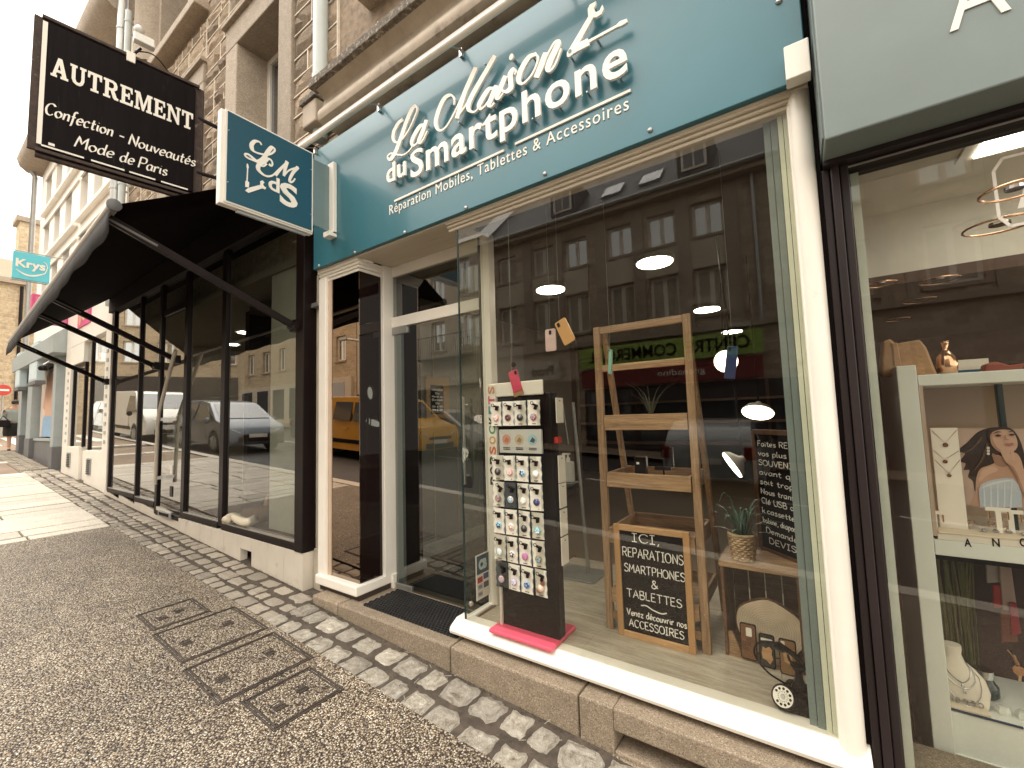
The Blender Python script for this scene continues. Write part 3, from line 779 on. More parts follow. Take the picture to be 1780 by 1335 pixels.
# rough blocks, each its own piece, with raised pointing between
def stone_mesh(i):
    rng = random.Random(i); vs = []; fs = []; nx, nz = 4, 3
    for j in range(nz + 1):
        for k in range(nx + 1):
            u = k / nx; v = j / nz; e = (k in (0, nx)) or (j in (0, nz))
            vs.append((u - .5 + (0 if e else rng.uniform(-.06, .06)), -(0 if e else rng.uniform(.35, 1.0)), v - .5 + (0 if e else rng.uniform(-.06, .06))))
    for j in range(nz):
        for k in range(nx):
            a = j * (nx + 1) + k; fs.append((a, a + 1, a + nx + 2, a + nx + 1))
    m = MB().add(vs, fs); me = bpy.data.meshes.new('stone'); me.from_pydata(vs, [], fs); me.materials.append(MT['stone']); return me
STN = [stone_mesh(i) for i in range(16)]
pt = MB(); nst = 0
def blocked(a, b, z0, z1):
    for w in win:
        if b > w[0] and a < w[3] and z1 > w[4] - .22 and z0 < w[6]: return True
    return False
def rubble(xa, xb, za, zb, ridge=.011, big=1.0):
    global nst
    z = za
    while z < zb - .05:
        h = random.uniform(.15, .24) * big; h = min(h, zb - z)
        # free spans of this course
        x = xa
        while x < xb - .04:
            L = random.uniform(.20, .52) * big; b = min(xb, x + L)
            if xb - b < .1: b = xb
            if not blocked(x, b, z, z + h):
                nst += 1
                inst(random.choice(STN), 'stone', bd, ((x + b) / 2, WALL - .012, z + h / 2), (b - x - .004, random.uniform(.03, .065), h - .004))
                pt.obox(((x + b) / 2, WALL - .012, z), X_, Z_, Y_, (b - x) / 2, ridge / 2, .015)
                pt.obox((b, WALL - .012, z + h / 2), Z_, X_, Y_, h / 2, ridge / 2, .014)
            x = b
        z += h
for w0, w1, za, zb in ((-4.11, -3.36, 3.4, 7.2), (-3.34, -1.9, 4.5, 6.6), (-6.34, -5.68, 3.9, 7.1), (-8.9, -7.96, 4.4, 7.15), (-6.34, -5.76, 7.1, 9.6), (-5.66, -4.12, 6.58, 7.12), (-7.94, -6.36, 6.54, 7.12), (-9.6, -8.92, 4.6, 8.8)):
    rubble(w0, w1, za, zb, .012, 1.12)
pt.obj('pointing', 'mortar', parent=bd, kind='stuff')
# dressed surrounds, sills and windows
def surround(w):
    a, b, c, d, z0, z1, zl = w; y = WALL - .055
    zz = z0
    B(a, y, z0, b + .005, WALL + .45, z1).obj('jamb_stone', 'dressed', parent=bd, bevel=.012)
    B(c - .005, y, z0, d, WALL + .45, z1).obj('jamb_stone', 'dressed', parent=bd, bevel=.012)
    B(a, y - .003, z1 - .005, d, WALL + .45, zl).obj('lintel', 'dressed', parent=bd, bevel=.012)
    B(a - .03, y - .05, zl - .05, d + .03, y + .05, zl + .005).obj('drip_stone', 'dressed', parent=bd, bevel=.01)
    B(a - .02, y - .13, z0 - .13, d + .02, WALL + .45, z0 + .005).obj('sill', 'dressed', parent=bd, bevel=.015)
    yw = WALL + .30; fr = MB(); t = .07
    B(b, yw + .12, z0, c, yw + .16, z1).obj('window_recess', 'darkroom', parent=bd)
    fr.box(b + .002, yw, z0, b + t, yw + .08, z1).box(c - t, yw, z0, c - .002, yw + .08, z1).box(b + t, yw, z1 - t, c - t, yw + .08, z1).box(b + t, yw, z0, c - t, yw + .08, z0 + t)
    mid = (b + c) / 2
    fr.box(mid - .05, yw - .01, z0 + t, mid + .05, yw + .07, z1 - t)
    f = fr.obj('window', 'white', parent=bd, bevel=.006)
    B(b + .05, yw + .03, z0 + .05, c - .05, yw + .04, z1 - .05).obj('pane', 'winglass', parent=f)
for w in win: surround(w)
# half-round pier beside the upper left window
MB().lathe([(.34, 0), (.34, .12), (.30, .16), (.30, 1.9), (.34, 1.95)], (-8.48, WALL + .02, 7.4), Z_, 24).obj('round_pier', 'dressed', parent=bd, smooth=40)
B(-8.95, WALL - .18, 7.28, -8.02, WALL + .3, 7.4).obj('pier_base', 'dressed', parent=bd, bevel=.015)
# projecting stone canopy over the blue fascia
prof = [(2.30, 4.155), (2.04, 4.158), (2.005, 4.168), (1.975, 4.19), (1.962, 4.22), (1.964, 4.255), (1.98, 4.29), (2.005, 4.325), (2.02, 4.36), (2.02, 4.395), (2.0, 4.425), (1.965, 4.445), (1.94, 4.452), (1.94, 4.46), (2.30, 4.52)]
MB().prism([(p[0], p[1]) for p in prof], (-3.29, 0, 0), Y_, Z_, X_, 0, 6.4).obj('canopy', 'canopy', parent=bd, smooth=30)
lp = MB(); x = -3.33
while x < 3:
    b = min(3.1, x + 1.62); lp.box(x, 1.90, 4.45, b - .006, 1.99, 4.522 + .0); x = b
lp.obj('canopy_lip', 'lichen', parent=bd, bevel=.006)
B(-3.64, 2.02, 4.28, -3.42, WALL, 4.50).obj('corbel', 'canopy', parent=bd, bevel=.015)
B(-3.66, 2.0, 4.50, -3.40, WALL, 4.56).obj('corbel_cap', 'lichen', parent=bd, bevel=.008)
B(-3.44, 2.16, 3.97, 6.0, 2.215, 4.17).obj('band', 'canopy', parent=bd)
B(-3.43, 2.125, .02, 6, 2.9, .03)
# cornice at the far left eaves
MB().tube([(-9.6, 1.75, 10.45), (6, 1.75, 10.45)], .16, 12).obj('eaves_gutter', 'dressed', parent=bd, smooth=60)

def pipe(x, y, z0, z1, r, m, label):
    t = thing('downpipe', label, 'downpipe', (x, y, z0), 'downpipes on the stone front')
    MB().tube([(x, y, z0), (x, y, z1)], r, 12).obj('pipe', m, parent=t, smooth=60)
    k = MB(); z = z0 + .6
    while z < z1:
        k.lathe([(r + .008, -.02), (r + .008, .02)], (x, y, z), Z_, 12); k.box(x - .012, y, z - .012, x + .012, WALL, z + .012); z += 1.5
    k.obj('clip', m, parent=t)
cmat('pale pipe', (0.52, 0.56, 0.54), 0.4)
pipe(-3.54, 2.14, 4.2, 10.0, .068, 'pale pipe', 'pale grey downpipe running down beside the stone canopy end')
pipe(-9.74, 2.06, 3.7, 10.2, .075, 'steel', 'grey downpipe at the joint of the rubble building and the pale building')
pipe(-9.46, 2.08, 3.7, 9.0, .05, 'pale pipe', 'thin pale downpipe right of the grey one at the building joint')

# ================================================================ PALE BUILDING AND GREY SHOP UP THE STREET
pb = thing('pale_building', 'pale rendered building with tall windows and stone eaves beyond the boutique', 'building', (-13.5, 2.3, .6))
PW = 2.24
rows = [(4.75, 5.95), (6.35, 7.35), (7.75, 8.75)]
cols = [-10.7, -11.9, -13.1, -14.6, -15.9, -17.2]
hl = [(c - .34, c + .34, a, b) for c in cols for a, b in rows]
wall_strips(-18.3, -9.86, 3.45, 9.6, PW, PW + .3, hl).obj('wall', 'render_w', parent=pb)
for c in cols:
    for a, b in rows:
        f = MB(); f.box(c - .34, PW + .2, a, c - .29, PW + .26, b).box(c + .29, PW + .2, a, c + .34, PW + .26, b).box(c - .29, PW + .2, a, c + .29, PW + .26, a + .06).box(c - .29, PW + .2, b - .06, c + .29, PW + .26, b).box(c - .03, PW + .19, a + .06, c + .03, PW + .25, b - .06)
        w = f.obj('window', 'white', parent=pb); B(c - .3, PW + .23, a + .03, c + .3, PW + .24, b - .03).obj('pane', 'winglass', parent=w)
for a, b in rows:
    for x0, x1 in ((-13.3, -10.2), (-17.6, -13.5)):
        B(x0, PW - .10, a - .09, x1, PW + .05, a).obj('sill_band', 'render_w', parent=pb, bevel=.01)
        B(x0, PW - .04, b, x1, PW + .02, b + .06).obj('lintel_band', 'render_w', parent=pb)
MB().prism([(2.5, 9.2), (1.95, 9.22), (1.80, 9.34), (1.73, 9.55), (1.80, 9.75), (2.5, 9.8)], (-18.5, 0, 0), Y_, Z_, X_, 0, 8.65).obj('cornice', 'dressed', parent=pb, smooth=50)
MB().add([(-18.3, 2.0, 9.8), (-9.86, 2.0, 9.8), (-9.86, 6, 12.5), (-18.3, 6, 12.5)], [(0, 1, 2, 3)]).obj('roof', 'slate', parent=pb)
B(-18.3, PW + .25, 0, -18.0, 8, 9.7).obj('end_wall', 'render_w', parent=pb)
MB().tube([(-18.36, 2.1, 3.3), (-18.36, 2.1, 9.1), (-18.3, 1.95, 9.3)], .06, 8).obj('rainwater_pipe', 'steel', parent=pb, smooth=60)

# white shop next to the boutique
ws = thing('white_shopfront', 'white framed shop front with a wide display window beside the boutique', 'shopfront', (-11.3, 2.1, .6))
B(-12.92, 2.06, 3.30, -9.63, 2.30, 4.6).obj('fascia', 'white', parent=ws, bevel=.01)
B(-12.92, 2.06, .50, -12.48, 2.28, 3.30).obj('pillar', 'white', parent=ws, bevel=.008)
B(-9.95, 2.06, .45, -9.63, 2.28, 3.30).obj('pillar', 'white', parent=ws, bevel=.008)
B(-12.48, 2.07, G(-12.5) - .1, -11.55, 2.26, 1.27).obj('base_panel', 'white', parent=ws, bevel=.006)
B(-11.53, 2.12, G(-11.5) - .1, -11.12, 2.26, 1.20).obj('base_panel', 'white', parent=ws, bevel=.006)
B(-11.10, 2.07, G(-11.1) - .1, -9.95, 2.26, 1.22).obj('base_panel', 'white', parent=ws, bevel=.006)
for xc, zc in ((-12.3, 1.0), (-10.75, .93)):
    g = MB(); g.box(xc - .13, 2.055, zc - .15, xc + .13, 2.066, zc + .15)
    o = g.obj('vent_grille', 'greyshop', parent=ws)
    s2 = MB()
    for k in range(8): s2.box(xc - .11, 2.045, zc - .13 + k * .034, xc + .11, 2.055, zc - .113 + k * .034)
    s2.obj('louvre', 'black', parent=o)
f = MB().box(-12.46, 2.10, 1.27, -12.40, 2.16, 2.92).box(-11.55, 2.10, 1.27, -11.49, 2.16, 2.92).box(-12.40, 2.10, 2.86, -11.55, 2.16, 2.92).box(-11.1, 2.1, 1.22, -11.04, 2.16, 3.3).box(-10.02, 2.1, 1.22, -9.96, 2.16, 3.3)
f.obj('window_frame', 'black', parent=ws)
B(-12.40, 2.125, 1.27, -11.55, 2.135, 2.86).obj('pane', 'glass_aut', parent=ws)
B(-11.46, 2.125, 1.22, -9.97, 2.135, 3.28).obj('pane', 'glass_aut', parent=ws)
B(-12.9, 4.4, .4, -9.7, 4.5, 3.4).obj('back_wall', 'darkroom', parent=ws)
B(-12.9, 2.3, 3.3, -9.7, 4.4, 3.35).obj('ceiling', 'ceiling', parent=ws)
B(-12.9, 2.3, .9, -9.7, 4.4, 1.0).obj('display_floor', 'darkwood', parent=ws)
B(-12.47, 2.065, 2.92, -11.47, 2.28, 3.3).obj('header', 'white', parent=ws)
for k in range(11):
    for xc in (-9.80, -12.62):
        B(xc - .05, 2.052, 1.35 + k * .155, xc + .05, 2.061, 1.35 + k * .155 + .06).obj('lettering_mark', cmat('faded grey print', (.42, .45, .43)), parent=ws)
B(-11.95, 2.04, 3.62, -11.0, 2.062, 4.42).thing('shop_poster', 'magenta', 'magenta picture panel on the white fascia beyond the awning', 'poster')
for k, c in enumerate(((-11.75, .16), (-11.45, .22), (-11.2, .18))):
    MB().prism(circ(c[1], 14, c[0], 3.98 + .06 * k, .33), (0, 2.036, 0), X_, Z_, Y_, -.001 * k, .003).obj('figure_print', cmat('warm poster tone %d' % k, ((.62, .30, .22), (.70, .42, .25), (.5, .16, .2))[k]), parent=bpy.data.objects['shop_poster'])
# goods in that window
mk = thing('clothes_display', 'dark shelf of small goods inside the white shop window', 'shelf', (-12.0, 3.0, 1.0))
for z in (1.0, 1.45, 1.85): B(-12.35, 2.6, z, -11.6, 3.0, z + .04).obj('shelf_board', 'darkwood', parent=mk)
for x in (-12.35, -11.64): B(x, 2.6, 1.0, x + .04, 3.0, 2.3).obj('side_panel', 'darkwood', parent=mk)
for k in range(9): 
    xx = -12.25 + .2 * (k % 3); zz = (1.04, 1.49, 1.89)[k // 3]
    MB().lathe([(.05, 0), (.06, .05), (.04, .12), (.02, .16)], (xx, 2.75, zz), Z_, 10).thing('ornament', cmat('ornament tone %d' % (k % 3), ((.6, .55, .45), (.4, .15, .1), (.7, .65, .6))[k % 3]), ('ivory', 'brick red', 'pale grey')[k % 3] + ' ornament on the ' + ('lowest', 'middle', 'topmost')[k // 3] + ' board of the dark shelf in the white shop', 'ornament', 'ornaments on the dark shelf')

# grey shop with pillars
gs = thing('grey_shopfront', 'grey painted shop front with tall pillars at the end of the terrace', 'shopfront', (-16, 2.1, .9))
for xa, xb in ((-13.86, -13.58), (-16.95, -16.35), (-18.25, -17.85)):
    zb = G((xa + xb) / 2)
    B(xa, 2.02, zb + .45, xb, 2.35, 3.25).obj('pillar', 'greyshop', parent=gs, bevel=.01)
    B(xa - .01, 2.01, zb - .1, xb + .01, 2.36, zb + .45).obj('pillar_base', 'greydark', parent=gs, bevel=.01)
MB().prism([(1.86, 3.25), (2.4, 3.25), (2.4, 3.75), (2.0, 3.75), (1.86, 3.62)], (-18.3, 0, 0), Y_, Z_, X_, 0, 5.36).obj('fascia', 'greyshop', parent=gs)
B(-16.35, 2.10, .6, -13.86, 2.3, 1.38).obj('stall_riser', 'greydark', parent=gs)
B(-17.85, 2.10, .6, -16.95, 2.3, 1.42).obj('stall_riser', 'greydark', parent=gs)
B(-16.33, 2.08, 1.36, -13.88, 2.32, 1.42).obj('sill', 'greyshop', parent=gs)
B(-16.33, 2.3, 1.42, -13.88, 2.4, 3.25).obj('back_panel', 'darkroom', parent=gs)
B(-17.83, 2.3, 1.0, -16.97, 2.4, 3.25).obj('back_panel', 'winglass', parent=gs)
po = thing('window_poster', 'tall advertising poster with a pale figure in the grey shop window', 'poster', (-15.1, 2.2, 1.45))
B(-16.2, 2.17, 1.45, -14.0, 2.20, 3.1).obj('sheet', cmat('pale peach print', (.66, .55, .46)), parent=po)
for nm, poly, c in (('dress_print', [(-15.9, 1.46), (-14.1, 1.46), (-14.5, 2.0), (-15.3, 2.15), (-15.8, 1.9)], (.25, .42, .60)), ('figure_print', [(-15.6, 1.95), (-14.6, 1.95), (-14.8, 2.6), (-14.4, 2.9), (-14.9, 3.05), (-15.5, 2.7)], (.66, .40, .28)), ('hair_print', [(-15.4, 2.6), (-14.9, 2.55), (-14.6, 3.06), (-15.2, 3.09), (-15.6, 2.95)], (.34, .24, .17)), ('arm_print', [(-15.9, 2.2), (-15.6, 2.1), (-15.2, 2.9), (-15.4, 2.95)], (.60, .33, .22))):
    MB().prism(poly, (0, 2.17, 0), X_, Z_, Y_, -.004 - .001 * len(poly), 0).obj(nm, cmat(nm, c), parent=po)
for xa, xb, lb in ((-15.75, -14.75, 'pale blue light box hung under the grey fascia, nearer the boutique'), (-17.8, -17.1, 'pale blue light box hung under the grey fascia, farther end')):
    t = thing('light_box', lb, 'light box', (xa, 1.9, 2.9), 'pale blue light boxes')
    B(xa, 1.88, 2.78, xb, 2.02, 3.72).obj('box_body', 'lightblue', parent=t, bevel=.01); B(xa + .05, 1.874, 2.83, xb - .05, 1.88, 3.67).obj('face', cmat('pale box face', (.62, .72, .73)), parent=t); B(xa - .02, 1.86, 2.70, xb + .02, 2.03, 2.78).obj('lower_edge', 'greydark', parent=t)
t = thing('security_camera', 'small dome camera on a bracket at the grey shop corner', 'camera', (-13.55, 2.0, 3.0))
MB().tube([(-13.55, 2.05, 3.05), (-13.55, 1.9, 3.1), (-13.55, 1.82, 3.02)], .02, 8).obj('bracket', 'steel', parent=t); MB().lathe([(.06, 0), (.085, .05), (.06, .1)], (-13.55, 1.82, 2.9), Z_, 14).obj('dome', 'black', parent=t, smooth=60)

# projecting square sign with white lettering and a smile line
ks = thing('square_hanging_sign', 'turquoise square hanging sign with white word and smile curve', 'sign', (-14.0, 1.63, 4.93))
B(-14.05, 1.345, 4.93, -13.96, 1.90, 5.53).obj('box_body', 'cyan', parent=ks, bevel=.006)
text_mesh('Krys', (.44, .17), (-13.955, 1.385, 5.20), Y_, Z_, X_, 0, .006, bold=.03).obj('lettering', 'print', parent=ks)
arc = [(1.40 + .42 * k / 20, 5.13 - .10 * math.sin(math.pi * (k / 20) ** .9)) for k in range(21)] + [(1.845, 5.2), (1.86, 5.28), (1.84, 5.36), (1.80, 5.40)]
MB().ribbon(arc, lambda t, q: .012 + .022 * math.sin(math.pi * min(1, t * 1.1)), (-13.955, 0, 0), Y_, Z_, X_, 0, .004).obj('smile_line', 'print', parent=ks)
for z in (4.90, 5.56): MB().tube([(-14, 1.32, z), (-14, 2.2, z)], .012, 8).obj('rod', 'steel', parent=ks)
pk = thing('pink_hanging_sign', 'bright pink box sign projecting behind the boutique awning', 'sign', (-13.2, 1.8, 3.7))
B(-13.3, 1.55, 3.86, -13.12, 2.12, 4.46).obj('box_body', 'magenta', parent=pk, bevel=.006); B(-13.117, 1.6, 3.91, -13.112, 2.07, 4.41).obj('face', cmat('pink face', (.66, .16, .30)), parent=pk)
MB().tube([(-13.2, 2.1, 4.2), (-13.2, 2.3, 4.2)], .02, 8).obj('bracket', 'steel', parent=pk)

# ---- building across the end of the street
fb = thing('ochre_stone_house', 'narrow ochre stone house closing the end of the street', 'house', (-25, 2.4, 1.4))
B(-29, -.6, G(-26) - .5, -25.2, 2.78, 7.35).obj('wall', 'brickfar', parent=fb)
B(-29, 2.78, G(-26) - .5, -25.6, 9, 5.6).obj('side_wing', 'brickfar', parent=fb)
B(-29, 2.4, 7.35, -25.0, 2.9, 7.36)
B(-29.2, -.8, 7.35, -25.0, 2.9, 7.55).obj('cornice', 'dressed', parent=fb)
MB().add([(-25.58, 2.8, 5.55), (-25.58, 9, 5.55), (-26.6, 9, 8.0), (-26.6, 2.8, 8.0)], [(0, 1, 2, 3)]).obj('roof', 'slate', parent=fb)
B(-27.5, .6, 7.55, -25.4, 2.7, 8.35).obj('roof_block', 'render_b', parent=fb)
B(-25.62, 2.86, G(-25.6) - .1, -25.55, 3.5, 4.1).obj('doorway', 'black', parent=fb)
B(-25.25, .2, 2.5, -25.18, 1.1, 4.0).obj('window', 'winglass', parent=fb)
B(-25.25, .2, 5.0, -25.18, 1.1, 6.5).obj('window', 'winglass', parent=fb)
MB().tube([(-25.16, 2.70, 1.6), (-25.16, 2.70, 7.3)], .05, 8).obj('rainwater_pipe', 'black', parent=fb)
ch = thing('stone_chimney', 'rough stone chimney stack rising behind the turquoise sign', 'chimney', (-26, 2.9, 8)); B(-26.6, 2.6, 5.6, -25.7, 3.35, 10.1).obj('stack', 'brickfar', parent=ch); B(-26.7, 2.5, 10.1, -25.6, 3.45, 10.3).obj('cap', 'dressed', parent=ch)
ne = thing('no_entry_sign', 'round red no entry sign on a post at the street end', 'road sign', (-24.6, 2.05, G(-24.6)))
zc = PX(6, 678, -24.6)
MB().tube([(-24.66, zc.y, G(-24.6)), (-24.66, zc.y, zc.z + .3)], .03, 8).obj('post', 'steel', parent=ne)
MB().lathe([(.20, 0), (.20, .02)], (-24.63, zc.y, zc.z), X_, 28).obj('disc', 'red', parent=ne); B(-24.612, zc.y - .14, zc.z - .035, -24.6, zc.y + .14, zc.z + .035).obj('white_bar', 'print', parent=ne)

# ================================================================ BLACK BOUTIQUE (left)
au = thing('black_boutique_front', 'black framed boutique shop front with tall panes over a cream tile base', 'shopfront', (-6.5, 2.05, .4))
FY = 2.05
# tile base, each tile its own piece
x = -3.6
while x > -6.36:
    w = .302
    a = max(-6.36, x - w)
    if abs((x + a) / 2 + 4.62) < .16:                         # tile with the vent hole below
        B(a + .003, FY - .02, .475 - .10, x - .003, FY + .05, .50).obj('tile', 'tile', parent=au, bevel=.003)
        B(a + .003, FY - .02, G(a) - .05, a + .07, FY + .05, .373).obj('tile', 'tile', parent=au, bevel=.003)
        v = MB(); v.box(a + .07, FY + .12, G(a) - .05, x, FY + .14, .38); v.obj('vent_hole', 'black_matt', parent=au)
        B(a + .07, FY - .015, G(x) + .21, x - .003, FY + .06, .373).obj('vent_frame', 'dirt', parent=au)
    else:
        B(a + .003, FY - .02, G(a) - .12, x - .003, FY + .05, .498).obj('tile', 'tile', parent=au, bevel=.003)
    x -= w
for a, b in ((-6.37, -7.2), (-7.2, -8.05), (-8.05, -8.8), (-8.8, -9.6)):
    MB().add([(b, FY - .01, G(b) - .1), (a, FY - .01, G(a) - .1), (a, FY + .05, G(a) - .1), (b, FY + .05, G(b) - .1), (b, FY - .01, .55 + (-b - 6.4) * .02), (a, FY - .01, .48 + (-a - 6.4) * .02), (a, FY + .05, .48), (b, FY + .05, .55)],
             [(0, 3, 2, 1), (4, 5, 6, 7), (0, 1, 5, 4), (1, 2, 6, 5), (2, 3, 7, 6), (3, 0, 4, 7)]).obj('tile', 'tile', parent=au)
B(-3.606, FY - .022, G(-3.6) - .1, -3.594, 2.19, .498).obj('tile', 'tile', parent=au)
fm = 'black'
def post(x0, x1, z0, z1=3.62, y0=FY - .012, y1=FY + .034): B(x0, y0, z0, x1, y1, z1).obj('mullion', fm, parent=au, bevel=.004)
post(-3.72, -3.59, .50, 3.62, FY - .03, 2.19); post(-5.285, -5.185, .53); post(-6.345, -6.245, .46); post(-7.245, -7.165, .46); post(-8.085, -8.035, .58); post(-9.45, -9.39, .60)
for a, b, z in ((-5.185, -3.72, .50), (-6.245, -5.285, .505), (-7.165, -6.345, .455), (-8.035, -7.245, .55), (-9.39, -8.085, .585)):
    B(a, FY - .018, z, b, FY + .034, z + .06).obj('bottom_rail', fm, parent=au, bevel=.004)
for a, b, z in ((-5.185, -3.72, .565), (-6.245, -5.285, .57), (-8.035, -7.245, .615), (-9.39, -8.085, .65)):
    B(a, FY + .018, z, b, FY + .030, 3.55).obj('window_pane', 'glass_aut', parent=au)
    B(a, FY - .012, z, b, FY + .016, z + .012).obj('glazing_bead', 'alu', parent=au)
B(-9.62, FY - .04, 3.55, -3.58, 2.3, 4.15).obj('fascia', 'black_matt', parent=au)
B(-9.62, FY + .1, 3.45, -9.46, 2.3, 3.5)
# door
dr = B(-7.14, FY + .012, .52, -6.345, FY + .026, 3.1).obj('door', 'glass_aut', parent=au)
B(-7.14, FY - .0, 3.1, -6.36, FY + .05, 3.18).obj('door_transom', fm, parent=au)
B(-7.14, FY + .018, 3.18, -6.36, FY + .03, 3.55).obj('window_pane', 'glass_aut', parent=au)
hp = [PY(305, 609, 1.93), PY(290, 664, 1.94), PY(277, 715, 1.95), PY(274, 740, 1.955), PY(270, 842, 1.96)]
MB().tube([hp[0], hp[1], hp[2], hp[3], hp[4]], .021, 10).obj('door_handle', cmat('bone handle', (.50, .44, .36), .35), parent=dr, smooth=60)
hk = MB()
for q in (hp[3], hp[4]): hk.box(q.x - .02, q.y, q.z + .06, q.x + .02, FY + .012, q.z + .10)
hk.obj('handle_bracket', 'alu', parent=dr)
ml = MB().box(-6.98, FY - .045, .47, -6.55, FY - .03, .535); ml.obj('letter_plate', 'steel', parent=au, bevel=.003)
B(-6.92, FY - .052, .487, -6.61, FY - .044, .52).obj('letter_slot', 'black_matt', parent=au)
for z, s in ((.72, .08), (1.0, .07)):
    B(-6.75, FY + .004, z, -6.75 + s, FY + .010, z + s * 1.6).obj('door_sticker', 'print' if z > .9 else 'black', parent=dr)
# inside
B(-9.6, 2.12, .42, -3.72, 3.0, .565).obj('display_floor', cmat('brown display floor', (.085, .045, .028), .7), parent=au)
B(-9.6, 7.0, .3, -3.4, 7.1, 3.6).obj('back_wall', cmat('boutique back wall', (.17, .125, .095), .8), parent=au)
B(-3.55, 2.14, .3, -3.5, 7.0, 3.6).obj('side_wall', cmat('boutique side wall', (.30, .25, .2), .8), parent=au)
B(-9.7, 2.14, .3, -9.62, 7.0, 3.6).obj('side_wall', cmat('boutique side wall', (.30, .25, .2), .8), parent=au)
B(-9.6, 3.0, .2, -3.5, 7.0, .35).obj('shop_floor', cmat('boutique floor', (.16, .11, .08), .5), parent=au)
B(-9.6, 2.14, 3.12, -3.55, 7.0, 3.2).obj('ceiling', 'autceil', parent=au)
B(-4.46, 2.17, .57, -3.96, 2.25, 3.12).obj('display_panel', cmat('cream partition', (.62, .59, .49), .5), parent=au)
for i, (u, v) in enumerate(((425, 577), (404, 598), (474, 570), (337, 613), (335, 606), (430, 575))):
    if i == 5: continue
    p = PZ(u, v, 3.11)
    nm = ('square bright ceiling spot', 'oval bright ceiling spot', 'small bright ceiling spot by the cream panel', 'bright ceiling spot above the door', 'faint ceiling spot behind the door frame')[i]
    t = thing('ceiling_spot', nm + ' inside the black boutique', 'spotlight', (p.x, p.y, 3.09), 'ceiling spots of the black boutique')
    MB().lathe([(.10, 0), (.10, .02)], (p.x, p.y, 3.095), Z_, 18).obj('lit_disc', 'autglow', parent=t); MB().lathe([(.135, 0), (.135, .02)], (p.x, p.y, 3.101), Z_, 18).obj('trim_ring', 'print', parent=t)
# dress form and garments
df = thing('dress_form', 'headless dress form in a beige jacket behind the boutique glass', 'mannequin', (-5.0, 3.0, .5))
MB().lathe([(.16, 0), (.19, .12), (.15, .32), (.20, .52), (.21, .62), (.10, .72), (.06, .78), (.06, .84)], (-5.0, 2.75, 1.45), Z_, 18).obj('torso', cmat('beige cloth', (.40, .30, .19), .9), parent=df, smooth=True)
MB().lathe([(.2, 0), (.02, .04), (.02, .95)], (-5.0, 2.75, .57), Z_, 14).obj('stand', 'steel', parent=df)
for s in (-1, 1): MB().tube([(-5.0 + s * .19, 2.75, 2.03), (-5.0 + s * .30, 2.72, 1.75), (-5.0 + s * .27, 2.66, 1.45)], [.07, .06, .05], 10).obj('sleeve', cmat('beige cloth', (.40, .30, .19), .9), parent=df, smooth=True)
sc = thing('folded_scarf', 'cream and brown scarf lying on the boutique window floor', 'scarf', (-5.1, 2.3, .57))
pp = catmull([PZ(392, 905, .62), PZ(405, 898, .64), PZ(418, 905, .62), PZ(430, 908, .62), PZ(445, 902, .65)], 6)
MB().tube([Vector(q) for q in pp], .045, 10).obj('cream_fold', cmat('cream wool', (.62, .55, .42), .95), parent=sc, smooth=True)
bm = PZ(438, 902, .60); MB().lathe([(.0, 0), (.16, .01), (.17, .07), (.10, .14), (.0, .15)], (bm.x, bm.y + .03, .568), Z_, 14).obj('brown_fold', cmat('brown wool', (.20, .11, .065), .95, bump=.6, bs=20), parent=sc, smooth=True)
bm2 = PZ(455, 895, .60); MB().tube([bm2, bm2 + Vector((.05, .02, .10)), bm2 + Vector((.07, .03, .22))], [.035, .03, .02], 8).obj('belt_end', 'leather', parent=sc, smooth=True)
for i, (xx, c) in enumerate(((-5.9, (.34, .36, .38)), (-6.1, (.46, .42, .36)), (-4.75, (.36, .44, .48)), (-8.6, (.5, .46, .4)), (-8.85, (.35, .3, .25)))):
    lab = ('grey coat hanging behind the second boutique pane', 'beige coat hanging beside the grey one', 'pale blue dress hanging near the cream panel', 'ivory coat hanging behind the far boutique pane', 'taupe coat hanging at the far end of the boutique')[i]
    t = thing('hanging_coat', lab, 'coat', (xx, 2.8, .75), 'garments hanging in the boutique')
    poly = [(-.16, 0), (.16, 0), (.13, .5), (.20, .85), (.10, 1.0), (-.10, 1.0), (-.20, .85), (-.13, .5)]
    MB().prism(poly, (xx, 2.75, .8), X_, Z_, Y_, -.08, .08).obj('cloth', cmat('garment cloth %d' % i, c, .9), parent=t, bevel=.04)
    MB().tube([(xx, 2.75, 1.8), (xx, 2.75, 1.95), (xx + .03, 2.75, 2.0)], .006, 6).obj('hanger_hook', 'steel', parent=t)
B(-9.3, 2.74, 2.0, -4.6, 2.77, 2.025).thing('clothes_rail', 'steel', 'long steel clothes rail across the boutique window', 'clothes rail')
# plaster strip between the two shops
B(-3.588, 2.14, G(-3.6) - .1, -3.44, 2.30, 2.93).obj('plaster_strip', 'plaster', parent=bd)
B(-3.588, 2.12, G(-3.6) - .1, -3.44, 2.30, .52).obj('plaster_foot', 'plaster', parent=bd, bevel=.01)
bk = thing('wall_bracket', 'small steel wall bracket on the plaster strip beside the white case', 'bracket', (-3.5, 2.1, 2.4)); q = PY(552, 531, 2.12)
B(q.x - .09, 2.09, q.z - .02, q.x + .06, 2.137, q.z + .02).obj('arm', 'steel', parent=bk, bevel=.003); B(q.x - .10, 2.07, q.z - .03, q.x - .06, 2.137, q.z + .03).obj('plate', 'steel', parent=bk, bevel=.003)

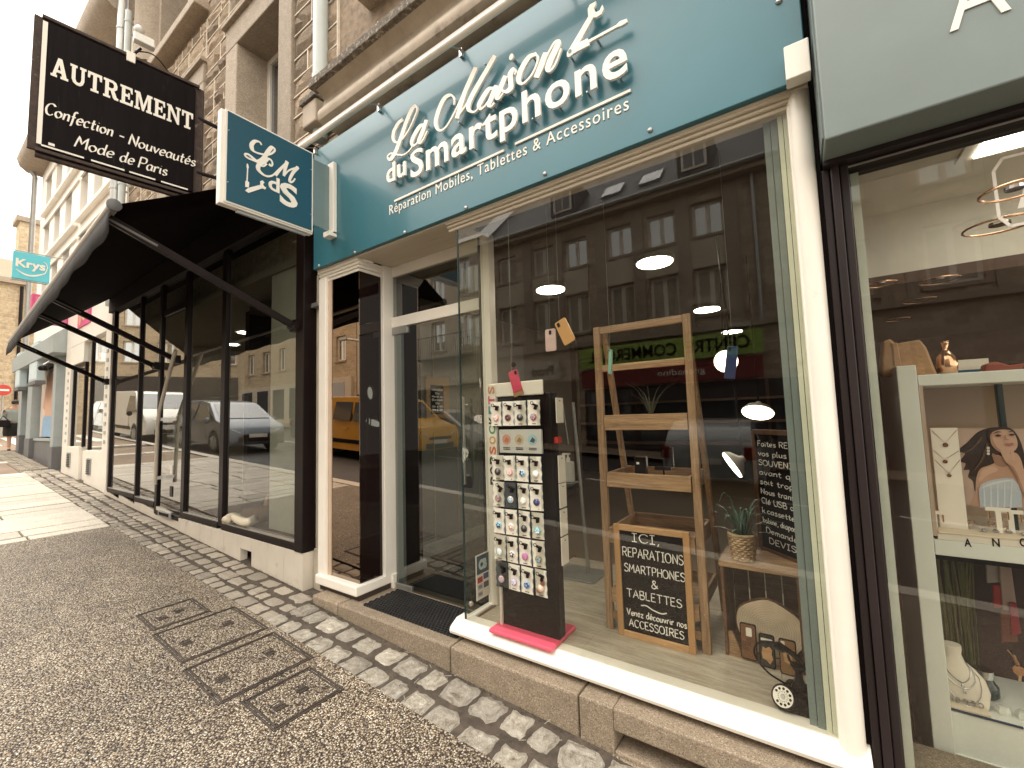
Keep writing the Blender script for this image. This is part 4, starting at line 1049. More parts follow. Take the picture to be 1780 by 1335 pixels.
# ---------------------------------------------------------------- awning
aw = thing('awning', 'black canvas awning on folding arms over the black boutique', 'awning', (-6.6, 2.0, 3.4))
A0 = Vector((-3.80, .80, 3.125)); A1 = Vector((-9.60, .947, 2.915))
top = PX(380, 322, -3.78)
k = (2.10 - A0.y) / (top.y - A0.y)
T0 = Vector((-3.78, 2.10, A0.z + (top.z - A0.z) * k)); T1 = Vector((-9.62, 2.10, T0.z - .10))
cv = MB(); n = 12
vs = []
for i in range(n + 1):
    t = i / n
    a = A0.lerp(A1, t); b = T0.lerp(T1, t)
    for j in range(7):
        s = j / 6; p = a.lerp(b, s); p.z -= .02 * math.sin(math.pi * s) * (1 + .25 * math.sin(t * 19)); vs.append(p)
fs = [(i * 7 + j, (i + 1) * 7 + j, (i + 1) * 7 + j + 1, i * 7 + j + 1) for i in range(n) for j in range(6)]
cv.add(vs, fs)
o = cv.obj('canvas', 'awning', parent=aw, smooth=True); sol = o.modifiers.new('thickness', 'SOLIDIFY'); sol.thickness = .006
vl = MB(); vs = []; N2 = 60
for i in range(N2 + 1):
    t = i / N2; a = A0.lerp(A1, t); sw = .008 * math.sin(t * 23) + .005 * math.sin(t * 61)
    drop = .20 + .007 * math.sin(t * 2 * math.pi * 9)
    vs += [a + Vector((0, -.02, -.02)), a + Vector((0, -.03 + sw * .5, -drop * .5)), a + Vector((0, -.025 + sw, -drop))]
vl.add(vs, [(3 * i + j, 3 * i + 3 + j, 3 * i + 4 + j, 3 * i + 1 + j) for i in range(N2) for j in (0, 1)])
o = vl.obj('valance', 'valance', parent=aw, smooth=True); sol = o.modifiers.new('thickness', 'SOLIDIFY'); sol.thickness = .004
MB().tube([A0, A1], .032, 12).obj('front_bar', 'tube', parent=aw, smooth=60)
MB().lathe([(.04, 0), (.042, .02), (.02, .03)], A0 + Vector((-.02, 0, 0)), X_, 16).obj('end_cap', cmat('dark cap', (.10, .10, .10), .4), parent=aw, smooth=40)
MB().tube([T0 + Vector((0, 0, .03)), T1 + Vector((0, 0, .03))], .05, 10).obj('roller', 'black', parent=aw)
for (u, v, x, z, yy) in ((202, 360, -3.70, 2.46, .84), (91.5, 526, -6.47, 2.44, .9), (69, 552, -7.23, 2.43, .92), (27, 600, -9.55, 2.38, .96)):
    a = PY(u, v, yy); t = (A0.x - a.x) / (A0.x - A1.x); a = A0.lerp(A1, max(0.004, min(.985, t))); a.z -= .05
    b = Vector((x, FY - .06, z))
    ar = MB().bar(a, b, .045, .055); arm = ar.obj('arm', 'black_matt', parent=aw, bevel=.004)
    j = MB().box(b.x - .05, b.y - .01, b.z - .05, b.x + .05, FY - .02, b.z + .05); j.lathe([(.03, -.06), (.03, .06)], (b.x, b.y, b.z), X_, 10); j.obj('arm_joint', 'black', parent=arm)
    c = MB().tube([a + Vector((0, 0, -.01)), a.lerp(b, .22)], .026, 8); c.obj('arm_end', cmat('dark arm end', (.12, .11, .10), .4), parent=arm)

# ---------------------------------------------------------------- hanging sign of the boutique
SA = Vector((-5.5, 1.835, 0)); SB = Vector((-5.65, .635, 0)); SU = (SA - SB).normalized(); SN = Vector((SU.y, -SU.x, 0))
if SN.x < 0: SN = -SN
L = (SA - SB).length; z0, z1 = 4.16, 5.455
hsn = thing('black_hanging_sign', 'large black double sided hanging sign with white serif lettering', 'sign', tuple(SB + SU * (L / 2) + Z_ * z0))
cc = SB + SU * (L / 2) + Z_ * ((z0 + z1) / 2)
MB().obox(cc + SN * .0, SU, Z_, SN, L / 2 - .035, (z1 - z0) / 2 - .04, .045).obj('face_panel', 'sign_black', parent=hsn)
fr = MB()
for zz in (z0, z1): fr.bar(SB + Z_ * zz, SA + Z_ * zz, .10, .03)
for q in (SB, SA): fr.bar(q + Z_ * z0, q + Z_ * z1, .10, .03)
fr.obj('frame', 'rust', parent=hsn, bevel=.003)
tr = MB(); 
tr.obox(SB + SU * .022 + Z_ * ((z0 + z1) / 2) + SN * .048, SU, Z_, SN, .016, (z1 - z0) / 2 - .05, .003)
for a, b in ((.03, .26), (.30, .50), (.53, .70), (.74, .93)):
    tr.obox(SB + SU * (L * (a + b) / 2) + Z_ * (z0 + .045) + SN * .048, SU, Z_, SN, L * (b - a) / 2, .008, .003)
tr.obj('worn_edge_strip', 'print', parent=hsn)
tb = MB()
for k in range(7):
    tb.tube([SB + Z_ * (z0 + .05 + k * .19) - SU * .02, SB + Z_ * (z0 + .16 + k * .19) - SU * .03], .013, 6)
tb.tube([SB + Z_ * z0 - SU * .03, SB + Z_ * z1 - SU * .02], .012, 8)
tb.tube([SB + Z_ * (z0 - .04), SA + Z_ * (z0 - .04)], .025, 8)
tb.tube([SA + SU * .04 + Z_ * z0, SA + SU * .04 + Z_ * (z1 - .05), SA + SU * .01 + Z_ * z1], .016, 8)
tb.obj('conduit', 'rust', parent=hsn, smooth=60)
MB().tube([SA + Z_ * (z1 - .35), Vector((-5.4, WALL + .02, z1 - .42))], .022, 8).obj('wall_arm', 'black', parent=hsn)
MB().tube([SA + Z_ * (z0 + .3), Vector((-5.4, WALL + .02, z0 + .3))], .022, 8).obj('wall_arm', 'black', parent=hsn)
# slab-serif capitals built letter by letter
SER = {  # polygons in a 100-high box
 'A': (92, [[(0, 0), (34, 0), (34, 12), (27, 12), (32, 27), (56, 27), (60, 12), (52, 12), (52, 0), (94, 0), (94, 12), (85, 12), (58, 100), (36, 100), (9, 12), (0, 12)]], [[(36, 40), (52, 40), (44, 68)]]),
 'U': (90, [[(0, 100), (40, 100), (40, 88), (31, 88), (31, 30), (37, 17), (48, 14), (58, 19), (63, 32), (63, 88), (54, 88), (54, 100), (90, 100), (90, 88), (81, 88), (81, 30), (73, 10), (58, 0), (38, 0), (19, 9), (10, 28), (10, 88), (0, 88)]], []),
 'T': (82, [[(18, 0), (64, 0), (64, 12), (52, 12), (52, 86), (66, 86), (70, 66), (82, 66), (82, 100), (0, 100), (0, 66), (12, 66), (16, 86), (30, 86), (30, 12), (18, 12)]], []),
 'R': (92, [[(0, 0), (42, 0), (42, 12), (32, 12), (32, 42), (44, 42), (58, 8), (68, 0), (92, 0), (92, 12), (82, 14), (66, 46), (82, 58), (84, 76), (76, 93), (58, 100), (0, 100), (0, 88), (10, 88), (10, 12), (0, 12)]], [[(32, 56), (52, 56), (61, 64), (62, 77), (54, 86), (32, 86)]]),
 'E': (82, [[(0, 0), (80, 0), (82, 34), (70, 34), (64, 13), (32, 13), (32, 45), (50, 45), (50, 34), (60, 34), (60, 68), (50, 68), (50, 58), (32, 58), (32, 87), (62, 87), (68, 68), (78, 68), (76, 100), (0, 100), (0, 88), (10, 88), (10, 12), (0, 12)]], []),
 'M': (116, [[(0, 0), (34, 0), (34, 12), (25, 12), (25, 74), (50, 0), (62, 0), (86, 74), (86, 12), (77, 12), (77, 0), (116, 0), (116, 12), (107, 12), (107, 88), (116, 88), (116, 100), (82, 100), (58, 34), (34, 100), (0, 100), (0, 88), (9, 88), (9, 12), (0, 12)]], []),
 'N': (98, [[(0, 0), (34, 0), (34, 12), (25, 12), (25, 72), (74, 0), (88, 0), (88, 88), (98, 88), (98, 100), (62, 100), (62, 88), (72, 88), (72, 36), (30, 100), (0, 100), (0, 88), (9, 88), (9, 12), (0, 12)]], [])}
word = 'AUTREMENT'; tw = sum(SER[c][0] + 9 for c in word) - 9; x = .070; sx = 1.085 / tw
FO = SB + SN * .0455
for c in word:
    w, outer, inner = SER[c]
    m = MB()
    bm = bmesh.new()
    for poly in outer: m.prism([(p[0] * sx, p[1] * .00195) for p in poly], FO + SU * x + Z_ * (4.905), SU, Z_, SN, 0, .004)
    o = m.obj('letter', 'print', parent=hsn)
    for poly in inner: MB().prism([(p[0] * sx, p[1] * .00195) for p in poly], FO + SU * x + Z_ * 4.905, SU, Z_, SN, .002, .0048).obj('letter_counter', 'sign_black', parent=o)
    x += (w + 9) * sx
    bm.free()
for wd, w_, x_, z_ in (('Confection', .455, .045, 4.515), ('-', .04, .545, 4.51), ('Nouveautés', .555, .625, 4.495), ('Mode', .265, .245, 4.292), ('de', .10, .565, 4.288), ('Paris', .23, .705, 4.284)):
    hand(wd, w_, .118, FO + SU * x_ + Z_ * z_, SU, Z_, SN, .0165, d=.003, nib=35, shear=.22).obj('script_word', 'print', parent=hsn)
MB().obox(FO + SU * .10 + Z_ * 4.24, SU, Z_, SN, .02, .012, .003).obj('maker_plate', 'print', parent=hsn)
# floodlight on top of it
fl = thing('floodlight', 'weathered floodlight clamped on top of the black hanging sign', 'floodlight', tuple(SB + SU * .62 + Z_ * z1))
q = SB + SU * .62 + Z_ * z1
MB().obox(q + Z_ * -.02, SU, Z_, SN, .035, .055, .06).obj('clamp', 'print', parent=fl, bevel=.004)
MB().tube([q, q + Z_ * .09 + SU * .04, q + Z_ * .16 + SU * .08], .013, 8).obj('arm', 'black', parent=fl)
MB().obox(q + Z_ * .235 + SU * .10 + SN * .03, SU, (Z_ * .9 - SN * .3).normalized(), (SN * .9 + Z_ * .3).normalized(), .085, .06, .03).obj('lamp_head', cmat('pale housing', (.62, .60, .54), .4), parent=fl, bevel=.008)
MB().lathe([(.0, 0), (.04, .02), (.045, .06), (.02, .10)], q + Z_ * .30 + SU * .06, Z_, 12).obj('sensor', cmat('pale housing', (.62, .60, .54), .4), parent=fl, smooth=60)
cb = catmull([q + Z_ * .1 + SU * .03, q + Z_ * .12 + SU * .18 + SN * .05, q + Z_ * .02 + SU * .35, q + Z_ * .01 + SU * .55], 6)
MB().tube([Vector(p) for p in cb], .007, 6).obj('cable', 'black', parent=fl)

# ================================================================ THE BLUE PHONE REPAIR SHOP
sf = thing('phone_shop_front', 'white framed shop front with blue fascia, recessed glass door and large window', 'shopfront', (-1.7, 2.1, .24))
# fascia
fa = thing('fascia_sign', 'long petrol blue fascia sign with raised white lettering', 'sign', (-1.68, 2.04, 2.92))
B(-3.44, 2.02, 2.918, .088, 2.06, 3.985).obj('panel', 'teal', parent=fa, bevel=.004)
for i, (u, v) in enumerate(((555, 462), (617, 439), (704, 404), (810, 361), (947, 302), (1130, 226), (1372, 125), (1354, 2))):
    p = PY(u, v, 2.018)
    MB().lathe([(.0, -.012), (.008, -.011), (.012, -.006), (.013, 0)], (p.x, 2.02, p.z), Y_, 12).obj('dome_screw', 'steel', parent=fa, smooth=True)
LY = 1.972                                                   # face of the raised letters
FN = Vector((0, -1, 0))
def pins(obj, pts):
    m = MB()
    for p in pts: m.tube([(p[0], 2.02, p[1]), (p[0], LY + .012, p[1])], .005, 6)
    return m.obj('standoff_pin', 'steel', parent=obj)
def raised(mbs, name='letter'):
    for q in mbs:
        o = q.obj(name, 'letter', parent=fa, bevel=.0015)
        a = np.array(q.v); zc = a[:, 2].mean()
        lo = a[a[:, 2] < a[:, 2].min() + .012]; hi = a[a[:, 2] > a[:, 2].max() - .012]
        pins(o, [(float(lo[:, 0].mean()), float(a[:, 2].min() + .012)), (float(hi[:, 0].mean()), float(a[:, 2].max() - .012))])
tm = text_mesh('Smartphone', (1.545, .178), (-2.158, LY, 3.268), X_, Z_, FN, -.014, 0, bold=.014, res=4, space=1.08, vmap=(.050, .140, .187))
raised(split_letters(tm, X_))
tm = text_mesh('du', (.204, .138, .76), (-2.412, LY, 3.318), X_, Z_, FN, -.014, 0, bold=.018, res=4, space=1.06, vmap=(.05, .098, .138))
raised(split_letters(tm, X_))
def zz(l, s=3.87, ox=660, oy=0):
    out = []
    for a, b in l:
        p = PY(ox + a / s, oy + b / s, LY); out.append((p.x, p.z))
    return out
SCR = {
 'L': [[(152, 803), (122, 832), (94, 885), (90, 935), (112, 958), (160, 925), (205, 850), (236, 780), (250, 738), (240, 715), (214, 738), (178, 820), (140, 930), (108, 1015), (82, 1060), (60, 1072), (52, 1052), (74, 1032), (120, 1040), (160, 1040), (200, 1010), (222, 975)]],
 'a': [[(300, 838), (270, 850), (236, 900), (215, 952), (225, 980), (256, 955), (292, 890), (312, 812)], [(314, 806), (288, 885), (264, 942), (268, 962), (288, 945), (320, 880)]],
 'M': [[(497, 705), (500, 665), (478, 640), (436, 660), (398, 735), (376, 825), (396, 875), (438, 860), (492, 775), (560, 630), (612, 520), (646, 452)], [(646, 452), (612, 530), (566, 640), (518, 798)], [(518, 798), (590, 690), (680, 545), (740, 430), (776, 374)], [(776, 374), (722, 470), (652, 590), (602, 690), (602, 742), (640, 752), (676, 712)]],
 'a2': [[(766, 592), (732, 602), (694, 655), (668, 708), (680, 732), (716, 700), (756, 632), (784, 578)], [(786, 574), (754, 650), (736, 700), (748, 716), (772, 690)]],
 'i': [[(846, 508), (812, 590), (788, 648), (800, 664), (832, 622)]],
 's': [[(905, 500), (915, 480), (900, 468), (878, 500), (880, 550), (880, 590), (850, 615), (818, 606)]],
 'o': [[(1050, 362), (1000, 388), (950, 470), (934, 540), (960, 562), (1012, 515), (1052, 440), (1062, 385), (1046, 360)]],
 'n': [[(1118, 352), (1090, 430), (1052, 522)], [(1056, 512), (1112, 398), (1168, 296), (1196, 276), (1192, 312), (1152, 398), (1132, 458), (1146, 476), (1182, 428), (1220, 326)]]}
for k, sts in SCR.items():
    m = MB()
    for i, stq in enumerate(sts):
        pts = catmull(zz(stq), 6)
        m.ribbon(pts, lambda t, q: .0115 + .027 * max(0, (-q[1] * .75 - q[0] * .66) if q[1] < 0 or q[0] < 0 else 0) ** 1.2 + .004 * math.sin(math.pi * t), (0, LY - .0008 * i, 0), X_, Z_, FN, -.014, 0)
    raised([m])
p = zz([(884, 382)])[0]
raised([MB().prism(circ(.016, 14, p[0], p[1], .02), (0, LY, 0), X_, Z_, FN, -.014, 0)], 'letter_dot')
wr = [(1258, 355), (1402, 110), (1398, 60), (1412, 30), (1455, 5), (1452, 35), (1440, 55), (1452, 80), (1478, 70), (1498, 28), (1506, 60), (1490, 95), (1458, 116), (1436, 118), (1335, 300), (1296, 368), (1272, 384), (1258, 380)]
sd = [(1320, 318), (1336, 290), (1398, 257), (1405, 268), (1590, 168), (1615, 143), (1662, 124), (1668, 148), (1625, 175), (1600, 182), (1410, 286), (1412, 304), (1330, 346), (1300, 364)]
raised([MB().prism(zz(wr), (0, LY, 0), X_, Z_, FN, -.014, 0)], 'spanner_emblem')
raised([MB().prism(zz(sd), (0, LY - .001, 0), X_, Z_, FN, -.014, 0)], 'screwdriver_emblem')
c = zz([(1280, 345)])[0]; MB().prism(circ(.010, 14, c[0], c[1]), (0, LY - .0012, 0), X_, Z_, FN, 0, .0012).obj('emblem_rivet', 'teal', parent=fa)
B(-2.375, 2.010, 3.183, -1.392, 2.02, 3.197).obj('underline', 'letter', parent=fa); B(-1.310, 2.010, 3.190, -.616, 2.02, 3.204).obj('underline', 'letter', parent=fa)
sm = text_mesh('Réparation Mobiles, Tablettes & Accessoires', (1.806, .072), (-2.436, 2.019, 3.107), X_, Z_, FN, 0, .003, bold=.0, res=3, space=1.12)
for q in split_letters(sm, X_): q.obj('small_letter', 'print', parent=fa)
# light rail over the fascia
lr = thing('light_rail', 'long pale tube light rail on hook brackets along the top of the blue fascia', 'light rail', (-1.6, 1.86, 3.9))
zr = 1.6 + (PY(531, 253, 1.86).z + PY(880, 2, 1.86).z) / 2 - 1.6
MB().tube([(-3.42, 1.86, zr), (.3, 1.86, zr)], .022, 14).obj('tube', 'white', parent=lr, smooth=60)
B(-3.42, 1.852, zr + .022, .3, 1.885, zr + .042).obj('cover_strip', cmat('rail cover', (.45, .38, .30), .4), parent=lr, bevel=.003)
for u, v in ((660, 199), (803, 100), (549, 268), (985, -20)):
    q = PY(u, v, 2.01)
    m = MB().bar((q.x, 1.87, zr + .01), (q.x, 2.0, 3.995), .018, .004).box(q.x - .012, 1.995, 3.945, q.x + .012, 2.018, 3.998)
    m.obj('hook_bracket', 'alu', parent=lr)

# hanging sign
ls = thing('blue_hanging_sign', 'square petrol blue hanging sign with white monogram and crossed tools', 'sign', (-3.15, 1.53, 3.11))
B(-3.21, 1.185, 3.095, -3.155, 1.845, 3.765).obj('box_body', 'white', parent=ls, bevel=.005)
B(-3.154, 1.208, 3.108, -3.146, 1.842, 3.77).obj('white_edge', 'white', parent=ls, bevel=.002)
B(-3.146, 1.222, 3.121, -3.141, 1.828, 3.757).obj('face', 'teal_sign', parent=ls)
B(-3.19, 1.30, 3.075, -3.17, 1.80, 3.095).obj('lower_channel', 'steel', parent=ls)
B(-3.162, 1.845, 3.175, -3.15, 2.0, 3.725).obj('side_plate', cmat('grey blue plate', (.16, .22, .225), .35), parent=ls)
B(-3.175, 1.985, 3.14, -3.095, 2.02, 3.755).obj('wall_bar', 'white', parent=ls, bevel=.004)
B(-3.19, 1.955, 3.115, -3.095, 2.02, 3.16).obj('wall_bar_foot', 'white', parent=ls, bevel=.004)
for y in (1.228, 1.822):
    for z in (3.25, 3.62): MB().lathe([(.005, 0), (.004, .004)], (-3.141, y, z), X_, 8).obj('screw', 'alu', parent=ls)
XO = (-3.1405, 0, 0)
cal = lambda t, q: .011 + .016 * max(0, -q[1]) ** 1.3 + .003 * math.sin(math.pi * t)
for nm, stq, f in (('monogram_letter', [(1.442, 3.624), (1.427, 3.640), (1.395, 3.628), (1.374, 3.588), (1.386, 3.552), (1.436, 3.554), (1.495, 3.58), (1.530, 3.62), (1.534, 3.642), (1.515, 3.646), (1.490, 3.605), (1.455, 3.530), (1.415, 3.488), (1.365, 3.480), (1.338, 3.486), (1.333, 3.500), (1.355, 3.508), (1.40, 3.490), (1.45, 3.468), (1.48, 3.50)], cal),
                   ('monogram_letter', [(1.495, 3.505), (1.512, 3.500), (1.520, 3.522), (1.508, 3.545), (1.484, 3.540), (1.460, 3.505), (1.424, 3.462), (1.425, 3.425), (1.47, 3.405), (1.52, 3.430), (1.575, 3.51), (1.630, 3.592)], cal),
                   ('monogram_letter', [(1.630, 3.592), (1.585, 3.515), (1.545, 3.440)], lambda t, q: .016), ('monogram_letter', [(1.628, 3.592), (1.612, 3.52), (1.604, 3.465)], lambda t, q: .026 - .008 * t), ('monogram_letter', [(1.604, 3.465), (1.645, 3.53), (1.716, 3.588)], lambda t, q: .010 + .004 * t),
                   ('monogram_letter', [(1.712, 3.586), (1.672, 3.52), (1.648, 3.455), (1.655, 3.440), (1.675, 3.455), (1.690, 3.485)], lambda t, q: .026 - .017 * t)):
    MB().ribbon(catmull(stq, 6), f, XO, Y_, Z_, X_, 0, .004).obj(nm, 'print', parent=ls)
text_mesh('d', (.080, .118, .76), (-3.1405, 1.493, 3.318), Y_, Z_, X_, 0, .0045, bold=.02).obj('monogram_letter', 'print', parent=ls)
text_mesh('S', (.136, .165), (-3.1405, 1.575, 3.248), Y_, Z_, X_, 0, .0055, bold=.03).obj('monogram_letter', 'print', parent=ls)
MB().prism([(1.337, 3.235), (1.360, 3.228), (1.452, 3.302), (1.470, 3.300), (1.478, 3.318), (1.462, 3.322), (1.455, 3.335), (1.466, 3.35), (1.452, 3.362), (1.436, 3.348), (1.438, 3.322), (1.355, 3.262)], XO, Y_, Z_, X_, 0, .004).obj('spanner_emblem', 'print', parent=ls)
MB().prism([(1.338, 3.262), (1.360, 3.268), (1.362, 3.305), (1.352, 3.31), (1.354, 3.40), (1.358, 3.415), (1.352, 3.437), (1.346, 3.437), (1.343, 3.415), (1.347, 3.40), (1.345, 3.31), (1.338, 3.305)], XO, Y_, Z_, X_, 0, .0045).obj('screwdriver_emblem', 'print', parent=ls)

# window head moulding, right post, cap box
m = MB()
for k, (ya, zb, zt) in enumerate(((2.085, 2.855, 2.875), (2.07, 2.875, 2.893), (2.055, 2.893, 2.912))): m.box(-1.92, ya, zb, .03, 2.16, zt)
m.obj('window_head', 'cream', parent=sf, bevel=.006)
B(-3.43, 2.05, 2.905, .09, 2.09, 2.9165).obj('fascia_foot', 'cream', parent=sf)
rp = MB(); rp.lathe([(.042, 0), (.042, 2.62)], (.052, 2.10, .30), Z_, 20); rp.obj('right_post', 'white', parent=sf, smooth=40)
B(.012, 2.072, .34, .034, 2.14, 2.86).obj('glazing_stop', 'white', parent=sf, bevel=.004)
B(.018, 1.955, 2.895, .10, 2.02, 3.035).obj('post_cap', 'white', parent=sf, bevel=.004)
# window sill, curved nose
MB().prism([(2.17, .265), (2.055, .262), (2.035, .272), (2.03, .288), (2.038, .305), (2.06, .320), (2.10, .341), (2.17, .341)], (-1.925, 0, 0), Y_, Z_, X_, 0, 2.03).obj('window_sill', 'white', parent=sf, smooth=40)
MB().lathe([(.03, 0), (.03, .05)], (-1.895, 2.062, .27), Z_, 12)
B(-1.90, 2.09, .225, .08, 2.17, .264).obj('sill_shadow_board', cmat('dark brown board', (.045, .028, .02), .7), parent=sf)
B(-1.845, 2.098, .341, .012, 2.106, 2.856).obj('window_pane', 'glass', parent=sf)
# glass return beside the door
B(-1.855, 2.10, .352, -1.849, 2.365, 2.856).obj('return_pane', 'glass_ret', parent=sf)
B(-1.8555, 2.0965, .345, -1.8465, 2.1065, 2.856).obj('pane_corner_edge', 'glass_edge', parent=sf)
B(-1.885, 2.09, .265, -1.835, 2.40, .345).obj('return_sill', 'white', parent=sf, bevel=.008)
B(-1.893, 2.362, .30, -1.878, 2.385, 2.90).obj('door_gasket', 'black', parent=sf)
B(-1.876, 2.366, .30, -1.80, 2.44, 2.92).obj('door_post', 'white', parent=sf, bevel=.006)
# left display case
B(-3.44, 2.07, .34, -3.335, 2.14, 2.845).obj('case_post', 'white', parent=sf, bevel=.006)
B(-2.93, 2.315, .34, -2.885, 2.46, 2.92).obj('case_post', 'white', parent=sf, bevel=.006)
B(-2.9, 2.38, .20, -2.87, 2.44, .345).obj('case_post_foot', 'white', parent=sf, bevel=.004)
MB().prism([(-3.44, 2.045), (-2.885, 2.045), (-2.885, 2.42), (-2.93, 2.42), (-2.93, 2.115), (-3.44, 2.115)], (0, 0, .278), X_, Y_, Z_, 0, .075).obj('case_sill', 'white', parent=sf, bevel=.010)
MB().prism([(-3.42, 2.08), (-2.90, 2.08), (-2.90, 2.40), (-3.42, 2.40)], (0, 0, .228), X_, Y_, Z_, 0, .05).obj('case_base', cmat('dark brown board', (.045, .028, .02), .7), parent=sf)
for h, (zb, e) in enumerate(((2.815, .0), (2.84, .012), (2.862, .022))):
    MB().prism([(-3.44, 2.095 - e), (-2.912 + e, 2.095 - e), (-2.912 + e, 2.44), (-2.95, 2.44), (-2.95, 2.14), (-3.44, 2.14)], (0, 0, zb), X_, Y_, Z_, 0, .024).obj('case_head', 'white', parent=sf, bevel=.003)
B(-3.44, 2.06, 2.886, -2.89, 2.45, 2.905).obj('case_head_board', 'white', parent=sf)
B(-3.335, 2.100, .352, -2.918, 2.108, 2.816).obj('case_glass', 'blackglass', parent=sf)
B(-2.926, 2.108, .352, -2.918, 2.316, 2.816).obj('case_glass', 'blackglass_side', parent=sf)
B(-3.336, 2.094, .352, -3.285, 2.0995, 2.816).obj('case_pale_strip', cmat('pale strip', (.55, .42, .31), .5), parent=sf)
# door recess
B(-2.90, 2.05, 2.92, -1.85, 2.45, 2.955).obj('recess_ceiling', 'cream', parent=sf)
B(-2.885, 2.405, 2.83, -1.878, 2.45, 2.92).obj('transom_head', 'white', parent=sf, bevel=.004)
B(-2.885, 2.400, 2.385, -1.894, 2.45, 2.475).obj('transom', 'white', parent=sf, bevel=.005)
B(-2.885, 2.42, 2.475, -1.894, 2.428, 2.83).obj('transom_pane', 'glass_door', parent=sf)
B(-2.885, 2.42, 2.34, -2.87, 2.45, 2.385)
gd = B(-2.865, 2.412, .215, -1.90, 2.424, 2.375).obj('door', 'glass_door', parent=sf)
B(-2.885, 2.403, .20, -2.68, 2.434, .275).obj('pivot_shoe', 'steel', parent=gd, bevel=.003); B(-2.885, 2.403, 2.325, -2.70, 2.434, 2.385).obj('pivot_shoe', 'steel', parent=gd, bevel=.003)
B(-2.885, 2.395, .185, -1.893, 2.45, .212).obj('threshold', 'steel', parent=sf)
hx = PY(805, 750, 2.36).x; z0h, z1h = PY(803, 842, 2.36).z, PY(800, 690, 2.36).z
h = MB().box(hx - .012, 2.355, z0h, hx + .012, 2.372, z1h); h.obj('door_handle', 'alu', parent=gd, bevel=.003)
B(hx - .05, 2.402, z0h - .03, hx + .03, 2.411, z0h + .05).obj('lock_case', 'black', parent=gd, bevel=.004)
hb = MB().tube([(hx, 2.372, z0h + .06), (hx, 2.412, z0h + .06)], .008, 8); hb.tube([(hx, 2.372, z1h - .06), (hx, 2.412, z1h - .06)], .008, 8); hb.obj('handle_stud', 'alu', parent=gd)
B(-2.86, 2.43, .215, -2.80, 2.46, 2.38).obj('door_edge_post', cmat('grey door post', (.40, .42, .40), .4), parent=sf)
# card payment sticker on the return pane
stk = thing('payment_sticker', 'upright sticker with bank card emblems on the side glass by the door', 'sticker', (-1.848, 2.25, .5))
ya, yb, za, zb = 2.205, 2.345, .415, .70
B(-1.8478, ya, za, -1.8445, yb, zb).obj('backing', 'print', parent=stk)
B(-1.8444, ya + .008, zb - .125, -1.8435, yb - .008, zb - .008).obj('bank_card_field', cmat('navy print', (.02, .07, .12), .4), parent=stk)
text_mesh('CB', (.085, .055), (-1.8434, ya + .026, zb - .095), Y_, Z_, X_, 0, .0008, bold=.08).obj('card_emblem', cmat('pale blue print', (.55, .72, .74), .5), parent=stk)
for k, (yo, zo, c) in enumerate(((.012, .105, (.45, .04, .03)), (.075, .115, (.05, .09, .26)), (.012, .06, (.55, .55, .6)), (.012, .015, (.55, .55, .6)), (.075, .06, (.1, .1, .12)))):
    B(-1.8444, ya + yo, za + zo, -1.8434, ya + yo + .052, za + zo + .036).obj('card_mark', cmat('card mark %d' % k, c, .4), parent=stk)
text_mesh('VISA', (.042, .018), (-1.8433, ya + .017, za + .07), Y_, Z_, X_, 0, .0006, bold=.02).obj('card_word', cmat('navy print', (.02, .07, .12), .4), parent=stk)
text_mesh('VISA', (.042, .018), (-1.8433, ya + .017, za + .025), Y_, Z_, X_, 0, .0006, bold=.02).obj('card_word', cmat('navy print', (.02, .07, .12), .4), parent=stk)
MB().lathe([(.012, 0), (.016, .01), (.012, .02)], (-1.8445, 2.135, .43), X_, 14).obj('fixing_stud', 'alu', parent=sf)
# honeycomb rubber mat
dm = MB(); r = .0155; z0 = .236; ym = 2.055
row = 0; y = 2.065
while y < 2.37:
    x = -2.80 + (r * .93 if row % 2 else 0)
    while x < -1.90:
        o = len(dm.v)
        for rr, h in ((r * 1.06, 0), (r * 1.06, .011), (r * .74, .011), (r * .74, 0)):
            for k in range(6): dm.v.append((x + rr * math.cos(R(60 * k + 30)), y + rr * math.sin(R(60 * k + 30)), z0 + h))
        for q in range(3):
            for k in range(6): dm.f.append((o + q * 6 + k, o + q * 6 + (k + 1) % 6, o + q * 6 + 6 + (k + 1) % 6, o + q * 6 + 6 + k))
        x += r * 1.86
    y += r * 1.62; row += 1
mat_t = thing('door_mat', 'black honeycomb rubber mat in front of the glass door', 'door mat', (-2.35, 2.2, .236))
dm.obj('honeycomb', 'rubber', parent=mat_t); B(-2.81, 2.052, .2362, -1.895, 2.38, .2385).obj('backing', 'rubber', parent=mat_t)

# ---------------------------------------------------------------- INSIDE THE SHOP
FZ = .34
rm = thing('shop_room', 'dark interior of the phone shop behind the window', 'room', (-2, 5, .17))
B(-3.50, 2.46, -.1, .06, 2.47, .2)
B(-5.6, 2.46, .10, .10, 10, .17).obj('lower_floor', cmat('shop floor', (.17, .125, .085), .4, var=.15, stretch=(1, 8, 1)), parent=rm)
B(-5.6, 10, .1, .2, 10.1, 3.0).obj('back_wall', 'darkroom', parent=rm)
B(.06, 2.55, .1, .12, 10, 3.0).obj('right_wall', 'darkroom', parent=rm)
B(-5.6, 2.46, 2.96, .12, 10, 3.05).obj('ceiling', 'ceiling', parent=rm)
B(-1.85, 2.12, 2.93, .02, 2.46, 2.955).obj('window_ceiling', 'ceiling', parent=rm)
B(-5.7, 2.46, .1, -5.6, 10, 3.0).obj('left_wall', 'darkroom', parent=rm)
B(-3.44, 2.46, .17, -3.36, 2.52, 2.96)
B(-3.43, 2.16, .0, -3.42, 2.4, .1)
B(-3.42, 3.12, .17, -3.36, 5.2, 2.6).obj('panelled_wall', cmat('panel white', (.32, .305, .27), .5), parent=rm)
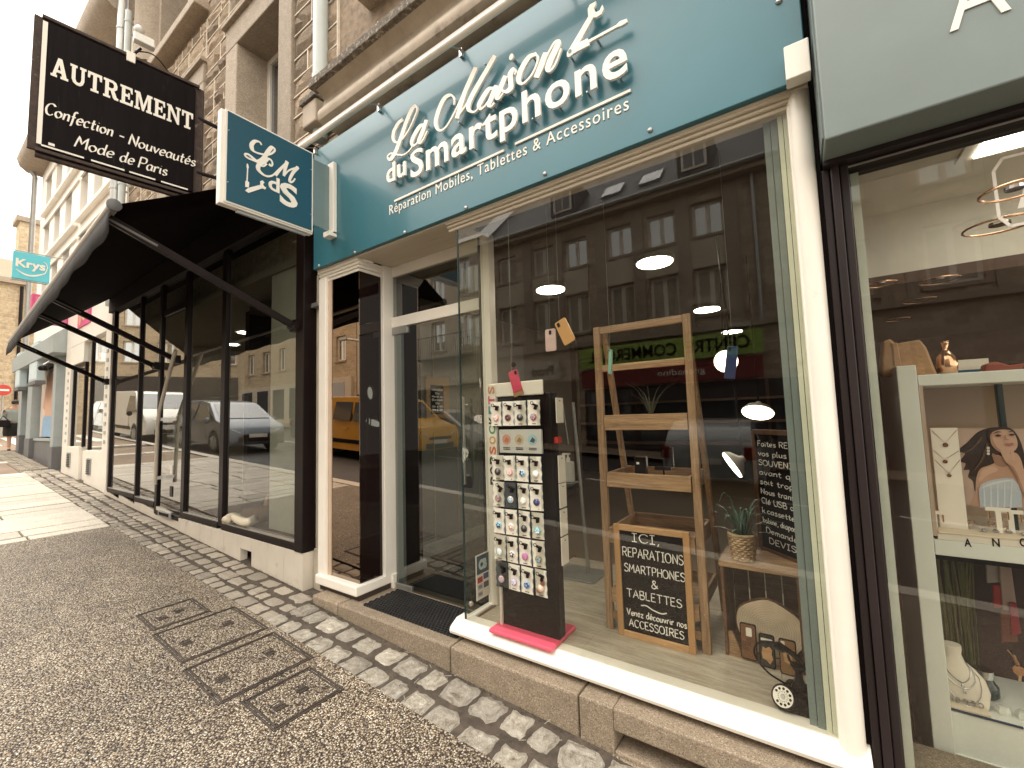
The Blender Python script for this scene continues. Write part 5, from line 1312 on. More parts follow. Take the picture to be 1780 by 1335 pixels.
for k in range(5): B(-3.359, 3.35 + k * .38, .30, -3.352, 3.358 + k * .38, 2.55).obj('panel_joint', 'cream', parent=rm)
B(-3.358, 3.13, .17, -3.335, 5.2, .30).obj('skirting', 'white_int', parent=rm, bevel=.004)
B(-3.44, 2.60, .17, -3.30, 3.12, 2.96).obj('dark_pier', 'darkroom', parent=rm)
B(-3.4, 4.6, .171, -2.2, 6.4, .176)
B(-2.9, 2.62, .171, -2.0, 3.9, .180).thing('inside_mat', 'rubber', 'dark doormat on the floor just inside the glass door', 'door mat')
# raised display floor with boards
B(-1.80, 2.17, .17, .055, 3.55, .322).obj('display_platform', 'darkroom', parent=rm)
yb = 2.172; r = 0
while yb < 3.5:
    x = -1.80 - random.uniform(0, .7)
    while x < .05:
        L = random.uniform(.9, 1.3); a = max(-1.80, x); b = min(.055, x + L)
        if b - a > .05: B(a + .0008, yb + .0008, .3222, b - .0008, yb + .1892, FZ).obj('floor_board', 'board', parent=rm)
        x += L
    yb += .19
B(-1.82, 2.17, .17, -1.80, 3.55, FZ).obj('platform_edge', 'darkwood', parent=rm)
# pale right reveal and grey strip
B(-.004, 2.115, FZ, .054, 2.17, 2.93).obj('right_reveal', 'mint', parent=rm, bevel=.004)
B(-.024, 2.119, FZ, -.006, 2.17, 2.93).obj('reveal_edge', 'mint', parent=rm)
m = MB().box(-.078, 2.135, FZ, -.053, 2.2, 2.93).box(-.051, 2.13, FZ, -.026, 2.2, 2.93); m.obj('reveal_strip', 'greyteal', parent=rm)
B(-.08, 2.2, FZ, .055, 2.55, 2.93).obj('pier', 'darkroom', parent=rm)
# dark shelving along the back, barely seen
cmat('dim print', (.16, .10, .07), .8)
for k, z in enumerate((.9, 1.35, 1.8)):
    B(-4.8, 9.5, z, -.1, 9.95, z + .04).thing('wall_shelf', 'darkwood', ('lowest', 'middle', 'topmost')[k] + ' dark shelf along the rear wall of the phone shop', 'shelf', 'rear shelves of the phone shop')
# ceiling lamps
for i, (u, v, r, lab) in enumerate(((957, 506, .145, 'round lit ceiling lamp at the left, nearest row'), (1138, 459, .15, 'round lit ceiling lamp above the ladder shelf, largest of them'), (1229, 540, .155, 'round lit ceiling lamp right of the ladder top'), (1272, 578, .155, 'small round lit ceiling lamp farthest to the right'), (878, 622, .17, 'small round lit ceiling lamp over the card stand'))):
    p = PZ(u, v, 2.90)
    t = thing('ceiling_lamp', lab, 'ceiling lamp', (p.x, p.y, 2.90), 'round ceiling lamps in the phone shop')
    MB().lathe([(r, 0), (r, .03)], (p.x, p.y, 2.905), Z_, 28).obj('lit_disc', 'ceilglow', parent=t); MB().lathe([(r + .015, .0), (r + .015, .05)], (p.x, p.y, 2.915), Z_, 28).obj('rim', 'ceiling', parent=t)
# pendant globe-like reflectors deeper in the room
def pend(u, v, y, r, nrm, lab, tilt=1):
    p = PY(u, v, y); t = thing('pendant_lamp', lab, 'pendant lamp', tuple(p), 'white lit lamps deep in the phone shop')
    nrm = Vector(nrm).normalized()
    MB().lathe([(r, 0), (r * .97, .012), (r * .8, .04), (r * .28, .075), (.02, .10)], p, nrm, 28).obj('shade', 'print', parent=t, smooth=60)
    MB().lathe([(r * .93, .004), (r * .93, .012)], p - nrm * .012, nrm, 28).obj('lit_face', 'lampglow', parent=t)
    MB().tube([p + nrm * .09, Vector((p.x, p.y, 2.95))], .008, 6).obj('cord', 'black', parent=t)
pend(1262, 628, 4.0, .095, (-.3, .95, .1), 'white lamp disc half hidden by the blue phone case')
pend(1317, 717, 4.2, .125, (.08, .50, .86), 'wide white pendant lamp hanging right of the ladder shelf')
pend(1273, 808, 3.6, .11, (.80, .30, .52), 'tilted slim white lamp below the wide pendant')

# opening hours board on the panelled wall
hbd = thing('hours_board', 'small wooden framed chalkboard with opening hours on the panelled wall', 'chalkboard', (-3.35, 3.6, 1.8))
c0, c1, c2 = PX(739, 654, -3.34), PX(779, 654, -3.34), PX(740, 728, -3.34)
hb0, hb1, hz0, hz1 = c0.y, c1.y, c2.z, c0.z
B(-3.355, hb0, hz0, -3.325, hb1, hz1).obj('frame', 'frame', parent=hbd, bevel=.004)
iy0, iy1 = hb0 + .06, hb1 - .10; B(-3.326, iy0, hz0 + .05, -3.321, iy1, hz1 - .09).obj('slate_board', 'chalkboard', parent=hbd)
n = 7; hh = (hz1 - hz0 - .2) / n
mm = MB()
for k, s in enumerate(('HORAIRES', 'Du', 'Mardi au', 'Samedi', 'De', '10h à 12h', '14h à 19h')):
    w = (iy1 - iy0) * (.85 if len(s) > 5 else .3)
    hand(s, w, hh * .5, (-3.3205, (iy0 + iy1) / 2, hz1 - .13 - (k + .6) * hh), Y_, Z_, X_, .010, mb=mm, center=True)
mm.obj('chalk_writing', 'chalk', parent=hbd)

# ================================================================ THINGS IN THE SHOP WINDOW
# card stand
cst = thing('card_stand', 'tall black display stand on a pink base holding rows of grip cards', 'display stand', (-1.41, 2.17, FZ))
B(-1.628, 2.045, FZ + .002, -1.205, 2.345, FZ + .024).obj('base', 'pink', parent=cst, bevel=.008)
B(-1.59, 2.14, FZ + .024, -1.205, 2.215, 1.735).obj('body', 'black', parent=cst, bevel=.008)
B(-1.64, 2.125, 1.722, -1.248, 2.138, 1.808).obj('header', 'letter', parent=cst, bevel=.006)
B(-1.602, 2.128, FZ + .024, -1.586, 2.15, 1.1).obj('side_strip', 'white_int', parent=cst)
MB().prism([(-1.648, 1.80), (-1.586, 1.80), (-1.586, 1.0), (-1.60, .98), (-1.625, 1.02), (-1.632, 1.08), (-1.655, 1.12), (-1.655, 1.3), (-1.648, 1.4)], (0, 2.128, 0), X_, Z_, FN, 0, .008).obj('side_board', 'letter', parent=cst)
cl = {'P': (.02, .02, .02), 'O': (.62, .38, .16), 'S': (.58, .16, .07), 'C': (.05, .30, .14), 'K': (.03, .05, .06), 'E': (.04, .32, .36), 'T': (.62, .12, .2)}
zc = 1.185
for i, ch in enumerate('POPSOCKETS'):
    col = (.02, .02, .02) if i < 3 else ((.62, .30, .18) if i == 9 else cl[ch])
    hgt = .045 if ch not in 'M' else .05
    text_mesh(ch, (.050, .046), (-1.594, 2.119, zc), Z_, -X_, FN, 0, .001, bold=.03).obj('letter', cmat('stand letter %d' % i, col, .5), parent=cst)
    zc += .062
B(-1.56, 2.112, 1.382, -1.262, 2.132, 1.522).obj('info_panel', cmat('silver white panel', (.66, .66, .63), .35), parent=cst, bevel=.004)
for k, c in enumerate(((.66, .34, .26), (.62, .50, .34), (.38, .62, .68))):
    x = -1.505 + k * .092
    d = MB().prism(circ(.031, 20, x, 1.463), (0, 2.1115, 0), X_, Z_, FN, 0, .0012).obj('info_picture', cmat('info tone %d' % k, c), parent=cst)
    MB().prism([(x - .018, 1.452), (x + .010, 1.444), (x + .02, 1.462), (x + .002, 1.478)], (0, 2.1102, 0), X_, Z_, FN, 0, .001).obj('hand_print', cmat('info dark %d' % k, ((.5, .2, .13), (.35, .25, .15), (.10, .10, .14))[k]), parent=d)
    for q in range(2): B(x - .026, 2.1105, 1.412 - q * .009, x + .026, 2.1118, 1.416 - q * .009).obj('caption_line', 'black', parent=cst)
B(-1.205, 2.16, 1.44, -1.18, 2.2, 1.475).obj('price_clip', 'red', parent=cst)
B(-1.59, 2.132, 1.535, -1.25, 2.14, 1.548).obj('shelf_strip', 'black', parent=cst)
CARDC = [[('pink', (.62, .32, .26)), ('dark red ringed', (.16, .04, .04)), ('plain black', (.02, .02, .02)), ('red and white', (.36, .06, .05))],
         [('small black', (.03, .02, .02)), ('coral pink', (.62, .30, .27)), ('pale blue', (.35, .55, .66)), ('plain white', (.72, .70, .64))],
         [('black and white', (.12, .12, .12)), ('silver', (.55, .53, .5)), ('dotted white', (.66, .64, .58)), ('deep violet', (.06, .05, .20))],
         [('sky blue', (.25, .48, .62)), ('ivory', (.70, .68, .6)), ('jet black', (.012, .012, .012)), ('turquoise target', (.12, .42, .50))],
         [('pale aqua', (.52, .64, .66)), ('pearl', (.68, .62, .6)), ('magenta marbled', (.42, .13, .38)), ('black and gold', (.16, .11, .03))],
         [('copper pink', (.55, .27, .22)), ('lilac flower', (.42, .36, .58)), ('blue patterned', (.22, .36, .60)), ('three beige', (.60, .46, .33))]]
RN = ['top row', 'row below the info panel', 'third row', 'fourth row', 'fifth row', 'lowest row']
RZ = [(1.545, 1.692), (1.22, 1.368), (1.062, 1.210), (.905, 1.052), (.748, .895), (.592, .738)]
wavy = []
for side in (1, -1):
    for k in range(13):
        t = k / 12; yy = (-.5 + t) * side
        wavy.append((.5 * side - side * .045 * (.5 - .5 * math.cos(t * 6 * math.pi)), yy))
card_me = MB().prism([(a * .082, b * .146) for a, b in wavy], (0, 0, 0), X_, Z_, FN, -.0015, .0015).mesh('backing_card'); card_me.materials.append(MT['letter'])
card_dark = card_me.copy(); card_dark.materials.clear(); card_dark.materials.append(cmat('dark card', (.05, .06, .065), .5))
spot_m = cmat('card grey dots', (.50, .54, .53), .5)
dots = MB()
for s in (-1, 1):
    for z in (-.048, 0.004, .056): dots.prism([(min(.0405, max(-.0405, p[0])), p[1]) for p in circ(.011, 12, s * .043, z, .014)], (0, -.0016, 0), X_, Z_, FN, 0, .0006)
dots_me = dots.mesh('dot_pattern'); dots_me.materials.append(spot_m)
disc_b = MB().lathe([(.020, 0), (.021, .003), (.019, .008), (.0, .009)], (0, -.0015, -.025), FN, 22); 
hook = MB().box(-.02, -.018, .040, .012, -.004, .050).box(-.002, -.022, .022, .011, -.006, .05)
ring = MB().tube([(-.030 + .009 * math.cos(a * .6), -.012, .048 + .009 * math.sin(a * .6)) for a in range(11)], .002, 6)
hook.v += ring.v; hook.f += [tuple(i + len(hook.v) - len(ring.v) for i in f) for f in ring.f]
hook_me = hook.mesh('security_hook'); hook_me.materials.append(MT['black'])
bar_me = MB().box(-.014, -.0022, -.066, .014, -.0015, -.062).mesh('caption'); bar_me.materials.append(MT['black'])
for r, row in enumerate(CARDC):
    for c, (nm, col) in enumerate(row):
        x = (-1.572, -1.482, -1.392, -1.302)[c] + (.008 if r == 5 else 0); zc = sum(RZ[r]) / 2
        if r == 0: x += (.0, .0, -.005, .0)[c]
        dark = (r, c) in ((2, 1), (5, 0))
        t = thing('grip_card', ('dark card' if dark else 'white card') + ' with %s round grip, %s of the %s' % (nm, ('first', 'second', 'third', 'last')[c], RN[r]), 'grip card', (x, 2.108, zc - .07), 'grip cards hung on the black stand')
        ang = random.uniform(-.03, .03)
        b = inst(card_dark if dark else card_me, 'backing_card', t, (x, 2.108 + random.uniform(-.004, .002), zc), rot=(0, ang, random.uniform(-.12, .12)))
        if not dark: inst(dots_me, 'dot_pattern', b.parent, (b.location + Vector(ORG[t.name])), rot=b.rotation_euler)
        inst(bar_me, 'caption', t, (x, 2.106, zc), rot=(0, ang, 0))
        dm2 = disc_b.mesh('grip_disc'); dm2.materials.append(cmat('grip ' + nm, col, .3, coat=.3)); dm2.shade_smooth()
        d = inst(dm2, 'grip_disc', t, (x, 2.106, zc), rot=(0, ang, 0))
        pm = MB()
        if nm in ('three beige',):
            pm.lathe([(.017, 0), (.015, .006)], (.014, -.002, .005), FN, 14).lathe([(.017, 0), (.015, .006)], (-.014, -.002, -.04), FN, 14)
        else:
            for k in range(5):
                a = k * 2.513 + r; rr = .011
                pm.prism(circ(.0045 + .002 * (k % 2), 8, rr * math.cos(a), -.025 + rr * math.sin(a)), (0, -.0108, 0), X_, Z_, FN, 0, .0006)
        acc = [(.75, .72, .66), (.03, .03, .03), (.5, .25, .2), (.2, .4, .5)][(r * 3 + c) % 4]
        if nm not in ('jet black', 'small black', 'plain black', 'plain white'):
            pme = pm.mesh('grip_pattern'); pme.materials.append(cmat('grip accent %d' % ((r * 3 + c) % 4), acc)); p = inst(pme, 'grip_pattern', t, (x, 2.106, zc), rot=(0, ang, 0))
        inst(hook_me, 'security_hook', t, (x + .004, 2.105, zc), rot=(0, random.uniform(-.1, .5), 0))
for k, (za, zb) in enumerate(((1.555, 1.70), (1.215, 1.37), (1.075, 1.21), (.92, 1.065), (.76, .91))):
    t = thing('grip_card', 'edge on white card at the right side of the stand, %s from the top' % ('first', 'second', 'third', 'fourth', 'fifth')[k], 'grip card', (-1.185, 2.2, za), 'grip cards on the side of the black stand')
    B(-1.190, 2.165, za, -1.184, 2.245, zb).obj('backing_card', 'letter', parent=t); B(-1.204, 2.20, zb - .02, -1.18, 2.205, zb - .015).obj('security_hook', 'black', parent=t)

# hanging phone cases
def case(poly_px, y, m, label, cam_w=.03, extra=None, thick=.011, yaw=0.0):
    P = [PY(u, v, y) for u, v in poly_px]                    # TL, TR, BR, BL
    c = sum(P, Vector()) / 4
    V = ((P[0] + P[1]) / 2 - (P[2] + P[3]) / 2); h = V.length; V.normalize()
    U = (P[1] - P[0]); U -= V * U.dot(V); U.normalize(); w = ((P[1] - P[0]).length + (P[2] - P[3]).length) / 2
    Rm = Matrix.Rotation(yaw, 3, Z_); U = Rm @ U; V = Rm @ V; N = U.cross(V)
    if N.y > 0: N = -N
    t = thing('phone_case', label, 'phone case', tuple(c - Z_ * h / 2), 'phone cases hung in the window')
    MB().prism(rrect(w, h, min(w, h) * .14), c, U, V, N, -thick, 0).obj('shell', m, parent=t, bevel=.002)
    MB().prism(rrect(w * .24, w * .36, w * .06), c + U * (-w * .22 if extra is None else extra) + V * (h * .5 - w * .30), U, V, N, 0, .0018).obj('camera_cutout', 'black', parent=t)
    return t, c, U, V, N, w, h
r5 = lambda l: [(820 + a / 2.2267, 540 + b / 2.2267) for a, b in l]
cmat('blush shell', (.68, .50, .47), .4); cmat('apricot shell', (.66, .36, .13), .4); cmat('hot pink shell', (.66, .07, .14), .4); cmat('navy shell', (.010, .045, .13), .35); cmat('mint glass', (.25, .50, .42), .3)
a = case(r5([(283, 74), (323, 68), (327, 155), (286, 158)]), 2.30, 'blush shell', 'pale pink phone case hanging upright in the window', extra=0)
b = case(r5([(318, 46), (360, 29), (402, 112), (358, 136)]), 2.28, 'apricot shell', 'apricot orange phone case hanging tilted beside the pale pink one')
c = case(r5([(139, 240), (174, 226), (193, 306), (162, 318)]), 2.115, 'hot pink shell', 'hot pink phone case hanging in front of the stand header', extra=.02)
MB().lathe([(.016, 0), (.016, .003)], tuple(PY(893, 634, 2.115)), FN, 12).obj('suction_hook', 'black', parent=c[0])
MB().prism(rrect(.07, .035, .004), c[1] - c[3] * (c[6] / 2 + .01), c[2], c[3], c[4], -.006, -.002).obj('brown_tab', 'leather', parent=c[0])
d = case([(1263, 601), (1284, 603), (1276, 661), (1259, 656)], 2.32, 'navy shell', 'dark blue phone case hanging before the half lit lamp')
e = case([(1058, 608), (1063, 607), (1062, 650), (1057, 651)], 2.30, 'mint glass', 'thin green phone case seen edge on by the ladder top', thick=.02)
for q in (a, b, c, d, e):
    tp = q[1] + q[3] * q[6] / 2
    MB().tube([tp, Vector((tp.x, tp.y + .004, 2.92))], .0007, 4).obj('nylon_thread', cmat('nylon', (.3, .3, .28), .3), parent=q[0])

# ladder shelf
ld = thing('ladder_shelf', 'tall wooden ladder shelf with tray shelves in the window', 'shelf', (-.78, 2.6, FZ))
yl = 2.455; xl0, xl1, zt = -1.065, -.495, 2.135
def stick(x, ya, yb, z0, z1, w=.042, nm='upright'):
    MB().box(x, ya, z0, x + w, yb, z1).obj(nm, 'pinez', parent=ld, bevel=.003)
stick(xl0, yl, yl + .032, FZ, zt); stick(xl1 - .042, yl, yl + .032, FZ, zt)
def rail(z0, z1, nm='cross_rail', y0=yl + .003, y1=yl + .025): MB().box(xl0 + .043, y0, z0, xl1 - .043, y1, z1).obj(nm, 'pine', parent=ld, bevel=.003)
rail(zt - .045, zt - .002); rail(1.855, 1.895); rail(.40, .445)
# rear legs lean back from the top rail
MB().bar((xl0 + .05, yl + .06, zt - .04), (xl0 + .04, 3.02, FZ + .012), .03, .04).obj('rear_leg', 'pinez', parent=ld, bevel=.003)
MB().bar((xl1 - .03, yl + .06, zt - .04), (xl1 - .02, 3.02, FZ + .012), .03, .04).obj('rear_leg', 'pinez', parent=ld, bevel=.003)
for (z0, z1) in ((1.50, 1.59), (1.165, 1.25), (.84, .93), (.50, .58)):
    dep = .10 + (zt - z0) * .26
    t = MB().box(xl0 + .046, yl - .006, z0, xl1 - .046, yl + .014, z1).obj('tray_front', 'pine', parent=ld, bevel=.003)
    MB().box(xl0 + .046, yl + .016, z0, xl1 - .046, yl + dep, z0 + .015).obj('tray_bottom', 'pine', parent=ld)
    MB().box(xl0 + .046, yl + dep, z0, xl1 - .046, yl + dep + .015, z1).obj('tray_back', 'pine', parent=ld, bevel=.003)
    for x in (xl0 + .046, xl1 - .062): MB().box(x, yl + .016, z0 + .016, x + .015, yl + dep - .001, z1 - .002).obj('tray_side', 'pine', parent=ld)
sp = MB()
for z in (1.54, 1.2, .88, .54, 1.875, 2.1):
    for x in (xl0 + .02, xl1 - .02): sp.lathe([(.0035, -.002), (.0035, .001)], (x, yl - .001, z), Y_, 8)
sp.obj('screw_heads', 'steel', parent=ld)
def leaf(pts, w, m, par, nm='leaf', flat=.25):
    pts = [Vector(p) for p in catmull(pts, 5)]; mb = MB(); n = len(pts)
    vs = []
    for i, p in enumerate(pts):
        t = (pts[min(i + 1, n - 1)] - pts[max(i - 1, 0)]).normalized(); s = t.cross(Z_)
        if s.length < 1e-3: s = X_.copy()
        s.normalize(); up = s.cross(t); ww = w * (1 - (i / (n - 1)) ** 1.6) * (0.75 + .25 * math.sin(math.pi * min(1, i / (n - 1) * 2)))+ .0006
        vs += [p - s * ww, p + up * (-ww * flat), p + s * ww, p + up * (ww * flat * .2 - .001)]
    fs = []
    for i in range(n - 1):
        for k in range(4): fs.append((4 * i + k, 4 * i + (k + 1) % 4, 4 * i + 4 + (k + 1) % 4, 4 * i + 4 + k))
    fs += [(3, 2, 1, 0), tuple(4 * n - 4 + k for k in range(4))]
    return mb.add(vs, fs).obj(nm, m, parent=par, smooth=True)
# air plant and gadgets on the ladder trays
ap = thing('small_pot_plant', 'spiky small plant in a low pot on the top ladder tray', 'plant', (-.78, 2.54, 1.516))
MB().lathe([(.045, 0), (.055, .01), (.058, .06), (.05, .06), (.05, .05)], (-.76, 2.535, 1.516), Z_, 18).obj('pot', 'wicker', parent=ap, smooth=50)
for k in range(16):
    a = k * 2.4; t = random.uniform(.10, .2)
    leaf([(-.76, 2.535, 1.57), (-.76 + .4 * t * math.cos(a), 2.535 + .25 * t * math.sin(a), 1.57 + .8 * t), (-.76 + .9 * t * math.cos(a), 2.535 + .5 * t * math.sin(a), 1.57 + 1.15 * t)], .005, cmat('dull grass', (.09, .085, .05), .7), ap)
gd1 = thing('charger_box', 'small black charger box on the second ladder tray', 'charger', (-.83, 2.5, 1.18)); B(-.86, 2.49, 1.18, -.79, 2.53, 1.345).obj('body', 'black', parent=gd1, bevel=.005); B(-.845, 2.487, 1.30, -.83, 2.49, 1.312).obj('status_light', 'print', parent=gd1)
gd2 = thing('phone_holder', 'black phone holder with a thin stem on the second ladder tray', 'phone holder', (-.70, 2.52, 1.18)); MB().tube([(-.70, 2.52, 1.18), (-.70, 2.52, 1.38)], .005, 8).obj('stem', 'black', parent=gd2); MB().lathe([(.04, 0), (.04, .01)], (-.70, 2.52, 1.18), Z_, 16).obj('foot', 'black', parent=gd2); B(-.745, 2.50, 1.27, -.655, 2.512, 1.29).obj('cradle', 'black', parent=gd2); B(-.66, 2.50, 1.29, -.64, 2.52, 1.40).obj('clip', 'black', parent=gd2)

# chalkboard leaning on the ladder
cbd = thing('chalkboard_sign', 'oak framed chalkboard with white chalk lines leaning on the ladder shelf', 'chalkboard', (-.77, 2.42, FZ))
bx0, bx1, bz0, bz1 = -.978, -.560, FZ + .001, .962; yb = 2.415
fr = .034
for nm, q in (('frame_side', (bx0, bz0, bx0 + fr, bz1)), ('frame_side', (bx1 - fr, bz0, bx1, bz1))): B(q[0], yb, q[1], q[2], yb + .022, q[3]).obj(nm, cmat('frame upright', (.47, .265, .115), .5), parent=cbd, bevel=.003)
for q in ((bz0, bz0 + fr), (bz1 - fr, bz1)): B(bx0 + fr, yb, q[0], bx1 - fr, yb + .022, q[1]).obj('frame_rail', 'frame', parent=cbd, bevel=.003)
B(bx0 + fr - .003, yb + .010, bz0 + fr - .003, bx1 - fr + .003, yb + .018, bz1 - fr + .003).obj('slate_board', 'chalkboard', parent=cbd)
mm = MB(); O = lambda x, z: (x, yb + .0098, z)
for s, x0, w, z, cap in (('ICI,', -.873, .155, .872, .047), ('REPARATIONS', -.932, .333, .785, .050), ('SMARTPHONES', -.925, .330, .700, .044), ('&', -.775, .035, .632, .042), ('TABLETTES', -.918, .298, .562, .042), ('Venez découvrir nos', -.922, .322, .462, .035), ('ACCESSOIRES', -.912, .295, .402, .040)):
    hand(s, w, cap, O(x0, z), X_, Z_, FN, .0050, jit=.02, mb=mm)
mm.ribbon(catmull([(-.84, .527), (-.81, .532), (-.775, .517), (-.73, .508), (-.70, .517)], 6), lambda t, q: .006, (0, yb + .0098, 0), X_, Z_, FN, .0003, .0018)
mm.obj('chalk_writing', 'chalk', parent=cbd)

# hand gel stand
hg = thing('gel_dispenser_stand', 'grey pole stand with a white pump bottle shelf deeper in the shop', 'stand', (-1.56, 3.15, .34))
ZF = .17
def sc_(q, y=3.15):                                          # keep its foot on the display platform
    return q
MB().prism([(p[0], p[1]) for p in rrect(.34, .30, .04)], (-1.56, 3.15, FZ + .001), X_, Y_, Z_, 0, .012).obj('foot_plate', 'steel', parent=hg, bevel=.003)
MB().tube([(-1.51, 3.18, FZ + .01), (-1.585, 3.18, 1.70)], .014, 10).obj('pole', 'steel', parent=hg, smooth=60)
MB().tube([(-1.67, 3.16, 1.70), (-1.63, 3.16, 1.36)], .007, 8).obj('sign_edge', 'steel', parent=hg)
B(-1.68, 3.06, 1.055, -1.56, 3.19, 1.062).obj('bottle_shelf', 'steel', parent=hg)
gb = thing('pump_bottle', 'white pump bottle of hand gel on the grey pole stand', 'bottle', (-1.62, 3.12, 1.062))
MB().box(-1.662, 3.085, 1.062, -1.578, 3.155, 1.225).obj('bottle', cmat('milky plastic', (.62, .60, .54), .3), parent=gb, bevel=.012)
MB().lathe([(.018, 0), (.018, .03), (.008, .032), (.008, .06)], (-1.62, 3.12, 1.225), Z_, 14).box(-1.665, 3.11, 1.28, -1.60, 3.13, 1.292).obj('pump', 'letter', parent=gb)

# crate table with plant, wood slice, wood phone cases, telephone, second board
ct = thing('crate_table', 'rough wooden crate stood on end as a side table', 'crate', (-.26, 2.65, FZ))
tx0, tx1, ty0, ty1 = -.435, -.085, 2.505, 2.80
for k in range(3): B(tx0 - .008, ty0 + k * .1, .785, tx1, ty0 + k * .1 + .094, .812).obj('top_board', 'pine', parent=ct, bevel=.003)
for k in range(3): B(tx0, ty0 + k * .1, FZ, tx0 + .016, ty0 + k * .1 + .094, .784).obj('side_board', 'darkwood', parent=ct, bevel=.002)
for k in range(3): B(tx1 - .016, ty0 + k * .1, FZ, tx1, ty0 + k * .1 + .094, .784).obj('side_board', 'darkwood', parent=ct, bevel=.002)
for k in range(4): B(tx0 + .018 + k * .08, ty1 - .014, FZ, tx0 + .018 + k * .08 + .074, ty1, .784).obj('back_board', 'darkwood', parent=ct, bevel=.002)
B(tx0 + .017, ty0, FZ, tx1 - .017, ty1 - .016, FZ + .014).obj('lower_board', 'pine', parent=ct)
MB().prism([(0, 0), (.06, 0), (.02, .10), (0, .10)], (tx0 + .017, ty0 + .01, FZ + .015), X_, Z_, Y_, 0, .02).obj('corner_block', 'pine', parent=ct)
bp = thing('basket_plant', 'spiky green plant in a woven basket on the crate table', 'plant', (-.332, 2.60, .813))
ring = MB(); cx, cy = -.332, 2.585
bkt = thing('woven_basket', 'round woven wicker basket holding the spiky plant', 'basket', (cx, cy, .813))
for k in range(10):
    r = .048 + .014 * k / 9; z = .819 + k * .0125; pts = []
    for j in range(48):
        a = 2 * math.pi * j / 48; rr = r + .0035 * (1 if (j // 2 + k) % 2 else -1)
        pts.append((cx + rr * math.cos(a), cy + rr * math.sin(a), z))
    ring.tube(pts, .0068, 6, closed=True)
ring.obj('weave', 'wicker', parent=bkt, smooth=60)
MB().lathe([(.042, 0), (.056, .115), (.0, .116)], (cx, cy, .8135), Z_, 20).obj('lining', 'darkwood', parent=bkt)
rim = MB().tube([(cx + .063 * math.cos(a * .2618), cy + .063 * math.sin(a * .2618), .944) for a in range(24)], .009, 6, closed=True); rim.obj('rim', 'wicker', parent=bkt, smooth=60)
for k in range(22):
    a = k * 2.39996; L = random.uniform(.14, .26); el = random.uniform(.12, 1.15)
    dx, dy = math.cos(a), math.sin(a) * .75; hz = L * math.sin(el); hr = L * math.cos(el)
    leaf([(cx + .012 * dx, cy + .012 * dy, .925), (cx + hr * .45 * dx, cy + hr * .45 * dy, .945 + hz * .75), (cx + hr * .85 * dx, cy + hr * .85 * dy, .945 + hz * .95), (cx + hr * 1.15 * dx, cy + hr * 1.15 * dy, .945 + hz * .72)], .0105, 'leaf', bp)
# tree slice
m, nt_, b_, tc_ = _base('tree slice'); 
sp_ = nt_.nodes.new('ShaderNodeTexNoise'); sp_.inputs['Scale'].default_value = 9; nt_.links.new(tc_.outputs['Object'], sp_.inputs['Vector'])
wv = nt_.nodes.new('ShaderNodeTexWave'); wv.wave_type = 'RINGS'; wv.rings_direction = 'SPHERICAL'; wv.inputs['Scale'].default_value = 30; wv.inputs['Distortion'].default_value = 4.0; wv.inputs['Detail'].default_value = 3
nt_.links.new(tc_.outputs['Object'], wv.inputs['Vector'])
cc = _ramp(nt_, wv.outputs['Fac'], [(0.0, (.66, .52, .37)), (1.0, (.78, .65, .48))]).outputs['Color']
k_ = _ramp(nt_, sp_.outputs['Fac'], [(.3, .8), (.7, 1.12)]).outputs['Color']
nt_.links.new(_mix(nt_, cc, k_, 1.0, 'MULTIPLY'), b_.inputs['Base Color']); b_.inputs['Roughness'].default_value = .7
MT['slice'] = m
sl_ = thing('tree_slice', 'round slice of tree trunk propped in the crate table', 'wood slice', (-.235, 2.56, .490))
pol = [((.152 + .006 * math.sin(3 * a * .1309 + 1)) * math.cos(a * .1309), (.136 + .005 * math.sin(5 * a * .1309)) * math.sin(a * .1309)) for a in range(48)]
MB().prism(pol, (-.235, 2.565, .490), X_, Z_, FN, -.025, 0).obj('sawn_face', 'slice', parent=sl_, bevel=.003)
rb = MB(); pb2 = [(p[0] * 1.035, p[1] * 1.035) for p in pol]
rb.prism(pb2, (-.235, 2.565, .490), X_, Z_, FN, -.024, -.003).obj('bark', 'darkwood', parent=sl_)
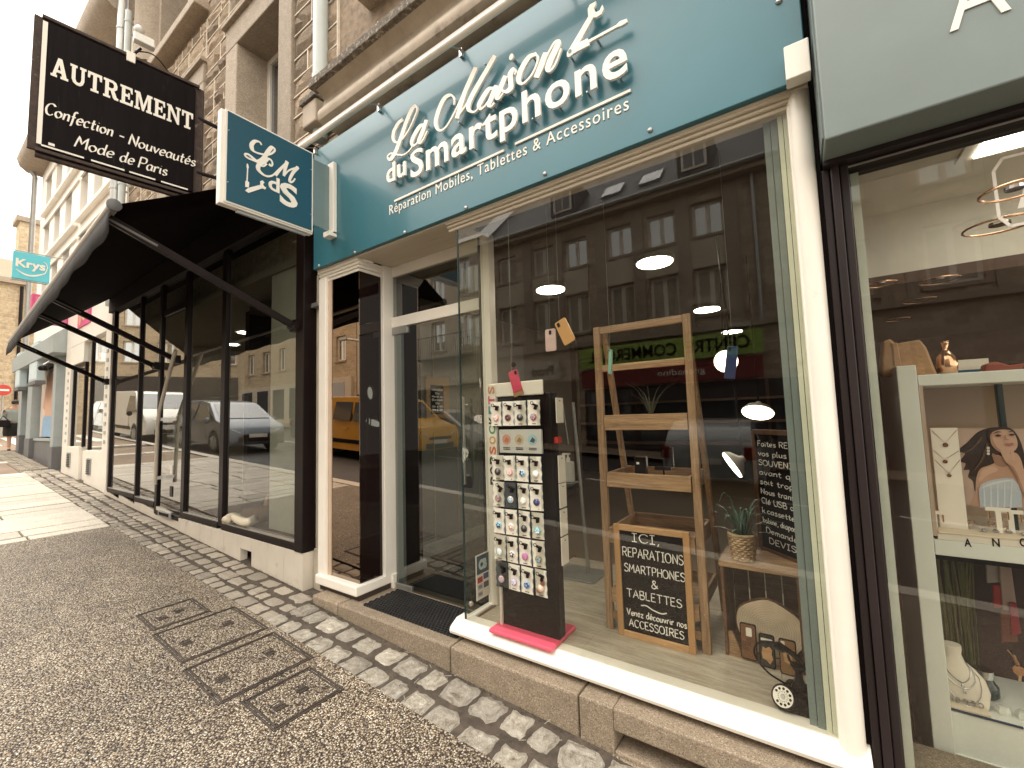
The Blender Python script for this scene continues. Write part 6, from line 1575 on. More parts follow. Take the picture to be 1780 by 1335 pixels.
# three wooden phone cases
def wcase(x0, x1, z0, z1, y, m1, label, kind):
    t = thing('phone_case', label, 'phone case', ((x0 + x1) / 2, y, z0), 'wood backed phone cases leaning on the tree slice')
    c = ((x0 + x1) / 2, y, (z0 + z1) / 2); w, h = x1 - x0, z1 - z0
    V = Vector((0, .12, 1)).normalized(); N = Vector((0, -1, .12)).normalized()
    MB().prism(rrect(w, h, .011), c, X_, V, N, -.010, 0).obj('shell', 'black', parent=t, bevel=.002)
    MB().prism(rrect(w * .86, h * .93, .008), c, X_, V, N, 0, .0012).obj('wood_back', m1, parent=t)
    if kind == 0:
        MB().prism(rrect(.026, .040, .005), Vector(c) + V * (h * .27) + X_ * .004, X_, V, N, .001, .003).obj('camera_cutout', 'print', parent=t)
        MB().prism([(-.03, -.04), (.0, -.045), (.0, -.02), (.012, -.02), (.012, .0), (.03, .0), (.03, .02), (-.01, .02), (-.01, .0), (-.03, .0)], c, X_, V, N, .0012, .0022).obj('dark_inlay', 'darkwood', parent=t)
    if kind == 1:
        MB().prism(rrect(.05, .012, .005), Vector(c) + V * (h * .33), X_, V, N, .001, .003).obj('camera_cutout', 'print', parent=t)
        MB().prism([(-.018, .03), (-.006, .022), (.010, .034), (.022, .02), (.018, .0), (.024, -.02), (.010, -.045), (-.004, -.03), (-.02, -.025), (-.024, 0)], Vector(c) - V * .012, X_, V, N, .0012, .0024).obj('pale_inlay', 'frame', parent=t)
    if kind == 2:
        MB().prism(rrect(.016, .032, .004), Vector(c) + V * (h * .33) - X_ * .018, X_, V, N, .001, .003).obj('camera_cutout', 'print', parent=t)
        MB().prism([(-.02, .03), (.0, .01), (.02, .02), (.015, -.015), (.005, -.03), (-.015, -.02)], c, X_, V, N, .0012, .0024).obj('pale_inlay', 'frame', parent=t)
cmat('case walnut', (.20, .09, .04), .5); cmat('case charcoal', (.035, .030, .027), .5); cmat('case oak', (.26, .14, .06), .5)
wcase(-.362, -.288, FZ + .012, .520, 2.50, 'case walnut', 'wood phone case with dark inlay and keyhole cut, left of the three', 0)
wcase(-.278, -.210, FZ + .004, .495, 2.485, 'case charcoal', 'charcoal phone case with pale animal inlay, middle of the three', 1)
wcase(-.193, -.122, FZ + .002, .498, 2.47, 'case oak', 'oak phone case with corner camera hole, right of the three', 2)
# telephone
tl = thing('telephone', 'black antique dial telephone on the floor boards by the window', 'telephone', (-.12, 2.24, FZ))
TX, TY = -.118, 2.235
MB().prism([(-.075, 0), (.075, 0), (.068, .018), (.035, .075), (-.03, .078), (-.068, .03)], (TX, TY - .065, FZ), X_, Z_, Y_, 0, .13).obj('base', 'black', parent=tl, bevel=.010)
MB().lathe([(.034, 0), (.028, .02), (.016, .045), (.014, .075), (.026, .09), (.030, .10)], (TX + .01, TY, FZ + .07), Z_, 20).obj('pillar', 'black', parent=tl, smooth=50)
dn = Vector((-.30, -.80, .52)).normalized(); dc = Vector((TX - .045, TY - .055, FZ + .052))
MB().lathe([(.046, 0), (.048, .008), (.044, .013)], dc, dn, 28).obj('dial_housing', 'black', parent=tl, smooth=50)
MB().lathe([(.039, 0), (.039, .0015)], dc + dn * .013, dn, 28).obj('dial_face', 'print', parent=tl)
du = dn.orthogonal().normalized(); dv = dn.cross(du)
for k in range(10):
    a = 2 * math.pi * k / 11.5
    MB().lathe([(.0052, 0), (.0052, .0012)], dc + dn * .0146 + (du * math.cos(a) + dv * math.sin(a)) * .029, dn, 10).obj('finger_hole', 'black', parent=tl)
MB().lathe([(.010, 0), (.008, .003)], dc + dn * .0146, dn, 14).obj('dial_hub', 'steel', parent=tl)
mm = MB()
for k in range(16):
    a = 2 * math.pi * k / 16; mm.obox(dc + dn * .0150 + (du * math.cos(a) + dv * math.sin(a)) * .018, du * math.cos(a) + dv * math.sin(a), dv * math.cos(a) - du * math.sin(a), dn, .0028, .0008, .0005)
mm.obj('dial_marks', 'black', parent=tl)
for s in (-1, 1): MB().tube([(TX + .01 + s * .012, TY, FZ + .165), (TX + .01 + s * .03, TY - .005, FZ + .185), (TX + .01 + s * .034, TY - .005, FZ + .205)], .005, 8).obj('cradle_fork', 'black', parent=tl)
ha, hb_ = Vector((TX - .055, TY + .01, FZ + .235)), Vector((TX + .085, TY - .01, FZ + .09))
hs_ = [Vector(p) for p in catmull([ha, ha.lerp(hb_, .35) + Vector((.012, 0, .016)), ha.lerp(hb_, .7) + Vector((.012, 0, .014)), hb_], 6)]
MB().tube(hs_, .011, 10).obj('handset', 'black', parent=tl, smooth=60)
MB().lathe([(.012, -.005), (.030, .022), (.033, .028), (.026, .03)], hb_, Vector((.25, -.5, -.75)), 20).obj('mouthpiece', 'black', parent=tl, smooth=50)
MB().lathe([(.012, -.005), (.024, .016), (.026, .022), (.020, .024)], ha, Vector((-.15, -.6, -.6)), 20).obj('earpiece', 'black', parent=tl, smooth=50)
MB().lathe([(.013, 0), (.013, .02)], ha.lerp(hb_, .72) + Vector((.0, 0, .0)), (hb_ - ha), 12).obj('handset_ring', 'steel', parent=tl)
cd = catmull([ha + Vector((0, -.012, .01)), ha + Vector((-.07, -.02, .0)), ha + Vector((-.095, -.03, -.05)), ha + Vector((-.05, -.03, -.115)), Vector((TX - .03, TY, FZ + .075))], 8)
MB().tube([Vector(p) for p in cd], .0042, 8).obj('cord', 'black', parent=tl, smooth=True)
# large chalkboard turned towards the left behind the crate table
q0, q1 = Vector((-.265, 2.84, .84)), Vector((.045, 2.52, .84))
BU = (q1 - q0).normalized(); BN = Vector((BU.y, -BU.x, 0)); BN = BN if BN.y < 0 else -BN
b2 = thing('large_chalkboard', 'tall dark framed chalkboard with close lines of chalk handwriting on the crate table', 'chalkboard', tuple((q0 + q1) / 2))
z0, z1 = .815, 1.47; Lb = (q1 - q0).length
MB().obox((q0 + q1) / 2 + Z_ * ((z0 + z1) / 2 - .84), BU, Z_, BN, Lb / 2, (z1 - z0) / 2, .006).obj('slate_board', 'chalkboard', parent=b2)
f = MB(); f.obox(q0 + Z_ * ((z0 + z1) / 2 - .84), BU, Z_, BN, .014, (z1 - z0) / 2, .013); f.obox(q1 + Z_ * ((z0 + z1) / 2 - .84), BU, Z_, BN, .014, (z1 - z0) / 2, .013)
f.obox((q0 + q1) / 2 + Z_ * (z0 - .84), BU, Z_, BN, Lb / 2, .014, .0125); f.obox((q0 + q1) / 2 + Z_ * (z1 - .84), BU, Z_, BN, Lb / 2, .014, .0125)
f.obj('frame', 'darkwood', parent=b2, bevel=.003)
mm = MB()
for k, s in enumerate(('Faites REVIVRE', 'vos plus beaux', 'SOUVENIRS', "avant qu'il", 'soit trop tard', 'Nous transferons', 'Clé USB ou DVD', 'k.cassettes VHS', 'bobine, diapos, négatif', 'Demandez vos', 'DEVIS !!!')):
    ind = .02 if k < 9 else .05 + .03 * (k - 9)
    hand(s, (Lb - .05 - ind) * (.98 if len(s) > 11 else .8), .030, q0 + BU * (.018 + ind * .6) + Z_ * (1.39 - k * .053 - .84) + BN * .0062, BU, Z_, BN, .0042, jit=.03, mb=mm)
mm.obj('chalk_writing', 'chalk', parent=b2)

# ================================================================ THE JEWELLERY SHOP ON THE RIGHT
B(.093, 2.125, -.3, .1095, 2.5, 4.2).obj('joint_filler', 'black_matt', parent=sf)
jf = thing('jewellery_shop_front', 'dark framed jewellery shop front with grey green fascia at the right edge', 'shopfront', (.8, 2.1, .0))
B(.118, 1.90, 2.575, 3.5, 2.25, 3.9).obj('fascia_box', 'anfascia', parent=jf, bevel=.006)
B(.112, 1.93, 2.60, .1175, 2.2, 3.9).obj('fascia_side', 'greyteal', parent=jf)
text_mesh('A', (.135, .19), (.462, 1.899, 2.80), X_, Z_, FN, 0, .004, bold=.0).obj('fascia_letter', 'print', parent=jf)
text_mesh('N', (.14, .19), (.78, 1.899, 2.80), X_, Z_, FN, 0, .004).obj('fascia_letter', 'print', parent=jf)
B(.118, 2.06, 2.555, 3.5, 2.2, 2.574).obj('soffit', 'brownblack', parent=jf)
def jp(x0, x1, y0): B(x0, y0, -.25, x1, 2.24, 2.556).obj('frame_post', 'brownblack', parent=jf, bevel=.004)
jp(.110, .136, 2.10); jp(.138, .166, 2.085); jp(.168, .196, 2.10)
B(.196, 2.11, 2.545, 3.5, 2.22, 2.556).obj('frame_head', 'brownblack', parent=jf); B(.196, 2.104, 2.540, 3.5, 2.109, 2.546).obj('head_bead', 'alu', parent=jf)
B(.196, 2.10, -.3, 3.5, 2.22, .10).obj('frame_sill', 'brownblack', parent=jf)
B(.197, 2.145, .10, 3.4, 2.155, 2.545).obj('window_pane', 'glass', parent=jf)
# window print: octagon with initial
oc = [(.588, 2.40), (.612, 2.438), (.80, 2.438), (.824, 2.40), (.824, 2.235), (.80, 2.197), (.612, 2.197), (.588, 2.235)]
om = MB()
for i in range(8):
    a, b = Vector((oc[i][0], 2.143, oc[i][1])), Vector((oc[(i + 1) % 8][0], 2.143, oc[(i + 1) % 8][1])); om.bar(a, b, .002, .009)
om.obj('window_logo_outline', 'print', parent=jf)
text_mesh('A', (.085, .115), (.632, 2.144, 2.255), X_, Z_, FN, 0, .0015, bold=.02).obj('window_logo_letter', 'print', parent=jf)
jr = thing('jewellery_room', 'brown interior of the jewellery shop with a pale ceiling', 'room', (1.5, 4, .1))
B(.15, 6.0, -.2, 4, 6.1, 2.75).obj('back_wall', cmat('brown wall', (.09, .05, .036), .8), parent=jr)
B(.13, 2.25, -.2, .15, 6.0, 2.75).obj('left_wall', cmat('brown wall', (.09, .05, .036), .8), parent=jr)
B(.15, 2.25, 2.70, 4, 6.0, 2.76).obj('ceiling', cmat('ivory ceiling', (.80, .76, .66), .9), parent=jr)
B(.15, 3.2, 2.28, 4, 6.0, 2.34).obj('lower_ceiling', cmat('brown soffit', (.09, .05, .036), .8), parent=jr)
B(.15, 3.2, 2.34, 4, 3.24, 2.70).obj('ceiling_step', cmat('ivory ceiling', (.80, .76, .66), .9), parent=jr)
B(.15, 2.25, -.2, 4, 6.0, .0).obj('floor', 'darkwood', parent=jr)
B(.205, 2.17, .05, .232, 2.24, 2.54).obj('wall_end', cmat('mint white', (.66, .70, .62), .5), parent=jr)
for (a, b, lab) in (((.63, 2.45, 1.4, 2.72), None, 'bright rectangular ceiling light in the jewellery window'),):
    t = thing('ceiling_panel_light', lab, 'ceiling light', (1.0, 2.6, 2.68)); B(a[0], a[1], 2.685, a[2], a[3], 2.698).obj('frame', 'cream_box', parent=t); B(a[0] + .05, a[1] + .04, 2.678, a[2] - .05, a[3] - .04, 2.684).obj('diffuser', 'panelglow', parent=t)
for i, (u, v, r, lab) in enumerate(((1738, 392, .10, 'large gold rimmed downlight near the window logo'), (1633, 487, .085, 'gold rimmed downlight right of the shelf'), (1598, 522, .085, 'smaller gold rimmed downlight farther left'), (1765, 330, .08, 'gold rimmed downlight behind the window logo letter'), (1560, 555, .08, 'thin gold rimmed downlight seen nearly edge on'), (1532, 494, .07, 'gold rimmed downlight by the left wall'))):
    p = PZ(u, v, 2.27)
    t = thing('downlight', lab, 'downlight', (p.x, p.y, 2.24), 'gold rimmed downlights of the jewellery shop')
    rg = MB().tube([(p.x + r * math.cos(a * .314), p.y + r * math.sin(a * .314), 2.27) for a in range(20)], .0045, 6, closed=True); rg.obj('rim', 'gold', parent=t, smooth=60)
    MB().lathe([(r * .3, .0), (r * .3, .01)], (p.x, p.y, 2.272), Z_, 14).obj('bulb', 'silver', parent=t)
x = 0.60
wt = PY(1530, 582, 5.9); we = PY(1692, 572, 5.9)
text_mesh('NOUCHKA', (we.x - wt.x, .15), (wt.x, 5.995, wt.z - .05), X_, Z_, FN, 0, .01, space=1.3).obj('wall_lettering', 'black', parent=jr)
# white cabinet
cy0 = 2.45
jc = thing('display_cabinet', 'white jewellery display cabinet with open niches in the right window', 'cabinet', (.9, 2.6, -.1))
B(.325, cy0, -.15, .388, 2.95, 1.765).obj('side_post', 'cabinet', parent=jc, bevel=.003)
B(.392, cy0 + .01, 1.675, 1.6, 2.95, 1.722).obj('top_shelf', 'cabinet', parent=jc, bevel=.003)
B(.389, cy0 + .002, 1.06, .402, 2.94, 1.674).obj('niche_side', cmat('beige lining', (.50, .38, .29), .7), parent=jc)
B(.402, 2.90, 1.06, 1.6, 2.94, 1.674).obj('niche_back', cmat('beige lining', (.50, .38, .29), .7), parent=jc)
B(.402, cy0, 1.048, 1.6, 2.90, 1.07).obj('niche_floor', 'cream_box', parent=jc)
B(.389, cy0, .985, 1.6, cy0 + .03, 1.047).obj('name_board', 'cabinet', parent=jc, bevel=.002)
B(.389, cy0 + .03, .96, 1.6, 2.94, .984).obj('lower_lid', 'black_matt', parent=jc)
B(.389, 2.90, .2, 1.6, 2.94, .96).obj('lower_back', cmat('dark plum lining', (.05, .022, .018), .8), parent=jc)
B(.389, cy0, -.15, 1.6, 2.90, .20).obj('base', 'cabinet', parent=jc, bevel=.003)
B(.389, cy0 + .04, .2, 1.6, 2.9, .36).obj('lower_step', 'cabinet', parent=jc)
for ch, u in (('A', 1683), ('N', 1732), ('O', 1780)):
    p = PY(u, 950, cy0 - .001); text_mesh(ch, (.020, .030), (p.x - .010, cy0 - .0005, p.z - .006 * 0), X_, Z_, FN, 0, .001, bold=.02).obj('name_letter', 'black', parent=jc)
B(.66, cy0 + .2, 1.07, .68, cy0 + .22, 1.674).obj('glass_divider', 'glass_edge', parent=jc)
# bag and vase on the top
bag = thing('handbag', 'tan leather handbag on top of the white cabinet', 'handbag', (.47, 2.65, 1.722))
bp_ = [PY(u, v, 2.62) for u, v in ((1530, 655), (1533, 595), (1545, 590), (1556, 600), (1560, 598), (1596, 592), (1607, 605), (1627, 655))]
MB().prism([(p.x, max(1.7225, p.z)) for p in bp_], (0, 2.62, 0), X_, Z_, Y_, -.04, .08).obj('body', 'leather', parent=bag, bevel=.018)
q = PY(1557, 600, 2.578); MB().prism([(-.012, -.10), (.012, -.09), (.006, .01), (-.014, .012)], q, X_, Z_, FN, 0, .006).obj('fold', 'leather', parent=bag, bevel=.003)
vs_ = thing('vase', 'copper mirrored vase beside the tan handbag', 'vase', tuple(PY(1648, 652, 2.62)))
q = PY(1648, 652, 2.62); MB().lathe([(.02, 0), (.032, .015), (.036, .045), (.032, .08), (.018, .10), (.008, .115), (.012, .14), (.016, .15)], (q.x, q.y, 1.722), Z_, 24).obj('body', 'gold', parent=vs_, smooth=True)
rb_ = thing('red_purse', 'small red brown purse at the right end of the cabinet top', 'purse', tuple(PY(1740, 650, 2.8)))
q = PY(1740, 648, 2.7); MB().prism([(-.06, 0), (.05, 0), (.065, .035), (.02, .03), (-.02, .05), (-.05, .04)], (q.x, q.y, 1.7225), X_, Z_, Y_, -.03, .03).obj('body', cmat('red brown leather', (.26, .06, .035), .5), parent=rb_, bevel=.006)
tb_ = thing('framed_tablet', 'pale framed picture behind the copper vase', 'picture', tuple(PY(1685, 640, 2.8))); q = PY(1688, 634, 2.85); B(q.x - .055, 2.84, 1.7225, q.x + .055, 2.86, 1.80).obj('frame', 'cream_box', parent=tb_); B(q.x - .048, 2.837, 1.728, q.x + .048, 2.84, 1.752).obj('blue_band', cmat('navy print', (.02, .07, .12), .4), parent=tb_)
# necklace card and portrait poster
ny = 2.56
nc = thing('necklace_card', 'tall white card with three fine necklaces in the cabinet niche', 'necklace display', tuple(PY(1650, 870, ny)))
P4 = [PY(1617, 744, ny), PY(1664, 744, ny), PY(1680, 876, ny), PY(1633, 875, ny)]
c0 = P4[0]; wN = (P4[1] - P4[0]).length; hN = P4[0].z - P4[3].z
B(c0.x, ny, 1.075, c0.x + wN, ny + .008, c0.z).obj('card', 'letter', parent=nc)
for k, (zt_, zb_) in enumerate(((.03, .20), (.30, .42), (.42, .60))):
    xm = c0.x + wN * (.5, .42, .52)[k]; za = c0.z - hN * zt_; zb2 = c0.z - hN * zb_
    ck = MB().tube([(c0.x + .003, ny - .002, za), (xm, ny - .002, zb2), (c0.x + wN - .003, ny - .002, za)], .0009, 4); o = ck.obj('chain', 'gold', parent=nc)
    MB().lathe([(.009 - .001 * k, 0), (.009 - .001 * k, .003)], (xm, ny - .001, zb2 - .008), FN, 16).obj('pendant', 'gold', parent=o)
pp_ = thing('portrait_poster', 'advertising poster of a dark haired woman in a pale blue top in the cabinet niche', 'poster', tuple(PY(1740, 880, 2.60)))
py_ = 2.60
def pz(l): 
    out = []
    for a, b in l:
        p = PY(1580 + a / 5.135, 720 + b / 5.135, py_); out.append((p.x, p.z))
    return out
def prt(nm, l, c, d, smooth=True):
    poly = pz(l)
    if smooth: poly = [tuple(p) for p in catmull(poly, 5, closed=True)]
    MB().prism(poly, (0, py_, 0), X_, Z_, FN, d - .0008, d).obj(nm, cmat('poster ' + nm, c, .45), parent=pp_)
prt('background_print', [(420, 125), (1290, 130), (1340, 830), (505, 810)], (.50, .36, .29), 0, False)
prt('hair_print', [(432, 330), (520, 250), (600, 170), (680, 130), (780, 116), (900, 122), (975, 200), (1020, 320), (1045, 470), (980, 480), (900, 420), (760, 440), (650, 520), (620, 600), (590, 690), (570, 600), (528, 560), (540, 500), (490, 495), (505, 440), (455, 420), (500, 350)], (.030, .015, .011), .0008)
prt('body_print', [(742, 360), (765, 425), (720, 455), (640, 485), (604, 560), (592, 700), (590, 822), (1040, 822), (1040, 640), (985, 520), (925, 455), (890, 395)], (.50, .30, .21), .0016)
prt('neck_shade_print', [(742, 350), (800, 375), (890, 385), (905, 430), (850, 470), (780, 455), (755, 420)], (.33, .18, .12), .0024)
prt('shoulder_light_print', [(650, 500), (740, 465), (790, 500), (700, 545), (625, 600)], (.60, .39, .28), .0028)
prt('face_print', [(712, 170), (740, 140), (800, 126), (880, 130), (935, 170), (962, 230), (966, 285), (940, 325), (895, 345), (850, 348), (800, 330), (752, 290), (722, 235)], (.60, .38, .28), .0034)
prt('cheek_shade_print', [(712, 172), (738, 150), (745, 220), (790, 300), (850, 346), (800, 334), (750, 292), (720, 235)], (.42, .245, .165), .004)
prt('forelock_print', [(700, 200), (705, 150), (770, 118), (880, 116), (945, 165), (900, 142), (820, 136), (750, 155), (722, 190), (728, 260)], (.034, .017, .012), .0046)
prt('hair_strand_print', [(640, 200), (560, 300), (470, 350), (560, 315), (640, 240)], (.11, .06, .042), .0050)
prt('hair_strand_print', [(690, 260), (640, 400), (560, 520), (650, 420), (705, 300)], (.10, .055, .04), .0054)
prt('top_print', [(632, 830), (618, 670), (640, 625), (700, 596), (780, 577), (860, 566), (925, 574), (975, 625), (1000, 700), (1005, 830)], (.46, .51, .57), .0058, False)
prt('top_fold_print', [(640, 660), (720, 612), (860, 585), (930, 598), (860, 600), (730, 632)], (.62, .66, .70), .0062)
for k in range(5): prt('top_fold_print', [(660 + 62 * k, 640 - 10 * k), (668 + 62 * k, 640 - 10 * k), (680 + 58 * k, 815), (664 + 58 * k, 815)], (.36, .41, .48), .0064 + .0001 * k)
prt('arm_print', [(828, 340), (880, 352), (950, 345), (992, 400), (1015, 480), (1045, 600), (1065, 720), (1000, 690), (955, 560), (905, 480), (862, 430)], (.56, .345, .25), .0070)
prt('arm_shade_print', [(862, 430), (905, 480), (955, 560), (1000, 690), (1020, 690), (975, 560), (925, 470)], (.36, .20, .135), .0074)
prt('finger_print', [(808, 318), (822, 300), (838, 306), (880, 400), (852, 412)], (.60, .385, .28), .0078); prt('finger_print', [(856, 330), (872, 318), (888, 326), (905, 400), (880, 404)], (.59, .375, .275), .0082); prt('finger_print', [(902, 340), (918, 332), (934, 342), (936, 405), (908, 402)], (.58, .37, .27), .0086)
prt('eye_print', [(762, 192), (782, 180), (806, 182), (818, 192), (790, 199)], (.045, .022, .018), .0088); prt('eye_print', [(884, 184), (904, 174), (928, 176), (938, 184), (910, 191)], (.045, .022, .018), .0090)
prt('brow_print', [(742, 174), (785, 152), (824, 160), (786, 162)], (.07, .035, .025), .0092); prt('brow_print', [(874, 160), (905, 146), (944, 158), (908, 155)], (.07, .035, .025), .0094)
prt('nose_shade_print', [(846, 190), (858, 185), (864, 215), (884, 222), (868, 232), (846, 224)], (.43, .25, .175), .0096); prt('lip_print', [(846, 268), (866, 256), (886, 260), (906, 253), (930, 262), (890, 279)], (.44, .17, .15), .0098)
for k, z in enumerate((300, 325, 350)): prt('earring_print', [(690, z - 10), (712, z - 8), (712, z + 10), (690, z + 8)], (.7, .64, .56), .0100 + .0002 * k)
# jewellery on the niche floor
jt = thing('jewellery_tray', 'low cream tray of rings at the front of the cabinet niche', 'tray', (.6, 2.5, 1.07)); B(.405, cy0 + .004, 1.0705, 1.2, cy0 + .10, 1.078).obj('pad', cmat('cream felt', (.68, .58, .44), .9), parent=jt, bevel=.003)
for k, (u, v, r) in enumerate(((1656, 905, .022), (1689, 911, .010), (1724, 914, .010), (1648, 900, .018), (1672, 906, .008), (1745, 918, .009))):
    p = PZ(u, v, 1.08); lab = ('gold cuff bracelet at the left corner of the cream tray', 'round gold ring in the middle of the cream tray', 'thin gold ring right of the round one on the tray', 'second gold cuff leaning behind the first on the tray', 'tiny gold ring between cuff and round ring', 'small gold ring at the right of the tray')[k]
    p.y = max(cy0 + .02, min(cy0 + .4, p.y))
    MB().tube([(p.x + r * math.cos(a * .4), p.y + .004 * math.sin(a), 1.0785 + r * 1.02 + r * math.sin(a * .4)) for a in range(16)], max(.0016, r * .16), 6, closed=True).thing('gold_ring', 'gold', lab, 'ring', 'gold rings on the cream tray')
def tstand(x, y, h, lab):
    t = thing('earring_stand', lab, 'earring stand', (x, y, 1.07), 'white T shaped earring stands'); B(x - .008, y - .004, 1.079, x + .008, y + .004, 1.079 + h).obj('post', 'letter', parent=t); B(x - .035, y - .004, 1.079 + h, x + .035, y + .004, 1.079 + h + .014).obj('cross_bar', 'letter', parent=t)
    for s in (-1, 1): MB().tube([(x + s * .026, y - .005, 1.079 + h), (x + s * .026, y - .005, 1.079 + h - .03)], .003, 6).obj('earring', 'gold', parent=t)
tstand(PY(1731, 860, 2.53).x, 2.53, .085, 'white T shaped earring stand in front of the portrait poster'); tstand(PY(1752, 860, 2.55).x, 2.55, .075, 'slightly lower white T shaped earring stand right of the first'); tstand(PY(1622, 880, 2.53).x, 2.53, .055, 'small white T shaped stand at the left niche corner')
for k in range(6):
    p = PZ(1655 + 22 * k, 886 + 3 * k, 1.08); MB().lathe([(.008, 0), (.011, .006), (.004, .014)], (p.x, 2.52 + .01 * (k % 3), 1.079), Z_, 10).thing('glass_trinket', 'silver', ('first', 'second', 'third', 'fourth', 'fifth', 'last')[k] + ' small silver trinket from the left on the niche floor before the poster', 'trinket', 'silver trinkets before the poster')
# lower niche
ly = 2.60
bu = thing('jewellery_bust', 'cream neck bust with layered silver necklaces in the lower niche', 'jewellery bust', tuple(PY(1665, 1225, 2.58)))
tp, bt = PY(1653, 1122, 2.58), PY(1672, 1228, 2.58)
RG = [(.0, 0, 0, .030, .028), (-.012, 0, 0, .031, .029), (-.035, 0, 0, .027, .025), (-.062, .002, -.002, .034, .028), (-.085, .006, -.006, .058, .034), (-.115, .010, -.014, .078, .040), (-.16, .016, -.024, .082, .042), (-.21, .020, -.034, .068, .038), (-.262, .022, -.042, .040, .030)]
bx_, by_ = tp.x + .004, 2.60
lo_ = MB(); nn = 28
for dz_, cx_, cy_, rx_, ry_ in RG:
    for k in range(nn):
        th = 2 * math.pi * k / nn; lo_.v.append((bx_ + cx_ + rx_ * math.cos(th), by_ + cy_ + ry_ * math.sin(th), tp.z + dz_))
for i in range(len(RG) - 1):
    for k in range(nn): lo_.f.append((i * nn + k, i * nn + (k + 1) % nn, (i + 1) * nn + (k + 1) % nn, (i + 1) * nn + k))
lo_.f += [tuple(range(nn)), tuple((len(RG) - 1) * nn + k for k in range(nn))]
lo_.obj('neck_form', cmat('linen bust', (.66, .60, .50), .8), parent=bu, smooth=50)
B(bx_ - .03, by_ - .02, .3605, bx_ + .06, by_ + .06, tp.z - .20).obj('stand', cmat('linen bust', (.66, .60, .50), .8), parent=bu)
def onb(u, dz_):
    for q0, q1 in zip(RG, RG[1:]):
        if q1[0] <= dz_ <= q0[0]:
            t_ = (q0[0] - dz_) / (q0[0] - q1[0]); c_, d_, rx_, ry_ = (q0[j] + (q1[j] - q0[j]) * t_ for j in (1, 2, 3, 4))
            return Vector((bx_ + c_ + rx_ * u * .99, by_ + d_ - ry_ * math.sqrt(max(0, 1 - u * u)) - .0025, tp.z + dz_))
for k, low in enumerate((-.125, -.145, -.205)):
    pts = [onb(u, -.060 + (low + .060) * (1 - abs(u / .98) ** (1.3 + .5 * k))) for u in [-.98 + .14 * j for j in range(15)]]
    o = MB().tube(pts, .0016, 5).obj('necklace', 'silver', parent=bu)
    q_ = onb(0, low - .004); MB().lathe([(.0, 0), (.005, .004), (.004, .014), (0, .02)], (q_.x, q_.y - .002, q_.z - .016), Z_, 8).obj('charm', 'silver', parent=o)
rp_ = thing('ring_pad', 'sloping white pad holding two rows of silver rings in the lower niche', 'ring pad', tuple(PZ(1715, 1260, .36)))
p0 = PZ(1650, 1252, .375); MB().prism([(0, 0), (.085, 0), (.085, .03), (0, .012)], (p0.x - .01, 2.50, .3605), Y_, Z_, X_, 0, .15).obj('pad', cmat('cream felt', (.68, .58, .44), .9), parent=rp_, bevel=.002)
for k in range(6):
    for j in range(2):
        MB().tube([(p0.x + .008 + k * .022 + .0085 * math.cos(a * .5236), 2.525 + j * .03 + .001 * math.sin(a), .392 + j * .01 + .0085 * math.sin(a * .5236)) for a in range(12)], .0022, 6, closed=True).obj('ring', 'silver', parent=rp_)
for k, (za_, lab) in enumerate(((0, 'blue pen like bangle lying on the white lower step'), (.022, 'thin twisted silver bracelet on the white lower step'), (.034, 'second thin twisted silver bracelet nearest the glass'))):
    a = PZ(1655 + 20 * k, 1268 + 14 * k, .363); MB().tube([(a.x, 2.492 - .0, .3665 + .0), (a.x + .06, 2.489, .3665), (a.x + .22, 2.486, .3665)], .0045 - .0012 * (k > 0), 8).thing('bracelet', 'silver' if k else cmat('navy enamel', (.02, .04, .09), .2), lab, 'bracelet', 'bracelets on the lower step') if k == 0 else MB().tube([(a.x, 2.478 - .008 * k, .2045), (a.x + .1, 2.476 - .008 * k, .2045), (a.x + .22, 2.474 - .008 * k, .2045)], .003, 8).thing('bracelet', 'silver', lab, 'bracelet', 'bracelets on the lower step')
gr = thing('dried_grass', 'tall bundle of dried green grass at the back of the lower niche', 'dried plant', (.50, 2.8, .36))
for k in range(34):
    xx = .44 + random.uniform(0, .12); MB().tube([(xx, 2.80 + random.uniform(-.03, .05), .36), (xx + random.uniform(-.01, .01), 2.8, .66), (xx + random.uniform(-.03, .03), 2.8, .955)], .0028, 5).obj('stem', cmat('dry grass %d' % (k % 3), ((.10, .095, .03), (.14, .12, .045), (.07, .075, .025))[k % 3], .8), parent=gr)
scf = thing('patterned_scarf', 'red and white patterned scarf hanging in the lower niche', 'scarf', (.66, 2.82, .5))
for k, (dx, w_, za_, zb_, c) in enumerate(((.0, .05, .80, .955, (.32, .28, .26)), (.01, .06, .70, .80, (.30, .03, .025)), (.035, .045, .66, .93, (.34, .25, .22)), (.02, .05, .56, .70, (.16, .06, .04)), (.05, .03, .60, .74, (.26, .03, .04)))):
    MB().prism([(.60 + dx, za_), (.60 + dx + w_, za_ + .015), (.60 + dx + w_ * .9, zb_), (.60 + dx + .006, zb_)], (0, 2.80 - .006 * k, 0), X_, Z_, FN, 0, .012).obj('fabric_fold', cmat('scarf tone %d' % k, c, .9), parent=scf, bevel=.004)
jar = thing('glass_jar', 'round glass jar with a metal lid beside the neck bust', 'jar', (.57, 2.66, .36))
q = PY(1712, 1200, 2.68); MB().lathe([(.032, 0), (.044, .015), (.044, .05), (.030, .07), (.028, .08)], (q.x, 2.68, .361), Z_, 22).obj('bowl', 'glass_edge', parent=jar, smooth=60); MB().lathe([(.032, 0), (.032, .03)], (q.x, 2.68, .442), Z_, 20).obj('lid', 'silver', parent=jar, smooth=40)
wa = thing('wrist_watch', 'gold wrist watch standing at the right of the lower niche', 'watch', tuple(PY(1770, 1180, 2.62)))
